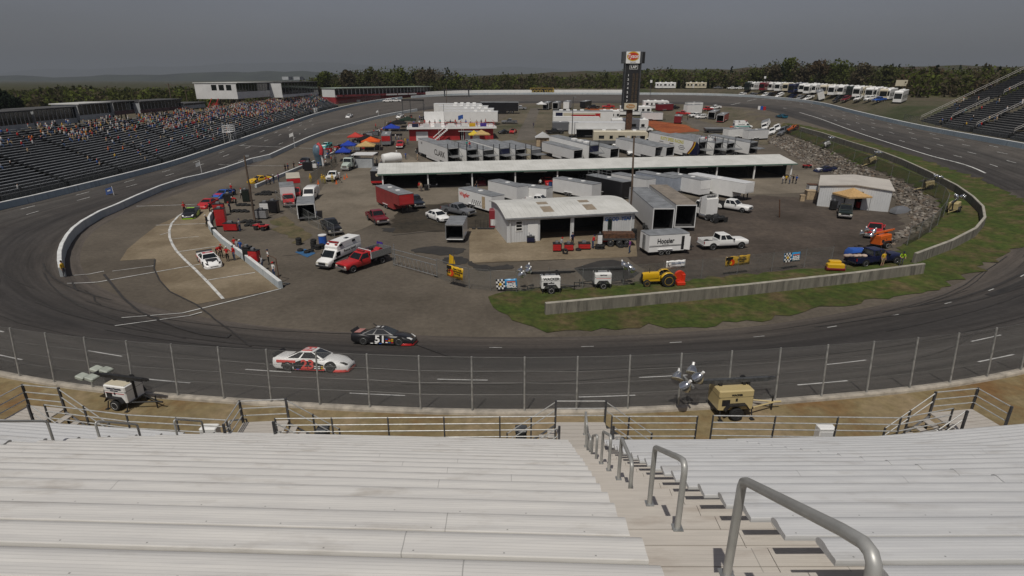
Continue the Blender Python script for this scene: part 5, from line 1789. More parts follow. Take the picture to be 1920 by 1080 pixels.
def van(label,col,front_px,rear_px,L=5.4,name='cargo_van',windows=False,cat='van',door=None):
 t=thing(name,label,cat)
 h=L/2;W=1.0
 lofted('body',[(-h,W*.96,.35,2.02,.03,.16),(-h+.1,W,.32,2.08,.04,.16),(h-2.0,W,.32,2.08,.04,.16),(h-1.75,W*.98,.32,1.98,.04,.2),(h-1.1,W*.97,.32,1.22,.03,.12),(h-.4,W*.96,.34,1.10,.03,.1),(h-.05,W*.88,.38,.98,.02,.1)],col,t,angle=50)
 mb=MB()
 q=[(h-1.08,-.80,1.28),(h-1.08,.80,1.28),(h-1.70,.74,1.93),(h-1.70,-.74,1.93)]
 q=[Vector(p)+Vector((.035,0,.03)) for p in q]
 mb.add(q+[p-Vector((.05,0,.05)) for p in q],[(0,1,2,3),(0,4,5,1),(1,5,6,2),(2,6,7,3),(3,7,4,0)]);fixn(mb.obj('windscreen',M_glass,t))
 for s in(1,-1):
  bx('side_window',h-2.35,h-1.62,s*W-(.015 if s>0 else-.0)*1-(0 if s>0 else .012),s*W+(.012 if s>0 else 0),1.28,1.82,M_glass,t)
  bx('headlight',h-.16,h-.03,s*.68-.15,s*.68+.15,.74,.92,M_lamp,t)
  bx('tail_light',-h-.02,-h+.05,s*.88-.06,s*.88+.06,.9,1.3,M_tail,t)
 for s in(1,-1):bx('rear_window',-h-.02,-h+.02,s*.42-.3,s*.42+.3,1.3,1.8,M_glass,t)
 bx('grille',h-.08,h-.02,-.5,.5,.62,.9,M_chassis,t)
 bx('bumper',h-.1,h+.04,-.92,.92,.36,.56,M_chrome if col is not M_white else M_chassis,t,.03)
 arches(t,(h-.95,-h+1.2),W,.36)
 for x in(h-.95,-h+1.2):
  for s in(1,-1):wheel_at(t,x,s*(W-.12),.36,.24)
 mirrors(t,h-1.5,W,1.25,M_black)
 if door:
  bx('open_rear_door',-h-.75,-h-.02,W-.02,W+.04,.45,1.95,col,t)
 seat_on(t,G(*front_px),G(*rear_px))
 return t
def boxbody(t,x0,x1,W,z0,z1,mt,roof=None,open_rear=False,open_front=False,th=.05,name='body',b=.0):
 mb=MB()
 mb.box(x0,x1,-W,-W+th,z0,z1);mb.box(x0,x1,W-th,W,z0,z1)
 mb.box(x0,x1,-W+th,W-th,z0,z0+.08)
 if not open_front:mb.box(x1-th,x1,-W+th,W-th,z0+.08,z1)
 if not open_rear:mb.box(x0,x0+th,-W+th,W-th,z0+.08,z1)
 o=mb.obj(name,mt,t)
 m2=MB();m2.bevbox(x0-.02,x1+.02,-W-.02,W+.02,z1+.002,z1+.09,.04)
 m2.obj('roof',roof or M_troof,t)
 if open_rear:
  m3=MB()
  m3.box(x0-.04,x0-.002,-W,-W+.1,z0,z1);m3.box(x0-.04,x0-.002,W-.1,W,z0,z1);m3.box(x0-.04,x0-.002,-W+.1,W-.1,z1-.12,z1)
  m3.obj('door_frame',M_offwhite if mt is not M_white else M_galv,t)
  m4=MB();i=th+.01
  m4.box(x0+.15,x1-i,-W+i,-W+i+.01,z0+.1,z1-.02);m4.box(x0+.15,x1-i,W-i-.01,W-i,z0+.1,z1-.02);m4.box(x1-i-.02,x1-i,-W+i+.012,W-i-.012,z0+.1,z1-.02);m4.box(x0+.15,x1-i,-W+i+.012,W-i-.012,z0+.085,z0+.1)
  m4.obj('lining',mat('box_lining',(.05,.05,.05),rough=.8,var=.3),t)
 return o
def trailer(label,col,front_px,rear_px,L=7.3,H=2.6,W=1.22,open_rear=False,roof=None,goose=False,vents=1,side_door=None,axles=2,ramp=False,group=None,name='enclosed_trailer',tongue=True,front_panel=None,mid=None,z0=.45,stripe=None,cat='trailer',wedge=0):
 t=thing(name,label,cat,group=group)
 h=L/2
 if goose:
  boxbody(t,-h,h-2.3,W,z0,H,col,roof,open_rear)
  bx('gooseneck',h-2.29,h,-W,W,1.35,H,col,t)
  m2=MB();m2.bevbox(h-2.26,h+.02,-W-.02,W+.02,H+.003,H+.09,.04);m2.obj('neck_roof',roof or M_troof,t)
  for y_ in(-.5,.5):bx('jack',h-.6,h-.48,y_-.06,y_+.06,0,1.35,M_chassis,t)
  bx('hitch',h-.3,h-.15,-.1,.1,.9,1.35,M_chassis,t)
  if front_panel:bx('front_panel',h+.003,h+.03,-W+.1,W-.1,1.5,H-.12,front_panel,t)
 else:
  boxbody(t,-h,h,W,z0,H,col,roof,open_rear)
  if wedge:
   mb=MB();mb.loft([[(h+.001,-W,z0),(h+.001,W,z0),(h+.001,W,H),(h+.001,-W,H)],[(h+wedge,-W*.12,z0),(h+wedge,W*.12,z0),(h+wedge,W*.12,H-.15),(h+wedge,-W*.12,H-.15)]],True,True,True);fixn(mb.obj('nose',col,t))
  if front_panel:bx('front_panel',h+.003,h+.03,-W+.08,W-.08,z0+.9,H-.1,front_panel,t)
  if tongue:
   mb=MB();mb.tube((h,-.6,z0),(h+1.25,0,z0),.06,5);mb.tube((h,.6,z0),(h+1.25,0,z0),.06,5);mb.tube((h+1.0,0,z0),(h+1.4,0,z0),.07,6);mb.tube((h+1.1,0,.02),(h+1.1,0,z0+.3),.04,6);mb.obj('drawbar',M_chassis,t)
 bx('chassis',-h+.1,h-(2.4 if goose else .1),-W+.12,W-.12,.28,z0-.005,M_chassis,t)
 r=.34
 xs=[-h*.18+(k-(axles-1)/2)*.85 for k in range(axles)]
 for x in xs:
  for s in(1,-1):
   wheel_at(t,x,s*(W-.06),r,.2,M_white)
 for s in(1,-1):
  mb=MB()
  a,b=xs[0]-.5,xs[-1]+.5
  y0,y1=(W-.02,W+.14) if s>0 else(-W-.14,-W+.02)
  mb.box(a,b,y0,y1,.74,.78);mb.obj('mudguard',M_offwhite,t)
 for k in range(vents):
  x=-h+L*(k+1)/(vents+1)
  bx('roof_vent',x-.3,x+.3,-.3,.3,H+.092,H+.22,M_white,t,.04)
 if side_door is not None:
  s=side_door
  y=s*W
  bx('side_door',h*.45,h*.45+.8,min(y,y+s*.025),max(y,y+s*.025),z0+.12,H-.3,M_offwhite if col is not M_white else M_ply,t)
 if stripe:
  for s in(1,-1):
   for k,(za,zb) in enumerate(((.30,.34),(.37,.385))):
    y=s*W
    bx('stripe',-h+.05,h-.05,min(y,y+s*.008),max(y,y+s*.008),z0+(H-z0)*za,z0+(H-z0)*zb,stripe,t)
 if open_rear=='ramp':
  mb=MB();mb.add([(-h-.03,-W+.05,z0),(-h-.03,W-.05,z0),(-h-1.9,W-.05,.05),(-h-1.9,-W+.05,.05),(-h-.03,-W+.05,z0-.08),(-h-.03,W-.05,z0-.08),(-h-1.9,W-.05,.01),(-h-1.9,-W+.05,.01)],[(0,1,2,3),(7,6,5,4),(0,4,5,1),(1,5,6,2),(2,6,7,3),(3,7,4,0)]);mb.obj('ramp',M_ply,t)
 if front_px:seat_on(t,G(*front_px),G(*rear_px))
 return t
def hauler(label,col,rear,hd,L=15.5,H=4.0,W=1.28,open_rear=True,roof=None,deck=False,group=None,liftgate=True,side=None,lining=None,name='race_hauler',top_items=0,fascia=None,z0=1.0):
 t=thing(name,label,'hauler',group=group)
 h=L/2
 boxbody(t,-h,h,W,z0,H,col,roof,open_rear)
 if z0==1.0:bx('belly_box',-h+4.4,h-4.2,-W+.02,W-.02,.45,.995,col,t)
 for k in range(2):
  for s in(1,-1):wheel_at(t,-h+2.2+1.25*k,s*(W-.16+(.22 if z0<1 else 0)),.5 if z0==1 else .4,.30,M_silver,dual=z0==1)
 for s in(1,-1):bx('landing_leg',h-2.6,h-2.45,s*.8-.07,s*.8+.07,0,z0-.005,M_chassis,t)
 if open_rear and z0==1.0:
  bx('mezzanine',-h+.2,h-1.5,-W+.09,W-.09,2.35,2.45,M_galvd,t)
 if liftgate:
  bx('lift_gate',-h-2.3,-h-.05,-W+.05,W-.05,2.38,2.47,M_galv,t)
  for s in(1,-1):
   mb=MB();mb.tube((-h-2.2,s*(W-.1),2.4),(-h-.05,s*(W-.1),H-.2),.025,5);mb.obj('gate_chain',M_galvd,t)
   mb=MB();mb.box(-h-.10,-h-.045,s*W-.09,s*W+.09,.4,H+1.0);mb.obj('lift_post',M_galvd,t)
  mb=MB()
  for s in(1,-1):mb.tube((-h-1.0,s*.25-.4,.0),(-h-.6,s*.25-.4,2.4),.03,5)
  for k in range(7):mb.tube((-h-1.0+.055*k,-.65,.3*k+.2),(-h-1.0+.055*k,-.15,.3*k+.2),.02,4)
  mb.obj('ladder',M_galv,t)
 if fascia:bx('rear_fascia',-h-.075,-h-.045,-W+.1,W-.1,2.5,H-.15,fascia,t)
 if deck:
  for s in(1,-1):
   for z in(.5,1.0):
    mb=MB();mb.tube((-h+.2,s*(W-.05),H+.1+z),(-h+7,s*(W-.05),H+.1+z),.025,5);mb.obj('roof_rail',M_galv,t)
   for k in range(6):
    mb=MB();mb.tube((-h+.2+1.36*k,s*(W-.05),H+.05),(-h+.2+1.36*k,s*(W-.05),H+1.1),.025,5);mb.obj('roof_post',M_galv,t)
 for k in range(top_items):
  x=-h+2+k*2.2
  bx('roof_unit',x,x+1.2,-.5,.5,H+.093,H+.45,M_white,t,.05)
 d=Vector((math.cos(hd),math.sin(hd),0))
 rear=Vector(rear)
 seat_on(t,rear+d*L,rear)
 return t
def tractor_unit(label,col,front_px=None,rear_px=None,L=7.2,sleeper=True,name='semi_tractor',pos=None,hd=None,bare=True,group=None,fairing=False):
 t=thing(name,label,'truck',group=group)
 h=L/2
 bx('frame',-h,h-.6,-.45,.45,.55,.85,M_chassis,t)
 lofted('hood',[(h-2.1,.95,.75,1.85,.05,.25),(h-1.2,.92,.7,1.75,.05,.28),(h-.3,.85,.65,1.55,.04,.28),(h,.75,.65,1.35,.02,.2)],col,t)
 cabin(t,h-3.5,h-1.9,1.05,1.6,h-3.5,h-2.35,.98,2.75,col,rear=False,splits=(.25,),name='cab')
 bx('cab_base',h-3.5,h-1.95,-1.05,1.05,.8,1.6,col,t)
 if sleeper:
  mb=MB();mb.loft([[(h-4.9,-1.1,.8),(h-4.9,1.1,.8),(h-4.9,1.1,3.3),(h-4.9,-1.1,3.3)],[(h-3.55,-1.1,.8),(h-3.55,1.1,.8),(h-3.55,1.1,3.45),(h-3.55,-1.1,3.45)],[(h-3.3,-1.0,2.75),(h-3.3,1.0,2.75),(h-3.3,1.0,3.2),(h-3.3,-1.0,3.2)]],True,True,True);fixn(mb.obj('sleeper',col,t,True,angle=30))
 if fairing:
  mb=MB();mb.loft([[(h-4.7,s*1.05,3.3),(h-4.7,s*1.12,3.3),(h-4.7,s*1.12,4.0),(h-4.7,s*1.05,4.0)] for s in(1,)]+[[(h-3.1,s*1.0,2.9),(h-3.1,s*1.07,2.9),(h-3.1,s*1.07,3.3),(h-3.1,s*1.0,3.3)] for s in(1,)],True,True,True);fixn(mb.obj('fairing',col,t))
  mb=MB();mb.loft([[(h-4.7,-1.12,3.3),(h-4.7,-1.05,3.3),(h-4.7,-1.05,4.0),(h-4.7,-1.12,4.0)],[(h-3.1,-1.07,2.9),(h-3.1,-1.0,2.9),(h-3.1,-1.0,3.3),(h-3.1,-1.07,3.3)]],True,True,True);fixn(mb.obj('fairing',col,t))
  mb=MB();mb.add([(h-4.6,-1.05,3.95),(h-4.6,1.05,3.95),(h-3.2,1.0,3.2),(h-3.2,-1.0,3.2),(h-4.6,-1.05,3.9),(h-4.6,1.05,3.9),(h-3.2,1.0,3.15),(h-3.2,-1.0,3.15)],[(0,1,2,3),(7,6,5,4),(0,4,5,1),(2,6,7,3)]);fixn(mb.obj('wind_deflector',col,t))
 bx('bumper',h-.1,h+.12,-1.05,1.05,.35,.75,M_chrome,t,.04)
 bx('grille',h-.02,h+.05,-.5,.5,.8,1.35,M_chrome,t)
 for s in(1,-1):
  bx('headlight',h-.2,h-.02,s*.82-.14,s*.82+.14,.85,1.05,M_lamp,t)
  mb=MB();mb.cyl((h-4.2,s*1.0,.65),(1,0,0),.32,1.3,12);mb.obj('fuel_tank',M_chrome,t,True)
  mb=MB();mb.tube((h-3.5,s*1.12,1.2),(h-3.5,s*1.12,3.5),.07,8);mb.obj('exhaust',M_chrome,t,True)
  wheel_at(t,h-1.1,s*.95,.5,.3,M_silver)
  for k in range(2):wheel_at(t,-h+.75+1.3*k,s*.92,.5,.3,M_silver,dual=True)
 mb=MB();mb.cyl((-h+1.4,0,.92),(0,0,1),.48,.12,16);mb.obj('fifth_wheel',M_chassis,t)
 for s in(1,-1):bx('mudflap',-h-.05,-h+.0,s*.92-.32,s*.92+.32,.15,.85,M_rubber,t)
 if front_px:seat_on(t,G(*front_px),G(*rear_px))
 return t
def motorhome(label,col,front_px,rear_px,L=10.5,H=3.3,trim=None,name='motorhome',group=None,cab=False,lower=None,slide=False,awn=0,mid=None,cat='motorhome'):
 t=thing(name,label,cat,group=group)
 h=L/2;W=1.25
 xf=h-(1.6 if cab else 0)
 mb=MB()
 def sec(x,w,zb,zt):return[(x,-w,zb),(x,w,zb),(x,w,zt-.15),(x,w-.15,zt),(x,-w+.15,zt),(x,-w,zt-.15)]
 mb.loft([sec(-h,W,.5,H),sec(xf-.5,W,.5,H),sec(xf,W*.96,.5 if not cab else 1.9,H-(.35 if not cab else .2))],True,True,True)
 fixn(mb.obj('body',col,t,True,angle=20))
 if lower:
  for s in(1,-1):bx('lower_panel',-h+.02,xf-.55,s*W if s>0 else-W-.012,W+.012 if s>0 else-W,.5,1.35,lower,t)
 if cab:
  lofted('hood',[(h-1.7,.95,.6,1.3,.03,.1),(h-.6,.93,.6,1.25,.03,.1),(h-.05,.86,.6,1.05,.02,.1)],col,t)
  cabin(t,h-2.0,h-1.1,.93,1.28,h-2.0,h-1.6,.86,1.92,col,rear=False,splits=(),name='cab')
 else:
  bx('windscreen',xf-.02,xf+.02,-W*.85,W*.85,1.5,H-.75,M_glass,t)
 for s in(1,-1):
  y0,y1=(W+.0,W+.02) if s>0 else(-W-.02,-W)
  for a,b in((.10,.20),(.30,.36),(.46,.58),(.70,.78),(.86,.95)):
   if cab and a>.8:continue
   bx('window',-h+L*a,-h+L*b,y0,y1,1.75,2.55,M_glass,t)
  bx('door',-h+L*.62,-h+L*.62+.7,y0,y1-.008 if s>0 else y1,.6,2.5,M_offwhite,t)
  if trim:bx('stripe',-h+.05,xf-.6,y0+(.001 if s>0 else .008),y1-(.008 if s>0 else .001),1.42,1.62,trim,t)
 for k in range(3):
  x=-h+L*(.2+.28*k)
  bx('roof_unit',x-.45,x+.45,-.4,.4,H+.001,H+.25,M_white,t,.06)
 for x in(h-1.6 if not cab else h-.9,-h+2.4):
  for s in(1,-1):wheel_at(t,x,s*(W-.18),.45,.28,M_silver)
 bx('skirt',-h+.1,xf-.2,-W+.15,W-.15,.3,.5,M_chassis,t)
 for s in(1,-1):bx('tail_light',-h-.02,-h+.01,s*1.0-.1,s*1.0+.1,.8,1.1,M_tail,t)
 if awn:
  bx('awning',-h+L*.3,-h+L*.75,(W+.03) if awn>0 else-W-2.2,W+2.2 if awn>0 else-W-.03,2.7,2.76,M_navy,t)
 seat_on(t,G(*front_px),G(*rear_px))
 return t
def box_truck(label,cabcol,boxcol,front_px,rear_px,L=7.5,H=3.2,roof=None,name='box_truck',trim=None,boxL=5.0):
 t=thing(name,label,'truck')
 h=L/2
 boxbody(t,-h,-h+boxL,1.2,.9,H,boxcol,roof)
 if trim:bx('front_band',-h+boxL+.003,-h+boxL+.03,-1.15,1.15,H-.9,H-.1,trim,t)
 bx('frame',-h+.1,h-.6,-.5,.5,.5,.89,M_chassis,t)
 lofted('hood',[(h-1.5,.95,.55,1.3,.03,.1),(h-.5,.93,.55,1.22,.03,.12),(h-.05,.85,.58,1.05,.02,.1)],cabcol,t)
 bx('cab_base',-h+boxL+.05,h-1.4,-.98,.98,.55,1.28,cabcol,t)
 cabin(t,-h+boxL+.06,h-1.1,.97,1.28,-h+boxL+.1,h-1.75,.85,2.05,cabcol,rear=False,splits=(),name='cab')
 bx('bumper',h-.08,h+.06,-.98,.98,.42,.64,M_chrome,t,.03)
 bx('grille',h-.08,h-.02,-.5,.5,.68,.95,M_chassis,t)
 for s in(1,-1):bx('headlight',h-.14,h-.03,s*.72-.14,s*.72+.14,.74,.92,M_lamp,t)
 for x,d in((h-.95,False),(-h+1.5,True)):
  for s in(1,-1):wheel_at(t,x,s*.92,.42,.26,M_white,dual=d)
 seat_on(t,G(*front_px),G(*rear_px))
 return t
# stock cars
def stock_car(label,col,front_px,rear_px,roofcol=None,lower=None,number=None,numcol=None,splitter=None,bonnet=None,rear_deck=None,stickers=None,glass=None,numsize=.62,side_patch=None,sign=1,L=4.95,name='race_car',side_band=None,group=None,windnet=None):
 t=thing(name,label,'race car',group=group)
 h=L/2;W=.98
 st=[(-h,W*.86,.30,.86,.0,.10),(-h+.18,W*.95,.20,.93,.01,.08),(-h+.9,W,.15,.92,.015,.07),(-h+1.7,W,.14,.86,.01,.06),(0,W,.13,.82,.01,.06),(h-1.75,W,.13,.82,.03,.07),(h-1.2,W,.13,.82,.045,.10),(h-.75,W*.985,.12,.74,.05,.11),(h-.32,W*.93,.10,.58,.04,.10),(h-.06,W*.80,.09,.42,.02,.08),(h,W*.70,.10,.32,.01,.05)]
 lofted('body',st,col,t,angle=50)
 if lower:
  for s in(1,-1):
   y0,y1=(W-.05,W+.008) if s>0 else(-W-.008,-W+.05)
   bx('rocker_panel',-h+1.5,h-1.5,y0,y1,.14,.27,lower,t)
 cabin(t,-h+.75,h-1.55,W*.93,.84,-h+1.75,h-2.45,W*.64,1.27,col,splits=(.38,),glass=glass or M_glass,crown=.035)
 if roofcol:bx('roof_panel',-h+1.80,h-2.50,-W*.57,W*.57,1.298,1.312,roofcol,t)
 xf,xr=h-1.12,-h+1.02
 arches(t,(xf,xr),W,.345,.34)
 rimm=M_galv
 for x in(xf,xr):
  for s in(1,-1):wheel_at(t,x,s*(W-.12),.345,.27,rimm)
 mb=MB();mb.add([(-h+.16,-W*.90,.93),(-h+.16,W*.90,.93),(-h-.02,W*.90,1.12),(-h-.02,-W*.90,1.12),(-h+.13,-W*.90,.93),(-h+.13,W*.90,.93),(-h-.05,W*.90,1.12),(-h-.05,-W*.90,1.12)],[(0,1,2,3),(7,6,5,4),(0,4,5,1),(2,6,7,3),(0,3,7,4),(1,5,6,2)]);fixn(mb.obj('spoiler',M_chassis,t))
 mb=MB()
 q=[(h-.95,W+.01),(h-.5,W*.98),(h-.2,W*.90),(h+.02,W*.70),(h+.05,0),(h+.02,-W*.70),(h-.2,-W*.90),(h-.5,-W*.98),(h-.95,-W-.01)]
 mb.loft([[(x,y,.06) for x,y in q],[(x,y,.06+(.15 if abs(y)<W*.95 else .12)) for x,y in q],[(x-.04,y*.97,.06+.155) for x,y in q]],False,False,False)
 fixn(mb.obj('air_dam',splitter or col,t))
 bx('grille',h-.03,h+.012,-.42,.42,.22,.30,M_dark,t)
 for s in(1,-1):
  mb=MB();mb.add([(h-.52,s*.82,.66),(h-.16,s*.74,.49),(h-.12,s*.50,.50),(h-.34,s*.60,.62)],[(0,1,2,3)])
  mb.v=[(a,b,c+.03) for a,b,c in mb.v];k=len(mb.v);mb.v+=[(a,b,c-.06) for a,b,c in mb.v];mb.f+=[(0,4,5,1),(1,5,6,2),(2,6,7,3),(3,7,4,0)];mb.m+=[0]*4
  fixn(mb.obj('headlight_decal',M_dark if col is not M_black else M_white,t))
 if bonnet:
  mb=MB()
  xs=[h-1.6,h-1.2,h-.78,h-.42]
  zs=[.862,.878,.80,.655]
  mb.loft([[(x,w,z-abs(w)*.03+.004) for w in(-.62,-.3,0,.3,.62)] for x,z in zip(xs,zs)],False,False,False)
  fixn(mb.obj('bonnet_panel',bonnet,t,True))
 if rear_deck:bx('deck_panel',-h+.22,-h+.72,-W*.78,W*.78,.962,.968,rear_deck,t)
 if side_band:
  for s in(1,-1):
   y0,y1=(W-.05,W+.012) if s>0 else(-W-.012,-W+.05)
   bx('side_band',-h+.30,-h+1.55,y0,y1,.60,.76,side_band,t)
 if side_patch:
  for s in(1,-1):
   mb=MB();y=s*(W+.010)
   mb.add([(x,y,z) for x,z in((-h+1.45,.18),(h-1.62,.18),(h-1.55,.50),(h-2.3,.74),(-h+1.9,.78),(-h+1.4,.60))],[tuple(range(6))]);fixn(mb.obj('side_patch',side_patch,t))
 if number:
  for s in(1,-1):
   letters(number,numsize,numcol,t,(-.12,-s*(W+.018) if s>0 else(W+.018),.50),(90,0,0 if s>0 else 180),ext=.004,name='number',bold=.022,sx=1.12)
  if roofcol is not False:
   letters(number,.72,numcol if roofcol is None else M_offwhite,t,(-.35,0,1.322),(0,0,0),ext=.003,name='number',bold=.02)
 if stickers:
  rnd=random.Random(len(label))
  cols=[M_white,M_yellow,M_red,M_offwhite,M_blue]
  for s in(1,-1):
   y0,y1=(W-.02,W+.011) if s>0 else(-W-.011,-W+.02)
   for k in range(stickers):
    x=h-1.62-.22*(k%3)-.02;z=.24+.13*(k//3)
    bx('sticker',x-.085,x+.085,y0,y1,z,z+.07,cols[rnd.randrange(5)],t)
   for k in range(3):
    x=-h+1.6+.34*k
    bx('sticker',x,x+.2,y0,y1,.155,.215,cols[rnd.randrange(5)],t)
 if windnet:pass
 seat_on(t,G(*front_px),G(*rear_px))
 return t
# light towers on trailers
def light_tower(label,col,wheel_px,front_px,rear_px=None,lamps='round',L=1.9,mast=M_galvd,head_side=1,arch=None,sc=1.0,mastlen=4.6,lampcol=None,text=None,headoff=0,name='light_tower',stripes=None,roofcol=None,group=None,heads=4,rise=.0):
 t=thing(name,label,'light tower',group=group)
 h=L/2
 mb=MB();mb.bevbox(-h,h,-.62,.62,.50,1.52,.06);mb.obj('cabinet',col,t)
 bx('lid_seam',-h-.004,h+.004,-.624,.624,1.16,1.175,M_chassis,t)
 if roofcol:bx('top',-h+.06,h-.06,-.55,.55,1.522,1.535,roofcol,t)
 bx('vent',-h+.15,-h+.55,-.628,-.6,.72,1.05,M_chassis,t)
 bx('latch',-.05,.05,-.635,-.6,.95,1.1,M_chassis,t)
 if stripes:
  for s in(1,-1):bx('stripe',-h+.1,h-.1,s*.62-.006,s*.62+.006,1.02,1.06,stripes,t)
 bx('chassis',-h,h+.1,-.5,.5,.40,.498,M_chassis,t)
 mb=MB();mb.tube((h,-.45,.45),(h+1.5,0,.45),.045,5);mb.tube((h,.45,.45),(h+1.5,0,.45),.045,5);mb.tube((h+1.3,0,.45),(h+1.8,0,.45),.05,6);mb.obj('drawbar',col if col is M_tan else M_chassis,t)
 mb=MB();mb.tube((h+1.35,.0,.02),(h+1.35,0,.8),.04,6);mb.obj('jack',M_chassis,t)
 for x in(-h+.1,h-.05):
  for s in(1,-1):
   mb=MB();mb.tube((x,s*.6,.45),(x,s*.72,.02),.035,5);mb.cbox(x,s*.74,0.01,.2,.2,.02);mb.obj('outrigger',M_chassis,t)
 for s in(1,-1):
  wheel_at(t,0,s*.74,.33,.2,M_white if col is not M_tan else M_chassis)
  mb=MB();n=6
  prof=[(-.62,.52),(-.42,.80),(.42,.80),(.62,.52)]
  ya,yb=(.625,.86) if s>0 else(-.86,-.625)
  mb.loft([[(x,ya,z),(x,yb,z),(x,yb,z+.05),(x,ya,z+.05)] for x,z in prof],True,True,True);fixn(mb.obj('mudguard',M_chassis,t))
 zm=1.70
 mb=MB();mb.box(h-.35,h-.2,-.09,.09,1.53,zm-.02);mb.box(-h+.2,-h+.35,-.09,.09,1.53,zm-.02);mb.obj('mast_rest',M_chassis,t)
 mb=MB();mb.box(h-.12,h+.02,-.08,.08,.5,zm);mb.obj('mast_foot',M_chassis,t)
 x0,x1=-mastlen*.52,mastlen*.42
 for k,(r,a,b) in enumerate(((.095,x0*.75,x1),(.07,x0*.9,x1+.3),(.05,x0,x1+.4))):
  mb=MB();mb.box(a,b,-r,r,zm-r+.07+.02*k,zm+r+.07+.02*k);mb.obj('mast',mast,t)
 mb=MB();mb.cyl((.6,.16,zm+.1),(0,1,0),.14,.1,12);mb.obj('winch',M_chassis,t)
 mb=MB();mb.box(x0-.05,x0+.05,-.62,.62,zm+.04,zm+.14);mb.obj('lamp_bar',M_galv if lamps=='round' else M_chassis,t)
 lm=lampcol or mat('spun_reflector',(.62,.64,.66),rough=.14,metal=.95,var=.04)
 for k in range(heads):
  y=-.85+1.7*(k%2)+(.0 if k<2 else 0)
  xx=x0+(-.34 if k<2 else .34)
  if lamps=='round':
   yy=-.5+1.0*(k%2) if k<2 else-.30+.75*(k%2)
   zz=zm+(.14 if k<2 else .46)
   mb=MB();n=14
   prof=[(.05,.30),(.12,.26),(.24,.10),(.30,-.06),(.31,-.10)]
   M0=Matrix.Translation((xx,yy,zz))@Matrix.Rotation(R(-35 if k%2 else 25),4,'X')@Matrix.Rotation(R(20),4,'Y')
   mb.M=M0
   mb.loft([[(r*math.cos(2*math.pi*i/n),r*math.sin(2*math.pi*i/n),z) for i in range(n)] for r,z in prof],True,True,False)
   o=fixn(mb.obj('lamp',lm,t,True))
   m2=MB();m2.M=M0;m2.cyl((0,0,-.11),(0,0,1),.30,.015,n);m2.obj('lens',M_lamp,o)
   m3=MB();m3.M=M0;m3.cyl((0,0,.36),(0,0,1),.07,.16,8);m3.obj('ballast',M_white,o)
  else:
   mb=MB();M0=Matrix.Translation((xx,y*.55,zm+.10))@Matrix.Rotation(R(12),4,'Y')
   mb.M=M0
   mb.bevbox(-.28,.28,-.27,.27,-.08,.10,.05)
   o=mb.obj('lamp',mat('lamp_shell',(.36,.39,.34),rough=.5,var=.1),t)
   m2=MB();m2.M=M0;m2.box(-.23,.23,-.22,.22,-.095,-.081);m2.obj('lens',M_lamp,o)
 if text:
  for q,(s_,sz,z,mt_) in enumerate(text):
   letters(s_,sz,mt_,t,(0,-.634,z),(90,0,0),ext=.003,bold=.008)
   if q==0:letters(s_,sz,mt_,t,(0,.634,z),(90,0,180),ext=.003,bold=.008)
 a,b=front_px,rear_px
 if isinstance(a,Vector):seat_on(t,a,b,mid=wheel_px)
 else:seat_on(t,G(*a),G(*b),mid=G(*wheel_px) if wheel_px else None)
 t.scale=(sc,sc,sc)
 return t
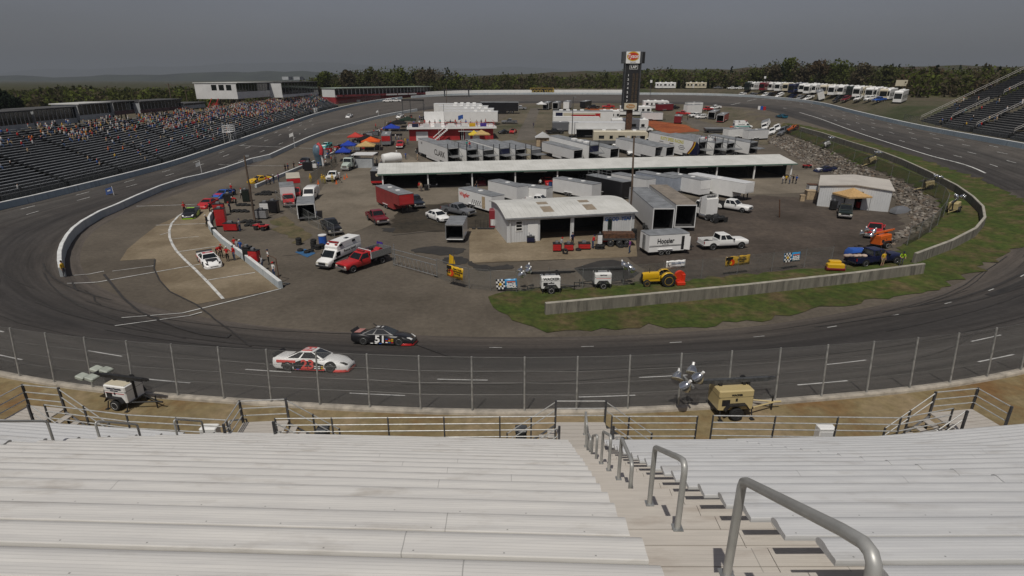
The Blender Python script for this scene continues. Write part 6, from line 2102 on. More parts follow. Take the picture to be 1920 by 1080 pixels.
# people
POSES={}
def skel(pose):
 J=dict(pelvis=(0,0,.94),waist=(0,0,1.08),chest=(0.01,0,1.30),neck=(0,0,1.47),chin=(.035,0,1.53),head=(.02,0,1.64),crown=(.005,0,1.735))
 for s,n in((1,'l'),(-1,'r')):
  J.update({n+'hip':(0,s*.10,.90),n+'knee':(.02,s*.11,.49),n+'ank':(-.02,s*.115,.09),n+'toe':(.16,s*.135,.035),n+'sho':(0,s*.185,1.42),n+'elb':(-.03,s*.235,1.13),n+'wri':(.05,s*.25,.90),n+'han':(.085,s*.245,.815),n+'fin':(.10,s*.235,.745),n+'thu':(.125,s*.215,.82)})
 def up(**k):J.update(k)
 if pose=='walk':
  up(lknee=(.16,.10,.51),lank=(.20,.11,.10),ltoe=(.37,.12,.06),rknee=(.0,-.11,.50),rank=(-.28,-.11,.16),rtoe=(-.12,-.13,.04),relb=(.06,-.25,1.15),rwri=(.24,-.22,1.0),rhan=(.31,-.2,.95),rfin=(.37,-.19,.91),rthu=(.32,-.16,.97),lelb=(-.14,.24,1.16),lwri=(-.14,.27,.92),lhan=(-.12,.27,.83),lfin=(-.1,.26,.76),lthu=(-.07,.24,.84))
 elif pose=='work':
  up(chest=(.10,0,1.27),waist=(.03,0,1.07),neck=(.16,0,1.42),chin=(.22,0,1.46),head=(.22,0,1.58),crown=(.21,0,1.67),lsho=(.10,.185,1.38),rsho=(.10,-.185,1.38))
  for s,n in((1,'l'),(-1,'r')):up(**{n+'elb':(.12,s*.26,1.10),n+'wri':(.36,s*.20,1.06),n+'han':(.44,s*.17,1.05),n+'fin':(.51,s*.15,1.03),n+'thu':(.45,s*.12,1.08)})
 elif pose=='bend':
  up(pelvis=(-.12,0,.92),waist=(.02,0,1.03),chest=(.24,0,1.12),neck=(.42,0,1.17),chin=(.49,0,1.15),head=(.56,0,1.22),crown=(.64,0,1.27))
  for s,n in((1,'l'),(-1,'r')):up(**{n+'hip':(-.10,s*.10,.89),n+'knee':(.03,s*.12,.50),n+'sho':(.36,s*.185,1.14),n+'elb':(.42,s*.24,.88),n+'wri':(.55,s*.18,.70),n+'han':(.59,s*.16,.63),n+'fin':(.61,s*.15,.56),n+'thu':(.63,s*.12,.64)})
 elif pose=='hips':
  for s,n in((1,'l'),(-1,'r')):up(**{n+'elb':(-.10,s*.40,1.17),n+'wri':(.02,s*.22,1.03),n+'han':(.06,s*.17,1.0),n+'fin':(.11,s*.14,.97),n+'thu':(.0,s*.15,1.02)})
 elif pose=='lean':
  up(lknee=(.28,.12,.62),lank=(.30,.13,.25),ltoe=(.46,.14,.22),chest=(.08,0,1.28),neck=(.11,0,1.44),chin=(.16,0,1.49),head=(.15,0,1.6),crown=(.13,0,1.70),lelb=(.20,.25,1.12),lwri=(.32,.16,.92),lhan=(.36,.14,.86),lfin=(.40,.12,.81),lthu=(.38,.1,.88))
 elif pose=='crouch':
  up(pelvis=(-.20,0,.40),waist=(-.12,0,.52),chest=(.06,0,.70),neck=(.17,0,.84),chin=(.24,0,.87),head=(.25,0,.98),crown=(.26,0,1.07))
  for s,n in((1,'l'),(-1,'r')):up(**{n+'hip':(-.18,s*.12,.38),n+'knee':(.24,s*.19,.50),n+'ank':(-.02,s*.14,.09),n+'toe':(.16,s*.16,.035),n+'sho':(.12,s*.19,.80),n+'elb':(.24,s*.24,.56),n+'wri':(.42,s*.16,.52),n+'han':(.49,s*.14,.50),n+'fin':(.55,s*.12,.47),n+'thu':(.5,s*.09,.53)})
 elif pose=='sit':
  for k in list(J):
   x,y,z=J[k];J[k]=(x,y,z-.44)
  for s,n in((1,'l'),(-1,'r')):up(**{n+'knee':(.44,s*.12,.50),n+'ank':(.42,s*.12,.09),n+'toe':(.60,s*.14,.04),n+'elb':(.06,s*.25,.70),n+'wri':(.27,s*.15,.60),n+'han':(.34,s*.12,.58),n+'fin':(.40,s*.10,.56),n+'thu':(.36,s*.07,.61)})
 return J
RAD=dict(pelvis=(.155,.115),waist=(.145,.10),chest=(.165,.115),neck=(.055,.06),chin=(.07,.075),head=(.078,.10),crown=(.055,.07),hip=(.095,.095),knee=(.06,.062),ank=(.045,.048),toe=(.042,.035),sho=(.065,.065),elb=(.046,.046),wri=(.033,.028),han=(.042,.022),fin=(.026,.014),thu=(.013,.013))
def person_mesh(pose,long_sleeve=False,shorts=False):
 key=(pose,long_sleeve,shorts)
 if key in POSES:return POSES[key]
 J=skel(pose)
 E_=[('pelvis','waist'),('waist','chest'),('chest','neck'),('neck','chin'),('chin','head'),('head','crown')]
 for n in 'lr':
  E_+=[('pelvis',n+'hip'),(n+'hip',n+'knee'),(n+'knee',n+'ank'),(n+'ank',n+'toe'),('chest',n+'sho'),(n+'sho',n+'elb'),(n+'elb',n+'wri'),(n+'wri',n+'han'),(n+'han',n+'fin'),(n+'han',n+'thu')]
 names=list(J)
 me=bpy.data.meshes.new('skeleton')
 me.from_pydata([J[k] for k in names],[(names.index(a),names.index(b)) for a,b in E_],[])
 o=bpy.data.objects.new('skeleton',me)
 COL.objects.link(o)
 sk=o.modifiers.new('s','SKIN')
 sk.branch_smoothing=.3
 for i,k in enumerate(names):
  kk=k if k in RAD else k[1:]
  d=me.skin_vertices[0].data[i]
  d.radius=RAD[kk]
  d.use_root=(k=='pelvis')
 sb=o.modifiers.new('b','SUBSURF');sb.levels=1;sb.render_levels=1
 dg=bpy.context.evaluated_depsgraph_get()
 dg.update()
 out=bpy.data.meshes.new_from_object(o.evaluated_get(dg))
 COL.objects.unlink(o);bpy.data.objects.remove(o);bpy.data.meshes.remove(me)
 def cls(a,b):
  s=a+b
  if 'toe' in s:return 3
  if 'knee' in a and 'ank' in b:return 2 if shorts else 1
  if 'hip' in b or 'knee' in b:return 1
  if a in('neck','chin','head'):return 2
  if 'wri' in b:return 0 if long_sleeve else 2
  if 'han' in s:return 2
  return 0
 seg=[(np.array(J[a]),np.array(J[b]),cls(a,b)) for a,b in E_]
 mi=[]
 for p in out.polygons:
  c=np.array(p.center)
  best,bd=0,9
  for a,b,k in seg:
   d=b-a
   t=np.clip(np.dot(c-a,d)/max(np.dot(d,d),1e-9),0,1)
   r=np.linalg.norm(c-a-t*d)
   if r<bd:bd,best=r,k
  mi.append(best)
 out.materials.clear()
 for m in(M_offwhite,M_grey,M_skin,M_chassis):out.materials.append(m)
 out.polygons.foreach_set('material_index',mi)
 out.polygons.foreach_set('use_smooth',[True]*len(out.polygons))
 out.update()
 POSES[key]=(out,J)
 return POSES[key]
HAT={}
def hair_mesh(kind):
 if kind not in HAT:
  mb=MB()
  n=12
  if kind=='hair':prof=[(.088,-.05),(.100,.0),(.092,.06),(.055,.105),(.01,.118)]
  elif kind=='cap':prof=[(.098,-.01),(.102,.03),(.085,.085),(.04,.115),(.01,.12)]
  else:prof=[(.12,-.06),(.13,.02),(.115,.09),(.06,.135),(.01,.145)]
  mb.loft([[(r*1.08*math.cos(2*math.pi*i/n)-.012,r*.92*math.sin(2*math.pi*i/n),z) for i in range(n)] for r,z in prof],True,False,True)
  if kind=='cap':mb.loft([[(.07,-.07,.0),(.07,.07,.0),(.07,.07,.015),(.07,-.07,.015)],[(.19,-.045,-.012),(.19,.045,-.012),(.19,.045,.0),(.19,-.045,.0)]],True,True,True)
  HAT[kind]=mb.mesh('headwear',M_hair,True)
 return HAT[kind]
def person(label,px=None,face=0.0,pose='stand',shirt=M_red,legs=M_grey,hair='hair',haircol=None,long_sleeve=False,shorts=False,at=None,scale=1.0,group=None,shoes=None):
 me,J=person_mesh(pose,long_sleeve,shorts)
 p=at if at is not None else G(*px)
 t=thing('person',label,'person',p,R(face),group)
 t.scale=(scale,)*3
 b=linked('body',me,t)
 for i,m in enumerate((shirt,legs,M_skin,shoes or M_chassis)):
  b.material_slots[i].link='OBJECT'
  b.material_slots[i].material=m
 hd=Vector(J['head']);cr=Vector(J['crown'])
 o=linked({'hair':'hair','cap':'cap','helmet':'helmet'}[hair],hair_mesh(hair),t,hd+(cr-hd)*.28)
 d=(cr-hd).normalized()
 o.rotation_euler=Vector((0,0,1)).rotation_difference(d).to_euler()
 o.material_slots[0].link='OBJECT'
 o.material_slots[0].material=haircol or M_hair
 return t
# things in their places
def lineo(*px):return[G(*p) for p in px]
M_cred=paint('coral_red',(.62,.07,.06))
stock_car('white and red late model race car with black side swoosh and number 23',M_white,(664,693),(519,688),roofcol=M_cred,lower=M_cred,number='23',numcol=M_cred,splitter=M_cred,side_patch=M_black,stickers=6,side_band=M_cred,numsize=.8)
stock_car('black late model race car with white number 51 and red nose lip',M_black,(784,645),(660,641),roofcol=None,number='51',numcol=M_white,splitter=M_red,stickers=9,rear_deck=paint('pink_panel',(.55,.25,.22)),lower=M_chassis,numsize=.78)
stock_car('white race car with red roof and dark bonnet parked in the pit stall',M_white,(404,505),(384,484),roofcol=M_red,bonnet=M_chassis,splitter=M_white,number='11',numcol=M_red,side_band=M_red)
stock_car('black race car with lime roof, sides and nose at the head of the pit stalls',M_black,(351,413),(367,398),roofcol=M_lime,side_band=M_lime,side_patch=M_lime,lower=M_lime,splitter=M_lime)
stock_car('bright red race car parked behind the black and lime one in the pits',M_red,(379,392),(401,382),splitter=M_red)
stock_car('blue race car with a red bonnet parked behind the bright red one',M_blue,(407,373),(432,365),bonnet=M_red,splitter=M_blue)
stock_car('yellow race car standing at the low pit wall with crew round it',M_yellow,*C(487,341,236),splitter=M_yellow)
stock_car('pale teal and white race car rolling along pit road near the tents',M_teal,*C(612,276,262),roofcol=M_white,bonnet=M_white,splitter=M_white)
stock_car('black and red race car waiting on pit road beside the dark cabinets',M_black,*C(571,306,275),bonnet=M_maroon,splitter=M_red)
stock_car('white and black race car out on the front straight below the stands',M_white,*C(655,220,268),bonnet=M_black,lower=M_black)
stock_car('white race car with dark bonnet at the far end of pit road',M_white,*C(750,220,262),bonnet=M_chassis)
stock_car('dark teal blue race car alone on the back straight',paint('deep_teal',(.01,.10,.16)),*C(1465,221,100),splitter=M_blue)
stock_car('navy race car with white markings behind the metal shed',M_navy,*C(1546,322,185),bonnet=M_white)
for s_,c,lab in((29.0,M_red,'red race car nosed out of a middle garage bay behind a man'),(36.5,M_grey,'grey race car in the shade of a garage bay'),(46.3,M_lime,'lime yellow race car in the shaded garage behind the trailers'),(52.5,M_purple,'purple race car in the shade of a right hand garage bay'),(61.2,M_silver,'silver race car in the shaded bay second from the right garage end'),(8.5,M_black,'black race car deep in the shade of the first garage bay'),(17,M_maroon,'maroon race car deep in the shade of a left garage bay')):
 p=gpt(s_,3.0 if c is not M_red else 1.3)
 d=-GN
 stock_car(lab,c,('w',p+d*2),('w',p-d*2),group=None)
pickup('white crew cab pickup with a dark bed hitched near the lettered trailer',M_white,(1403,462),(1304,467),L=6.1,lift=.12)
pickup('navy blue pickup loaded with bags behind the streaked concrete wall',M_navy,(1697,487),(1576,500),L=6.3,bumper=M_chassis)
pickup('red pickup with chrome grille in the dirt yard below the rock bank',M_red,*C(1639,442,233),crew=False,L=5.6)
pickup('dark green pickup parked in front of the shed and tan canopy',M_dgreen,*C(1583,405,242),L=5.5)
pickup('maroon pickup facing the viewer left of the red gooseneck trailer',M_maroon,*C(708,416,300))
pickup('dark blue pickup half hidden behind the red gooseneck trailer',paint('slate_blue',(.013,.02,.032)),*C(779,386,294))
pickup('grey pickup parked beside the white saloon car',M_grey,*C(860,402,322),L=6.0)
pickup('white dually pickup pulling the long white gooseneck trailer',M_white,*C(1372,394,316),dually=True,L=6.2,bedcol=M_chassis)
pickup('black pickup by the pit fence near the grass patch',M_black,*C(622,434,298),L=5.8)
pickup('white pickup with firefighters standing round its front',M_white,*C(625,337,274))
pickup('red pickup parked between the tents and the pit building',M_red,*C(751,276,274))
pickup('white pickup waiting behind the garage roof beside a red one',M_white,*C(1196,292,180))
pickup('red crew pickup behind the garage roof beside the white one',M_red,*C(1212,288,180))
pickup('white pickup beside the toterhome in the far infield',M_white,*C(1140,232,10))
pickup('red pickup near the white box trailer in the far infield',M_red,*C(1281,216,330))
pickup('white pickup parked by the small white SUV in the far infield',M_white,*C(1304,220,200))
pickup('white recovery pickup at the right edge of the infield by the fence',M_white,*C(1459,244,250))
pickup('white pickup behind the workshop roof among grey trailers',M_white,*C(1012,385,340))
sedan('white saloon car parked beside the grey pickup',M_white,*C(821,412,308))
sedan('white SUV parked in the far infield below the box trailer',M_white,*C(1314,223,200),suv=True,name='estate_car')
sedan('white SUV beside the red trackside building',M_white,*C(727,192,175),suv=True,name='estate_car')
pickup('white pickup beside the SUV at the red trackside building',M_white,*C(743,191.5,175))
van('white cargo van with its rear door open near the box trucks',M_white,*C(583,373,278),door=True)
def ambulance(label,fr,rr,roofcol=M_white,L=6.6,stripe=M_dgreen):
 t=van(label,M_white,fr,rr,L=L,name='ambulance',cat='ambulance')
 h=L/2
 mb=MB();mb.loft([[(x,-w,2.0),(x,w,2.0),(x,w*.93,z),(x,-w*.93,z)] for x,w,z in((-h+.02,.98,2.75),(h-2.7,.98,2.75),(h-1.95,.95,2.35))],True,True,True);fixn(mb.obj('raised_roof',M_white,t))
 for s in(1,-1):
  y0,y1=(.995,1.012) if s>0 else(-1.012,-.995)
  bx('stripe',-h+.05,h-1.0,y0,y1,.80,1.08,stripe,t)
  for x in(-h+1.2,h-2.9):bx('side_lamp',x,x+.55,s*.97-.03,s*.97+.03,2.35,2.6,M_glass,t)
  letters('Rescue Squad',.42,M_chassis,t,(-.9,s*1.014,1.62),(90,0,0 if s<0 else 180),ext=.003,bold=.01)
  bx('roof_hatch',-h+1.5+s*.02,-h+2.1+s*.02,.1*s,.1*s+.3,2.752,2.78,M_glass,t)
  bx('beacon',h-2.3,h-2.15,s*.6-.16,s*.6+.16,2.5,2.66,M_tail,t)
 bx('light_bar',h-2.65,h-2.4,-.7,.7,2.76,2.88,M_tail,t)
 bx('emblem_panel',-h-.015,-h+.02,-.4,.4,1.1,1.7,M_blue,t)
 return t
ambulance('white ambulance with a green side stripe and raised roof beside the red truck',(612,503),(661,481))
ambulance('white ambulance with red lamps at the right of the far infield',*C(1392,241,0),stripe=M_teal)
def stake_truck(label,fr,rr):
 t=pickup(label,M_red,None,None,crew=False,L=6.6,name='stake_truck',cat='truck',lift=.1)
 for o in list(t.children):
  if o.name.split('.')[0] in('bed','bed_liner','tailgate','wheel_arch') and(o.name.startswith(('bed','tail')) and 'light' not in o.name):
   bpy.data.objects.remove(o)
 h=3.3
 bx('bed_floor',-h-.1,-.35,-1.1,1.1,.98,1.08,M_galvd,t)
 for s in(1,-1):bx('side_board',-h-.1,-.35,s*1.1-.03,s*1.1+.03,1.081,1.85,M_galv,t)
 bx('tail_board',-h-.13,-h-.08,-1.06,1.06,1.081,1.85,M_galv,t)
 mb=MB();mb.pipe([(-.3,-1.08,1.08),(-.3,-1.08,2.05),(-.3,1.08,2.05),(-.3,1.08,1.08)],.05,6);mb.tube((-.3,0,1.08),(-.3,0,2.05),.04,5);mb.obj('headache_rack',M_offwhite,t)
 bx('light_bar',.15,.4,-.6,.6,2.0,2.14,M_tail,t)
 seat_on(t,G(*fr),G(*rr))
 m=thing('fire_pump','red pump unit carried on the red truck bed','pump',t.location)
 m.scale=t.scale
 mb=MB();mb.bevbox(-1.9,-.7,-.6,.6,1.1,1.75,.08);mb.obj('tank',M_red,m)
 mb=MB();mb.cyl((-2.3,.1,1.5),(0,1,0),.36,.8,14);mb.obj('hose_reel',M_red,m,True)
 mb=MB();mb.bevbox(-1.4,-1.0,-.2,.3,1.751,2.1,.05);mb.obj('engine',M_chassis,m)
 m.rotation_euler=t.rotation_euler
 f=thing('side_flag','purple flag with a yellow emblem hung on the red truck tail','flag',t.location)
 f.rotation_euler=t.rotation_euler;f.scale=t.scale
 mb=MB();mb.loft([[(-h-.25-.06*math.sin(j*1.3+k),-1.15-.0+.16*j,1.05+.2*k) for j in range(-3,5)] for k in range(6)],False,False,False);mb.obj('cloth',M_purple,f,True)
 mb=MB();mb.cyl((-h-.38,-1.0,1.55),(1,0,0),.22,.02,10);mb.obj('emblem',M_yellow,f)
stake_truck('red truck with silver bed sides parked beside the ambulance and gate',(647,511),(716,489))
t=trailer('white sponsor trailer with black old style lettering and an open side door',M_white,(1286,470),(1200,476),L=5.0,H=2.45,W=1.2,vents=0,stripe=M_black,z0=.5)
for s in(1,-1):
 letters('Hoosier',.82,M_black,t,(-.45,s*1.225,1.72),(90,0,0 if s<0 else 180),ext=.004,bold=.02,sx=.78)
 letters('RACING TIRES',.13,M_black,t,(-.45,s*1.222,1.28),(90,0,0 if s<0 else 180),ext=.003)
bx('doorway',1.55,1.9,-1.214,-1.19,.6,2.2,M_dark,t)
mb=MB();mb.add([(1.92,-1.22,.62),(2.42,-1.62,.62),(2.42,-1.62,2.2),(1.92,-1.22,2.2),(1.95,-1.20,.62),(2.45,-1.60,.62),(2.45,-1.60,2.2),(1.95,-1.20,2.2)],[(0,1,2,3),(7,6,5,4),(0,4,5,1),(1,5,6,2),(2,6,7,3),(3,7,4,0)]);fixn(mb.obj('open_door',M_white,t))
bx('rear_ladder',-2.62,-2.56,-.3,.3,.6,2.3,M_galv,t)
trailer('white open trailer with dark interior facing the viewer by the concrete pad',M_white,*C(857,447,88),L=4.6,H=2.35,W=1.12,open_rear=True,vents=0)
hauler('long grey white race trailer with tyres inside its open rear',M_offwhite,(18.1,66.8,0),R(91),L=13.5,H=3.4,liftgate=False,roof=M_troof,z0=.55)
hauler('long race trailer with a brownish roof and open rear beside the grey one',M_offwhite,(21.35,68.8,0),R(91),L=13.5,H=3.4,liftgate=False,z0=.55,roof=mat('brown_trailer_roof',(.22,.19,.155),rough=.7,var=.15,scale=.8))
tractor_unit('white bobtail semi tractor with a curved roof fairing beside the open race trailers',M_white,*C(1322,409,112,3.4),fairing=True)
trailer('red gooseneck trailer with grey roof and red front panel',mat('faded_red_panel',(.26,.03,.03),rough=.5,var=.15,scale=.6),*C(741,391,304),L=9.2,H=3.0,goose=True,front_panel=M_red,vents=2)
t=trailer('white trailer with red lettering and black checks near the workshop',M_white,*C(902,391,308),L=9.0,H=2.7,vents=1,side_door=-1)
letters('Wagler',.95,M_cred,t,(-2.9,-1.228,1.9),(90,0,0),ext=.003,bold=.03,shear=.3)
for k in range(16):
 x=-.9+(k//2)*.34+(.17 if k%2 else 0)
 bx('check',x,x+.17,-1.232,-1.221,.75+.28*(k%3),.97+.28*(k%3),M_black,t)
trailer('pale grey trailer behind the checked white one',M_offwhite,*C(952,372,308),L=8.0,H=2.6,vents=1)
trailer('low white trailer roof seen over the workshop',M_white,*C(1000,375,330),L=6.0,H=2.3)
trailer('white grey trailer parked below the middle garage bays',M_offwhite,*C(1080,368,312),L=9.0,H=2.7,vents=2)
t=trailer('black trailer with grey roof and a railed roof platform',M_black,*C(1140,366,304),L=9.2,H=3.0,vents=1)
for s in(1,-1):
 for z in(.45,.95):
  mb=MB();mb.tube((-4.2,s*1.1,3.05+z),(-.6,s*1.1,3.05+z),.03,5);mb.obj('roof_rail',M_galv,t)
 for k in range(4):
  mb=MB();mb.tube((-4.2+1.2*k,s*1.1,3.05),(-4.2+1.2*k,s*1.1,4.02),.03,5);mb.obj('roof_post',M_galv,t)
trailer('grey trailer between the black one and the dark utility pole',M_offwhite,*C(1185,358,306),L=8.5,H=2.7)
trailer('blue grey trailer behind the long open race trailers',mat('blue_grey_panel',(.28,.31,.36),rough=.5,var=.08),*C(1232,356,304),L=9,H=2.8)
trailer('grey trailer with a white front panel and open side door',M_offwhite,*C(1284,361,300),L=9,H=2.9,front_panel=M_white,vents=2,side_door=-1)
trailer('long white gooseneck trailer hitched to the white dually pickup',M_white,*C(1346,366,303),L=12,H=3.0,goose=True,front_panel=M_white,roof=M_offwhite)
trailer('dark trailer with open rear beside the pit fence',M_grey,*C(577,407,108),L=5.5,H=2.5,open_rear=True,vents=0)
box_truck('box truck with a bright red cab and pale box by the pit fence',M_red,M_offwhite,*C(542,382,292),trim=None)
box_truck('taller box truck with red front band behind the red cab truck',M_red,mat('brown_grey_box',(.23,.19,.16),rough=.7,var=.15,scale=.6),*C(554,368,291),L=9,H=3.7,boxL=6.6,trim=M_red,roof=M_cream)
t=trailer('black and red fire trailer parked at the left end of the long garage',M_black,*C(711,343,277),L=5.5,H=2.7,front_panel=M_black,vents=1)
for s in(1,-1):bx('red_skirt',-2.7,2.7,s*1.22-.012,s*1.22+.012,.46,.95,M_red,t)
bx('red_front',2.755,2.785,-1.2,1.2,.46,.85,M_red,t)
mb=MB();mb.cyl((2.80,0,2.0),(1,0,0),.3,.02,8);mb.obj('emblem',M_cream,t)
trailer('red fronted trailer with a grey roof beside the orange canopy',M_troof,*C(726,270,278),L=7,H=2.8,front_panel=M_red)
def tanker(label,fr,rr):
 t=tractor_unit(label,paint('pale_green',(.40,.46,.41)),None,None,L=8.6,sleeper=False,name='tanker_truck')
 mb=MB();n=14
 mb.loft([[(x,1.12*r*math.cos(2*math.pi*i/n),1.85+.85*r*math.sin(2*math.pi*i/n)) for i in range(n)] for x,r in((-4.2,.8),(-4.0,1),(.45,1),(.6,.8))],True,True,True);fixn(mb.obj('tank',M_silver,t,True))
 bx('catwalk',-3.8,.2,-.35,.35,2.7,2.78,M_galvd,t)
 for s in(1,-1):
  mb=MB();mb.tube((-4.0,s*.6,2.75),(.4,s*.6,2.75),.06,5);mb.obj('tank_rail',M_chassis,t)
 seat_on(t,G(*fr),G(*rr))
tanker('white and silver tanker truck beside the grey mesh fence',(645,322),(672,309))
HB=R(122)
def rowA(px):
 x=(px-960)/FPX*122
 y=122.5+.153*(x+11.6)
 return(x,y,0)
t=hauler('white grey race hauler lettered CLARK with a black tractor in front',M_offwhite,rowA(852),HB,H=4.0)
letters('CLARK',1.7,M_black,t,(-3.6,1.29,2.3),(90,0,180),ext=.004,bold=.03)
letters('14',.8,M_black,t,(5.8,1.29,3.3),(90,0,180),ext=.004,bold=.03)
d=Vector((math.cos(HB),math.sin(HB),0))
def hitch(px,lab,col,L=15.5,**k):
 r=Vector(rowA(px));f=r+d*(L+3.2);g=r+d*(L-3)
 tractor_unit(lab,col,('w',f+d*0),('w',g),L=7.0,**k)
hitch(852,'black semi tractor with chrome trim in front of the CLARK hauler',M_black)
for px,c,H,L,lab,kw in((886,M_white,3.6,14,'white hauler with people on its roof deck next to the CLARK hauler',dict(deck=True)),(916,M_offwhite,3.5,13,'white hauler with a dark lift gate third in the hauler row',dict(fascia=M_chassis)),(946,M_white,3.7,14,'white hauler with a navy interior and ladder in the hauler row',dict(fascia=M_navy)),(976,M_offwhite,3.5,13,'cream hauler with open rear in the middle of the hauler row',{}),(1005,M_cream,3.4,12,'beige hauler with a grey rear door in the hauler row',dict(fascia=M_grey)),(1086,M_offwhite,3.0,12,'pale grey trailer with an open rear left of the white number hauler',dict(liftgate=False)),(1116,M_white,3.9,15,'tall white hauler with a navy rear panel and round number',dict(fascia=M_navy,top_items=3)),(1157,M_offwhite,3.1,12,'grey trailer with an open rear right of the white number hauler',dict(liftgate=False)),(1246,M_offwhite,3.2,13,'grey trailer with an open rear left of the colourful hauler',dict(liftgate=False)),(1268,M_offwhite,3.1,12,'second grey trailer with an open rear left of the colourful hauler',dict(liftgate=False)),(1366,M_white,3.7,14,'white hauler with a railed deck of spectators right of the colourful one',dict(deck=True,top_items=2)),(1392,M_offwhite,3.6,13,'hauler with a lowered lift gate beside the spectators deck',dict(deck=True)),(1440,M_white,3.5,12,'last white hauler of the row with a dark rear frame',dict(fascia=M_chassis))):
 hauler(lab,c,rowA(px),HB,L=L,H=H,**kw)
t=hauler('colourful race hauler with yellow lettering and a red and navy swoosh',M_white,rowA(1333),HB,L=15.5,H=4.0)
letters('RUSTY SPEED RACING',1.0,paint('lettering_yellow',(.55,.50,.05)),t,(.2,1.29,3.25),(90,0,180),ext=.004,bold=.03,sx=.72)
for z,w in((2.4,1.6),(2.0,2.4),(1.6,1.8)):
 for k in range(3):bx('decal',3.6-k*3.2-w/2,3.6-k*3.2+w/2-.3,1.281,1.287,z,z+.16,M_navy if k%2 else M_grey,t)
for c,o in((M_maroon,0),(M_yellow,.35),(M_navy,.7)):
 mb=MB()
 mb.loft([[(-4.6-o-1.6*math.sin(a),1.284+o*.004,1.02+2.9*a/1.5708),(-5.1-o-1.6*math.sin(a)-(1.9*math.cos(a) if c is M_navy else 0),1.284+o*.004,1.02+2.9*a/1.5708)] for a in[1.5708*k/8 for k in range(9)]],False,False,False)
 fixn(mb.obj('swoosh',c,t))
hitch(1333,'white semi tractor with a tall fairing in front of the colourful hauler',M_white,fairing=True)
hauler('long white hauler with navy and red side panels in the far infield',M_white,G(1036,232),R(-3),L=19,H=4.0,liftgate=False,side=None,top_items=4)
t=[o for o in bpy.data.objects if o.get('label','').startswith('long white hauler with navy and red')][0]
bx('navy_panel',-8.6,-6.4,-1.30,-1.285,1.3,3.6,M_navy,t)
bx('banner_panel',-6.2,5.6,-1.30,-1.285,2.0,3.5,M_cream,t)
bx('red_band',-3.6,3.8,-1.31,-1.301,2.5,3.0,M_red,t)
bx('red_square',3.9,5.4,-1.31,-1.301,2.2,3.4,M_red,t)
motorhome('white toterhome cab at the front of the navy and red panelled hauler',M_white,*C(1146,227.5,-3,3),L=8,cab=True,H=3.6)
trailer('long white trailer second in the far infield rows',M_white,*C(1080,238.5,-3,4),L=15,H=3.3,vents=0,roof=M_offwhite,tongue=False)
hauler('big white trailer with a dark open side and awning',M_white,G(1066,257),R(-2),L=15,H=4.0,liftgate=False,roof=M_offwhite)
t=[o for o in bpy.data.objects if o.get('label','').startswith('big white trailer with a dark')][0]
bx('open_side',-5.5,6.5,-1.30,-1.284,.6,2.3,M_dark,t);bx('awning',-5.6,6.6,-2.6,-1.31,2.35,2.42,M_galv,t)
motorhome('white toterhome with a truck bonnet in front of the scoring tower post',M_white,*C(1184,248.5,-3,3),L=12,H=3.9,cab=True,trim=M_grey)
motorhome('beige motorhome with grey lower side behind the utility pole',M_cream,*C(1161,272,-3,3),L=13.5,H=3.6,lower=mat('bronze_grey',(.13,.135,.14),rough=.4,var=.1))
motorhome('white camper coach left of the scoring tower at the clay pad',M_white,*C(1190,217,-3,3),L=11,H=3.4,trim=M_grey)
trailer('white vending trailer with tan and dark panels at the clay pad edge',M_offwhite,*C(1221,226,-2,3),L=7.5,H=2.8)
trailer('dark red patterned trailer standing on grass by the clay pad',M_maroon,*C(1271,231,70,3),L=5,H=2.6)
trailer('white box trailer at the back of the far infield',M_white,*C(1298,214,20,3),L=7,H=3.6)
trailer('red trailer with an open dark end near the far ambulance',M_red,*C(1354,228,60,3),L=9,H=2.7,open_rear=True,roof=M_troof)
trailer('grey trailer beside the red one with the open dark end',M_grey,*C(1338,222,60,3),L=9,H=2.7,open_rear=True)
trailer('dark open trailer at the far edge of the infield',M_grey,*C(1026,205,75,3),L=7,H=2.9,open_rear=True)
trailer('grey open trailer right of the dark one at the far infield edge',M_offwhite,*C(1044,205,75,3),L=7,H=3.0,open_rear=True)
trailer('white trailer right of the grey open one at the far edge',M_white,*C(1064,204.5,75,3),L=7,H=3.2)
box_truck('orange cab flat truck with a grey load bed in the far infield',M_orange,M_galvd,*C(1351,249,0,3),L=11,H=1.5,boxL=8.6)
box_truck('white wrecker truck at the right fence of the infield',M_white,M_white,*C(1437,241,240,3),L=6,H=2.3,boxL=3)
for(px,py),lab,tp in(((922,233.5),'white hauler nearest behind the pit building',3),((915,227),'white hauler second behind the pit building',4),((905,221.5),'white hauler third behind the pit building with roof units',5),((893,216.5),'white hauler farthest behind the pit building',4)):
 p=G(px,py)
 hauler(lab,M_white,p+Vector((2.0,0,0)),R(177),L=17,H=4.0,liftgate=False,roof=M_offwhite,top_items=tp)
hauler('long black hauler with an open dark side at the far infield',M_black,G(972,213),R(178),L=14,H=4.0,liftgate=False)
pickup('silver pickup near the far white canopy',M_silver,*C(975,206,175))
def YB(px):return float(np.interp(px,[1385,1450,1500,1560,1600,1640,1700],[305,288,268,246,233,220,197]))
RV=[((1411,174),'pickup',M_grey,'grey pickup at the left end of the camper row'),((1436,176),'pickup',M_white,'white pickup before the dark coaches of the camper row'),((1463,178),'suv',M_white,'white SUV before the navy coach of the camper row'),((1518,182),'pickup',M_white,'white pickup left of the white folding camper'),((1633,201),'suv',M_white,'white SUV at the right end of the camper row'),((1651,202),'pickup',M_blue,'blue pickup at the right end of the camper row')]
for(px,py),k,c,lab in RV:
 if k=='pickup':pickup(lab,c,*C2(px,YB(px)-11,200))
 else:sedan(lab,c,*C2(px,YB(px)-11,200),suv=True,name='estate_car')
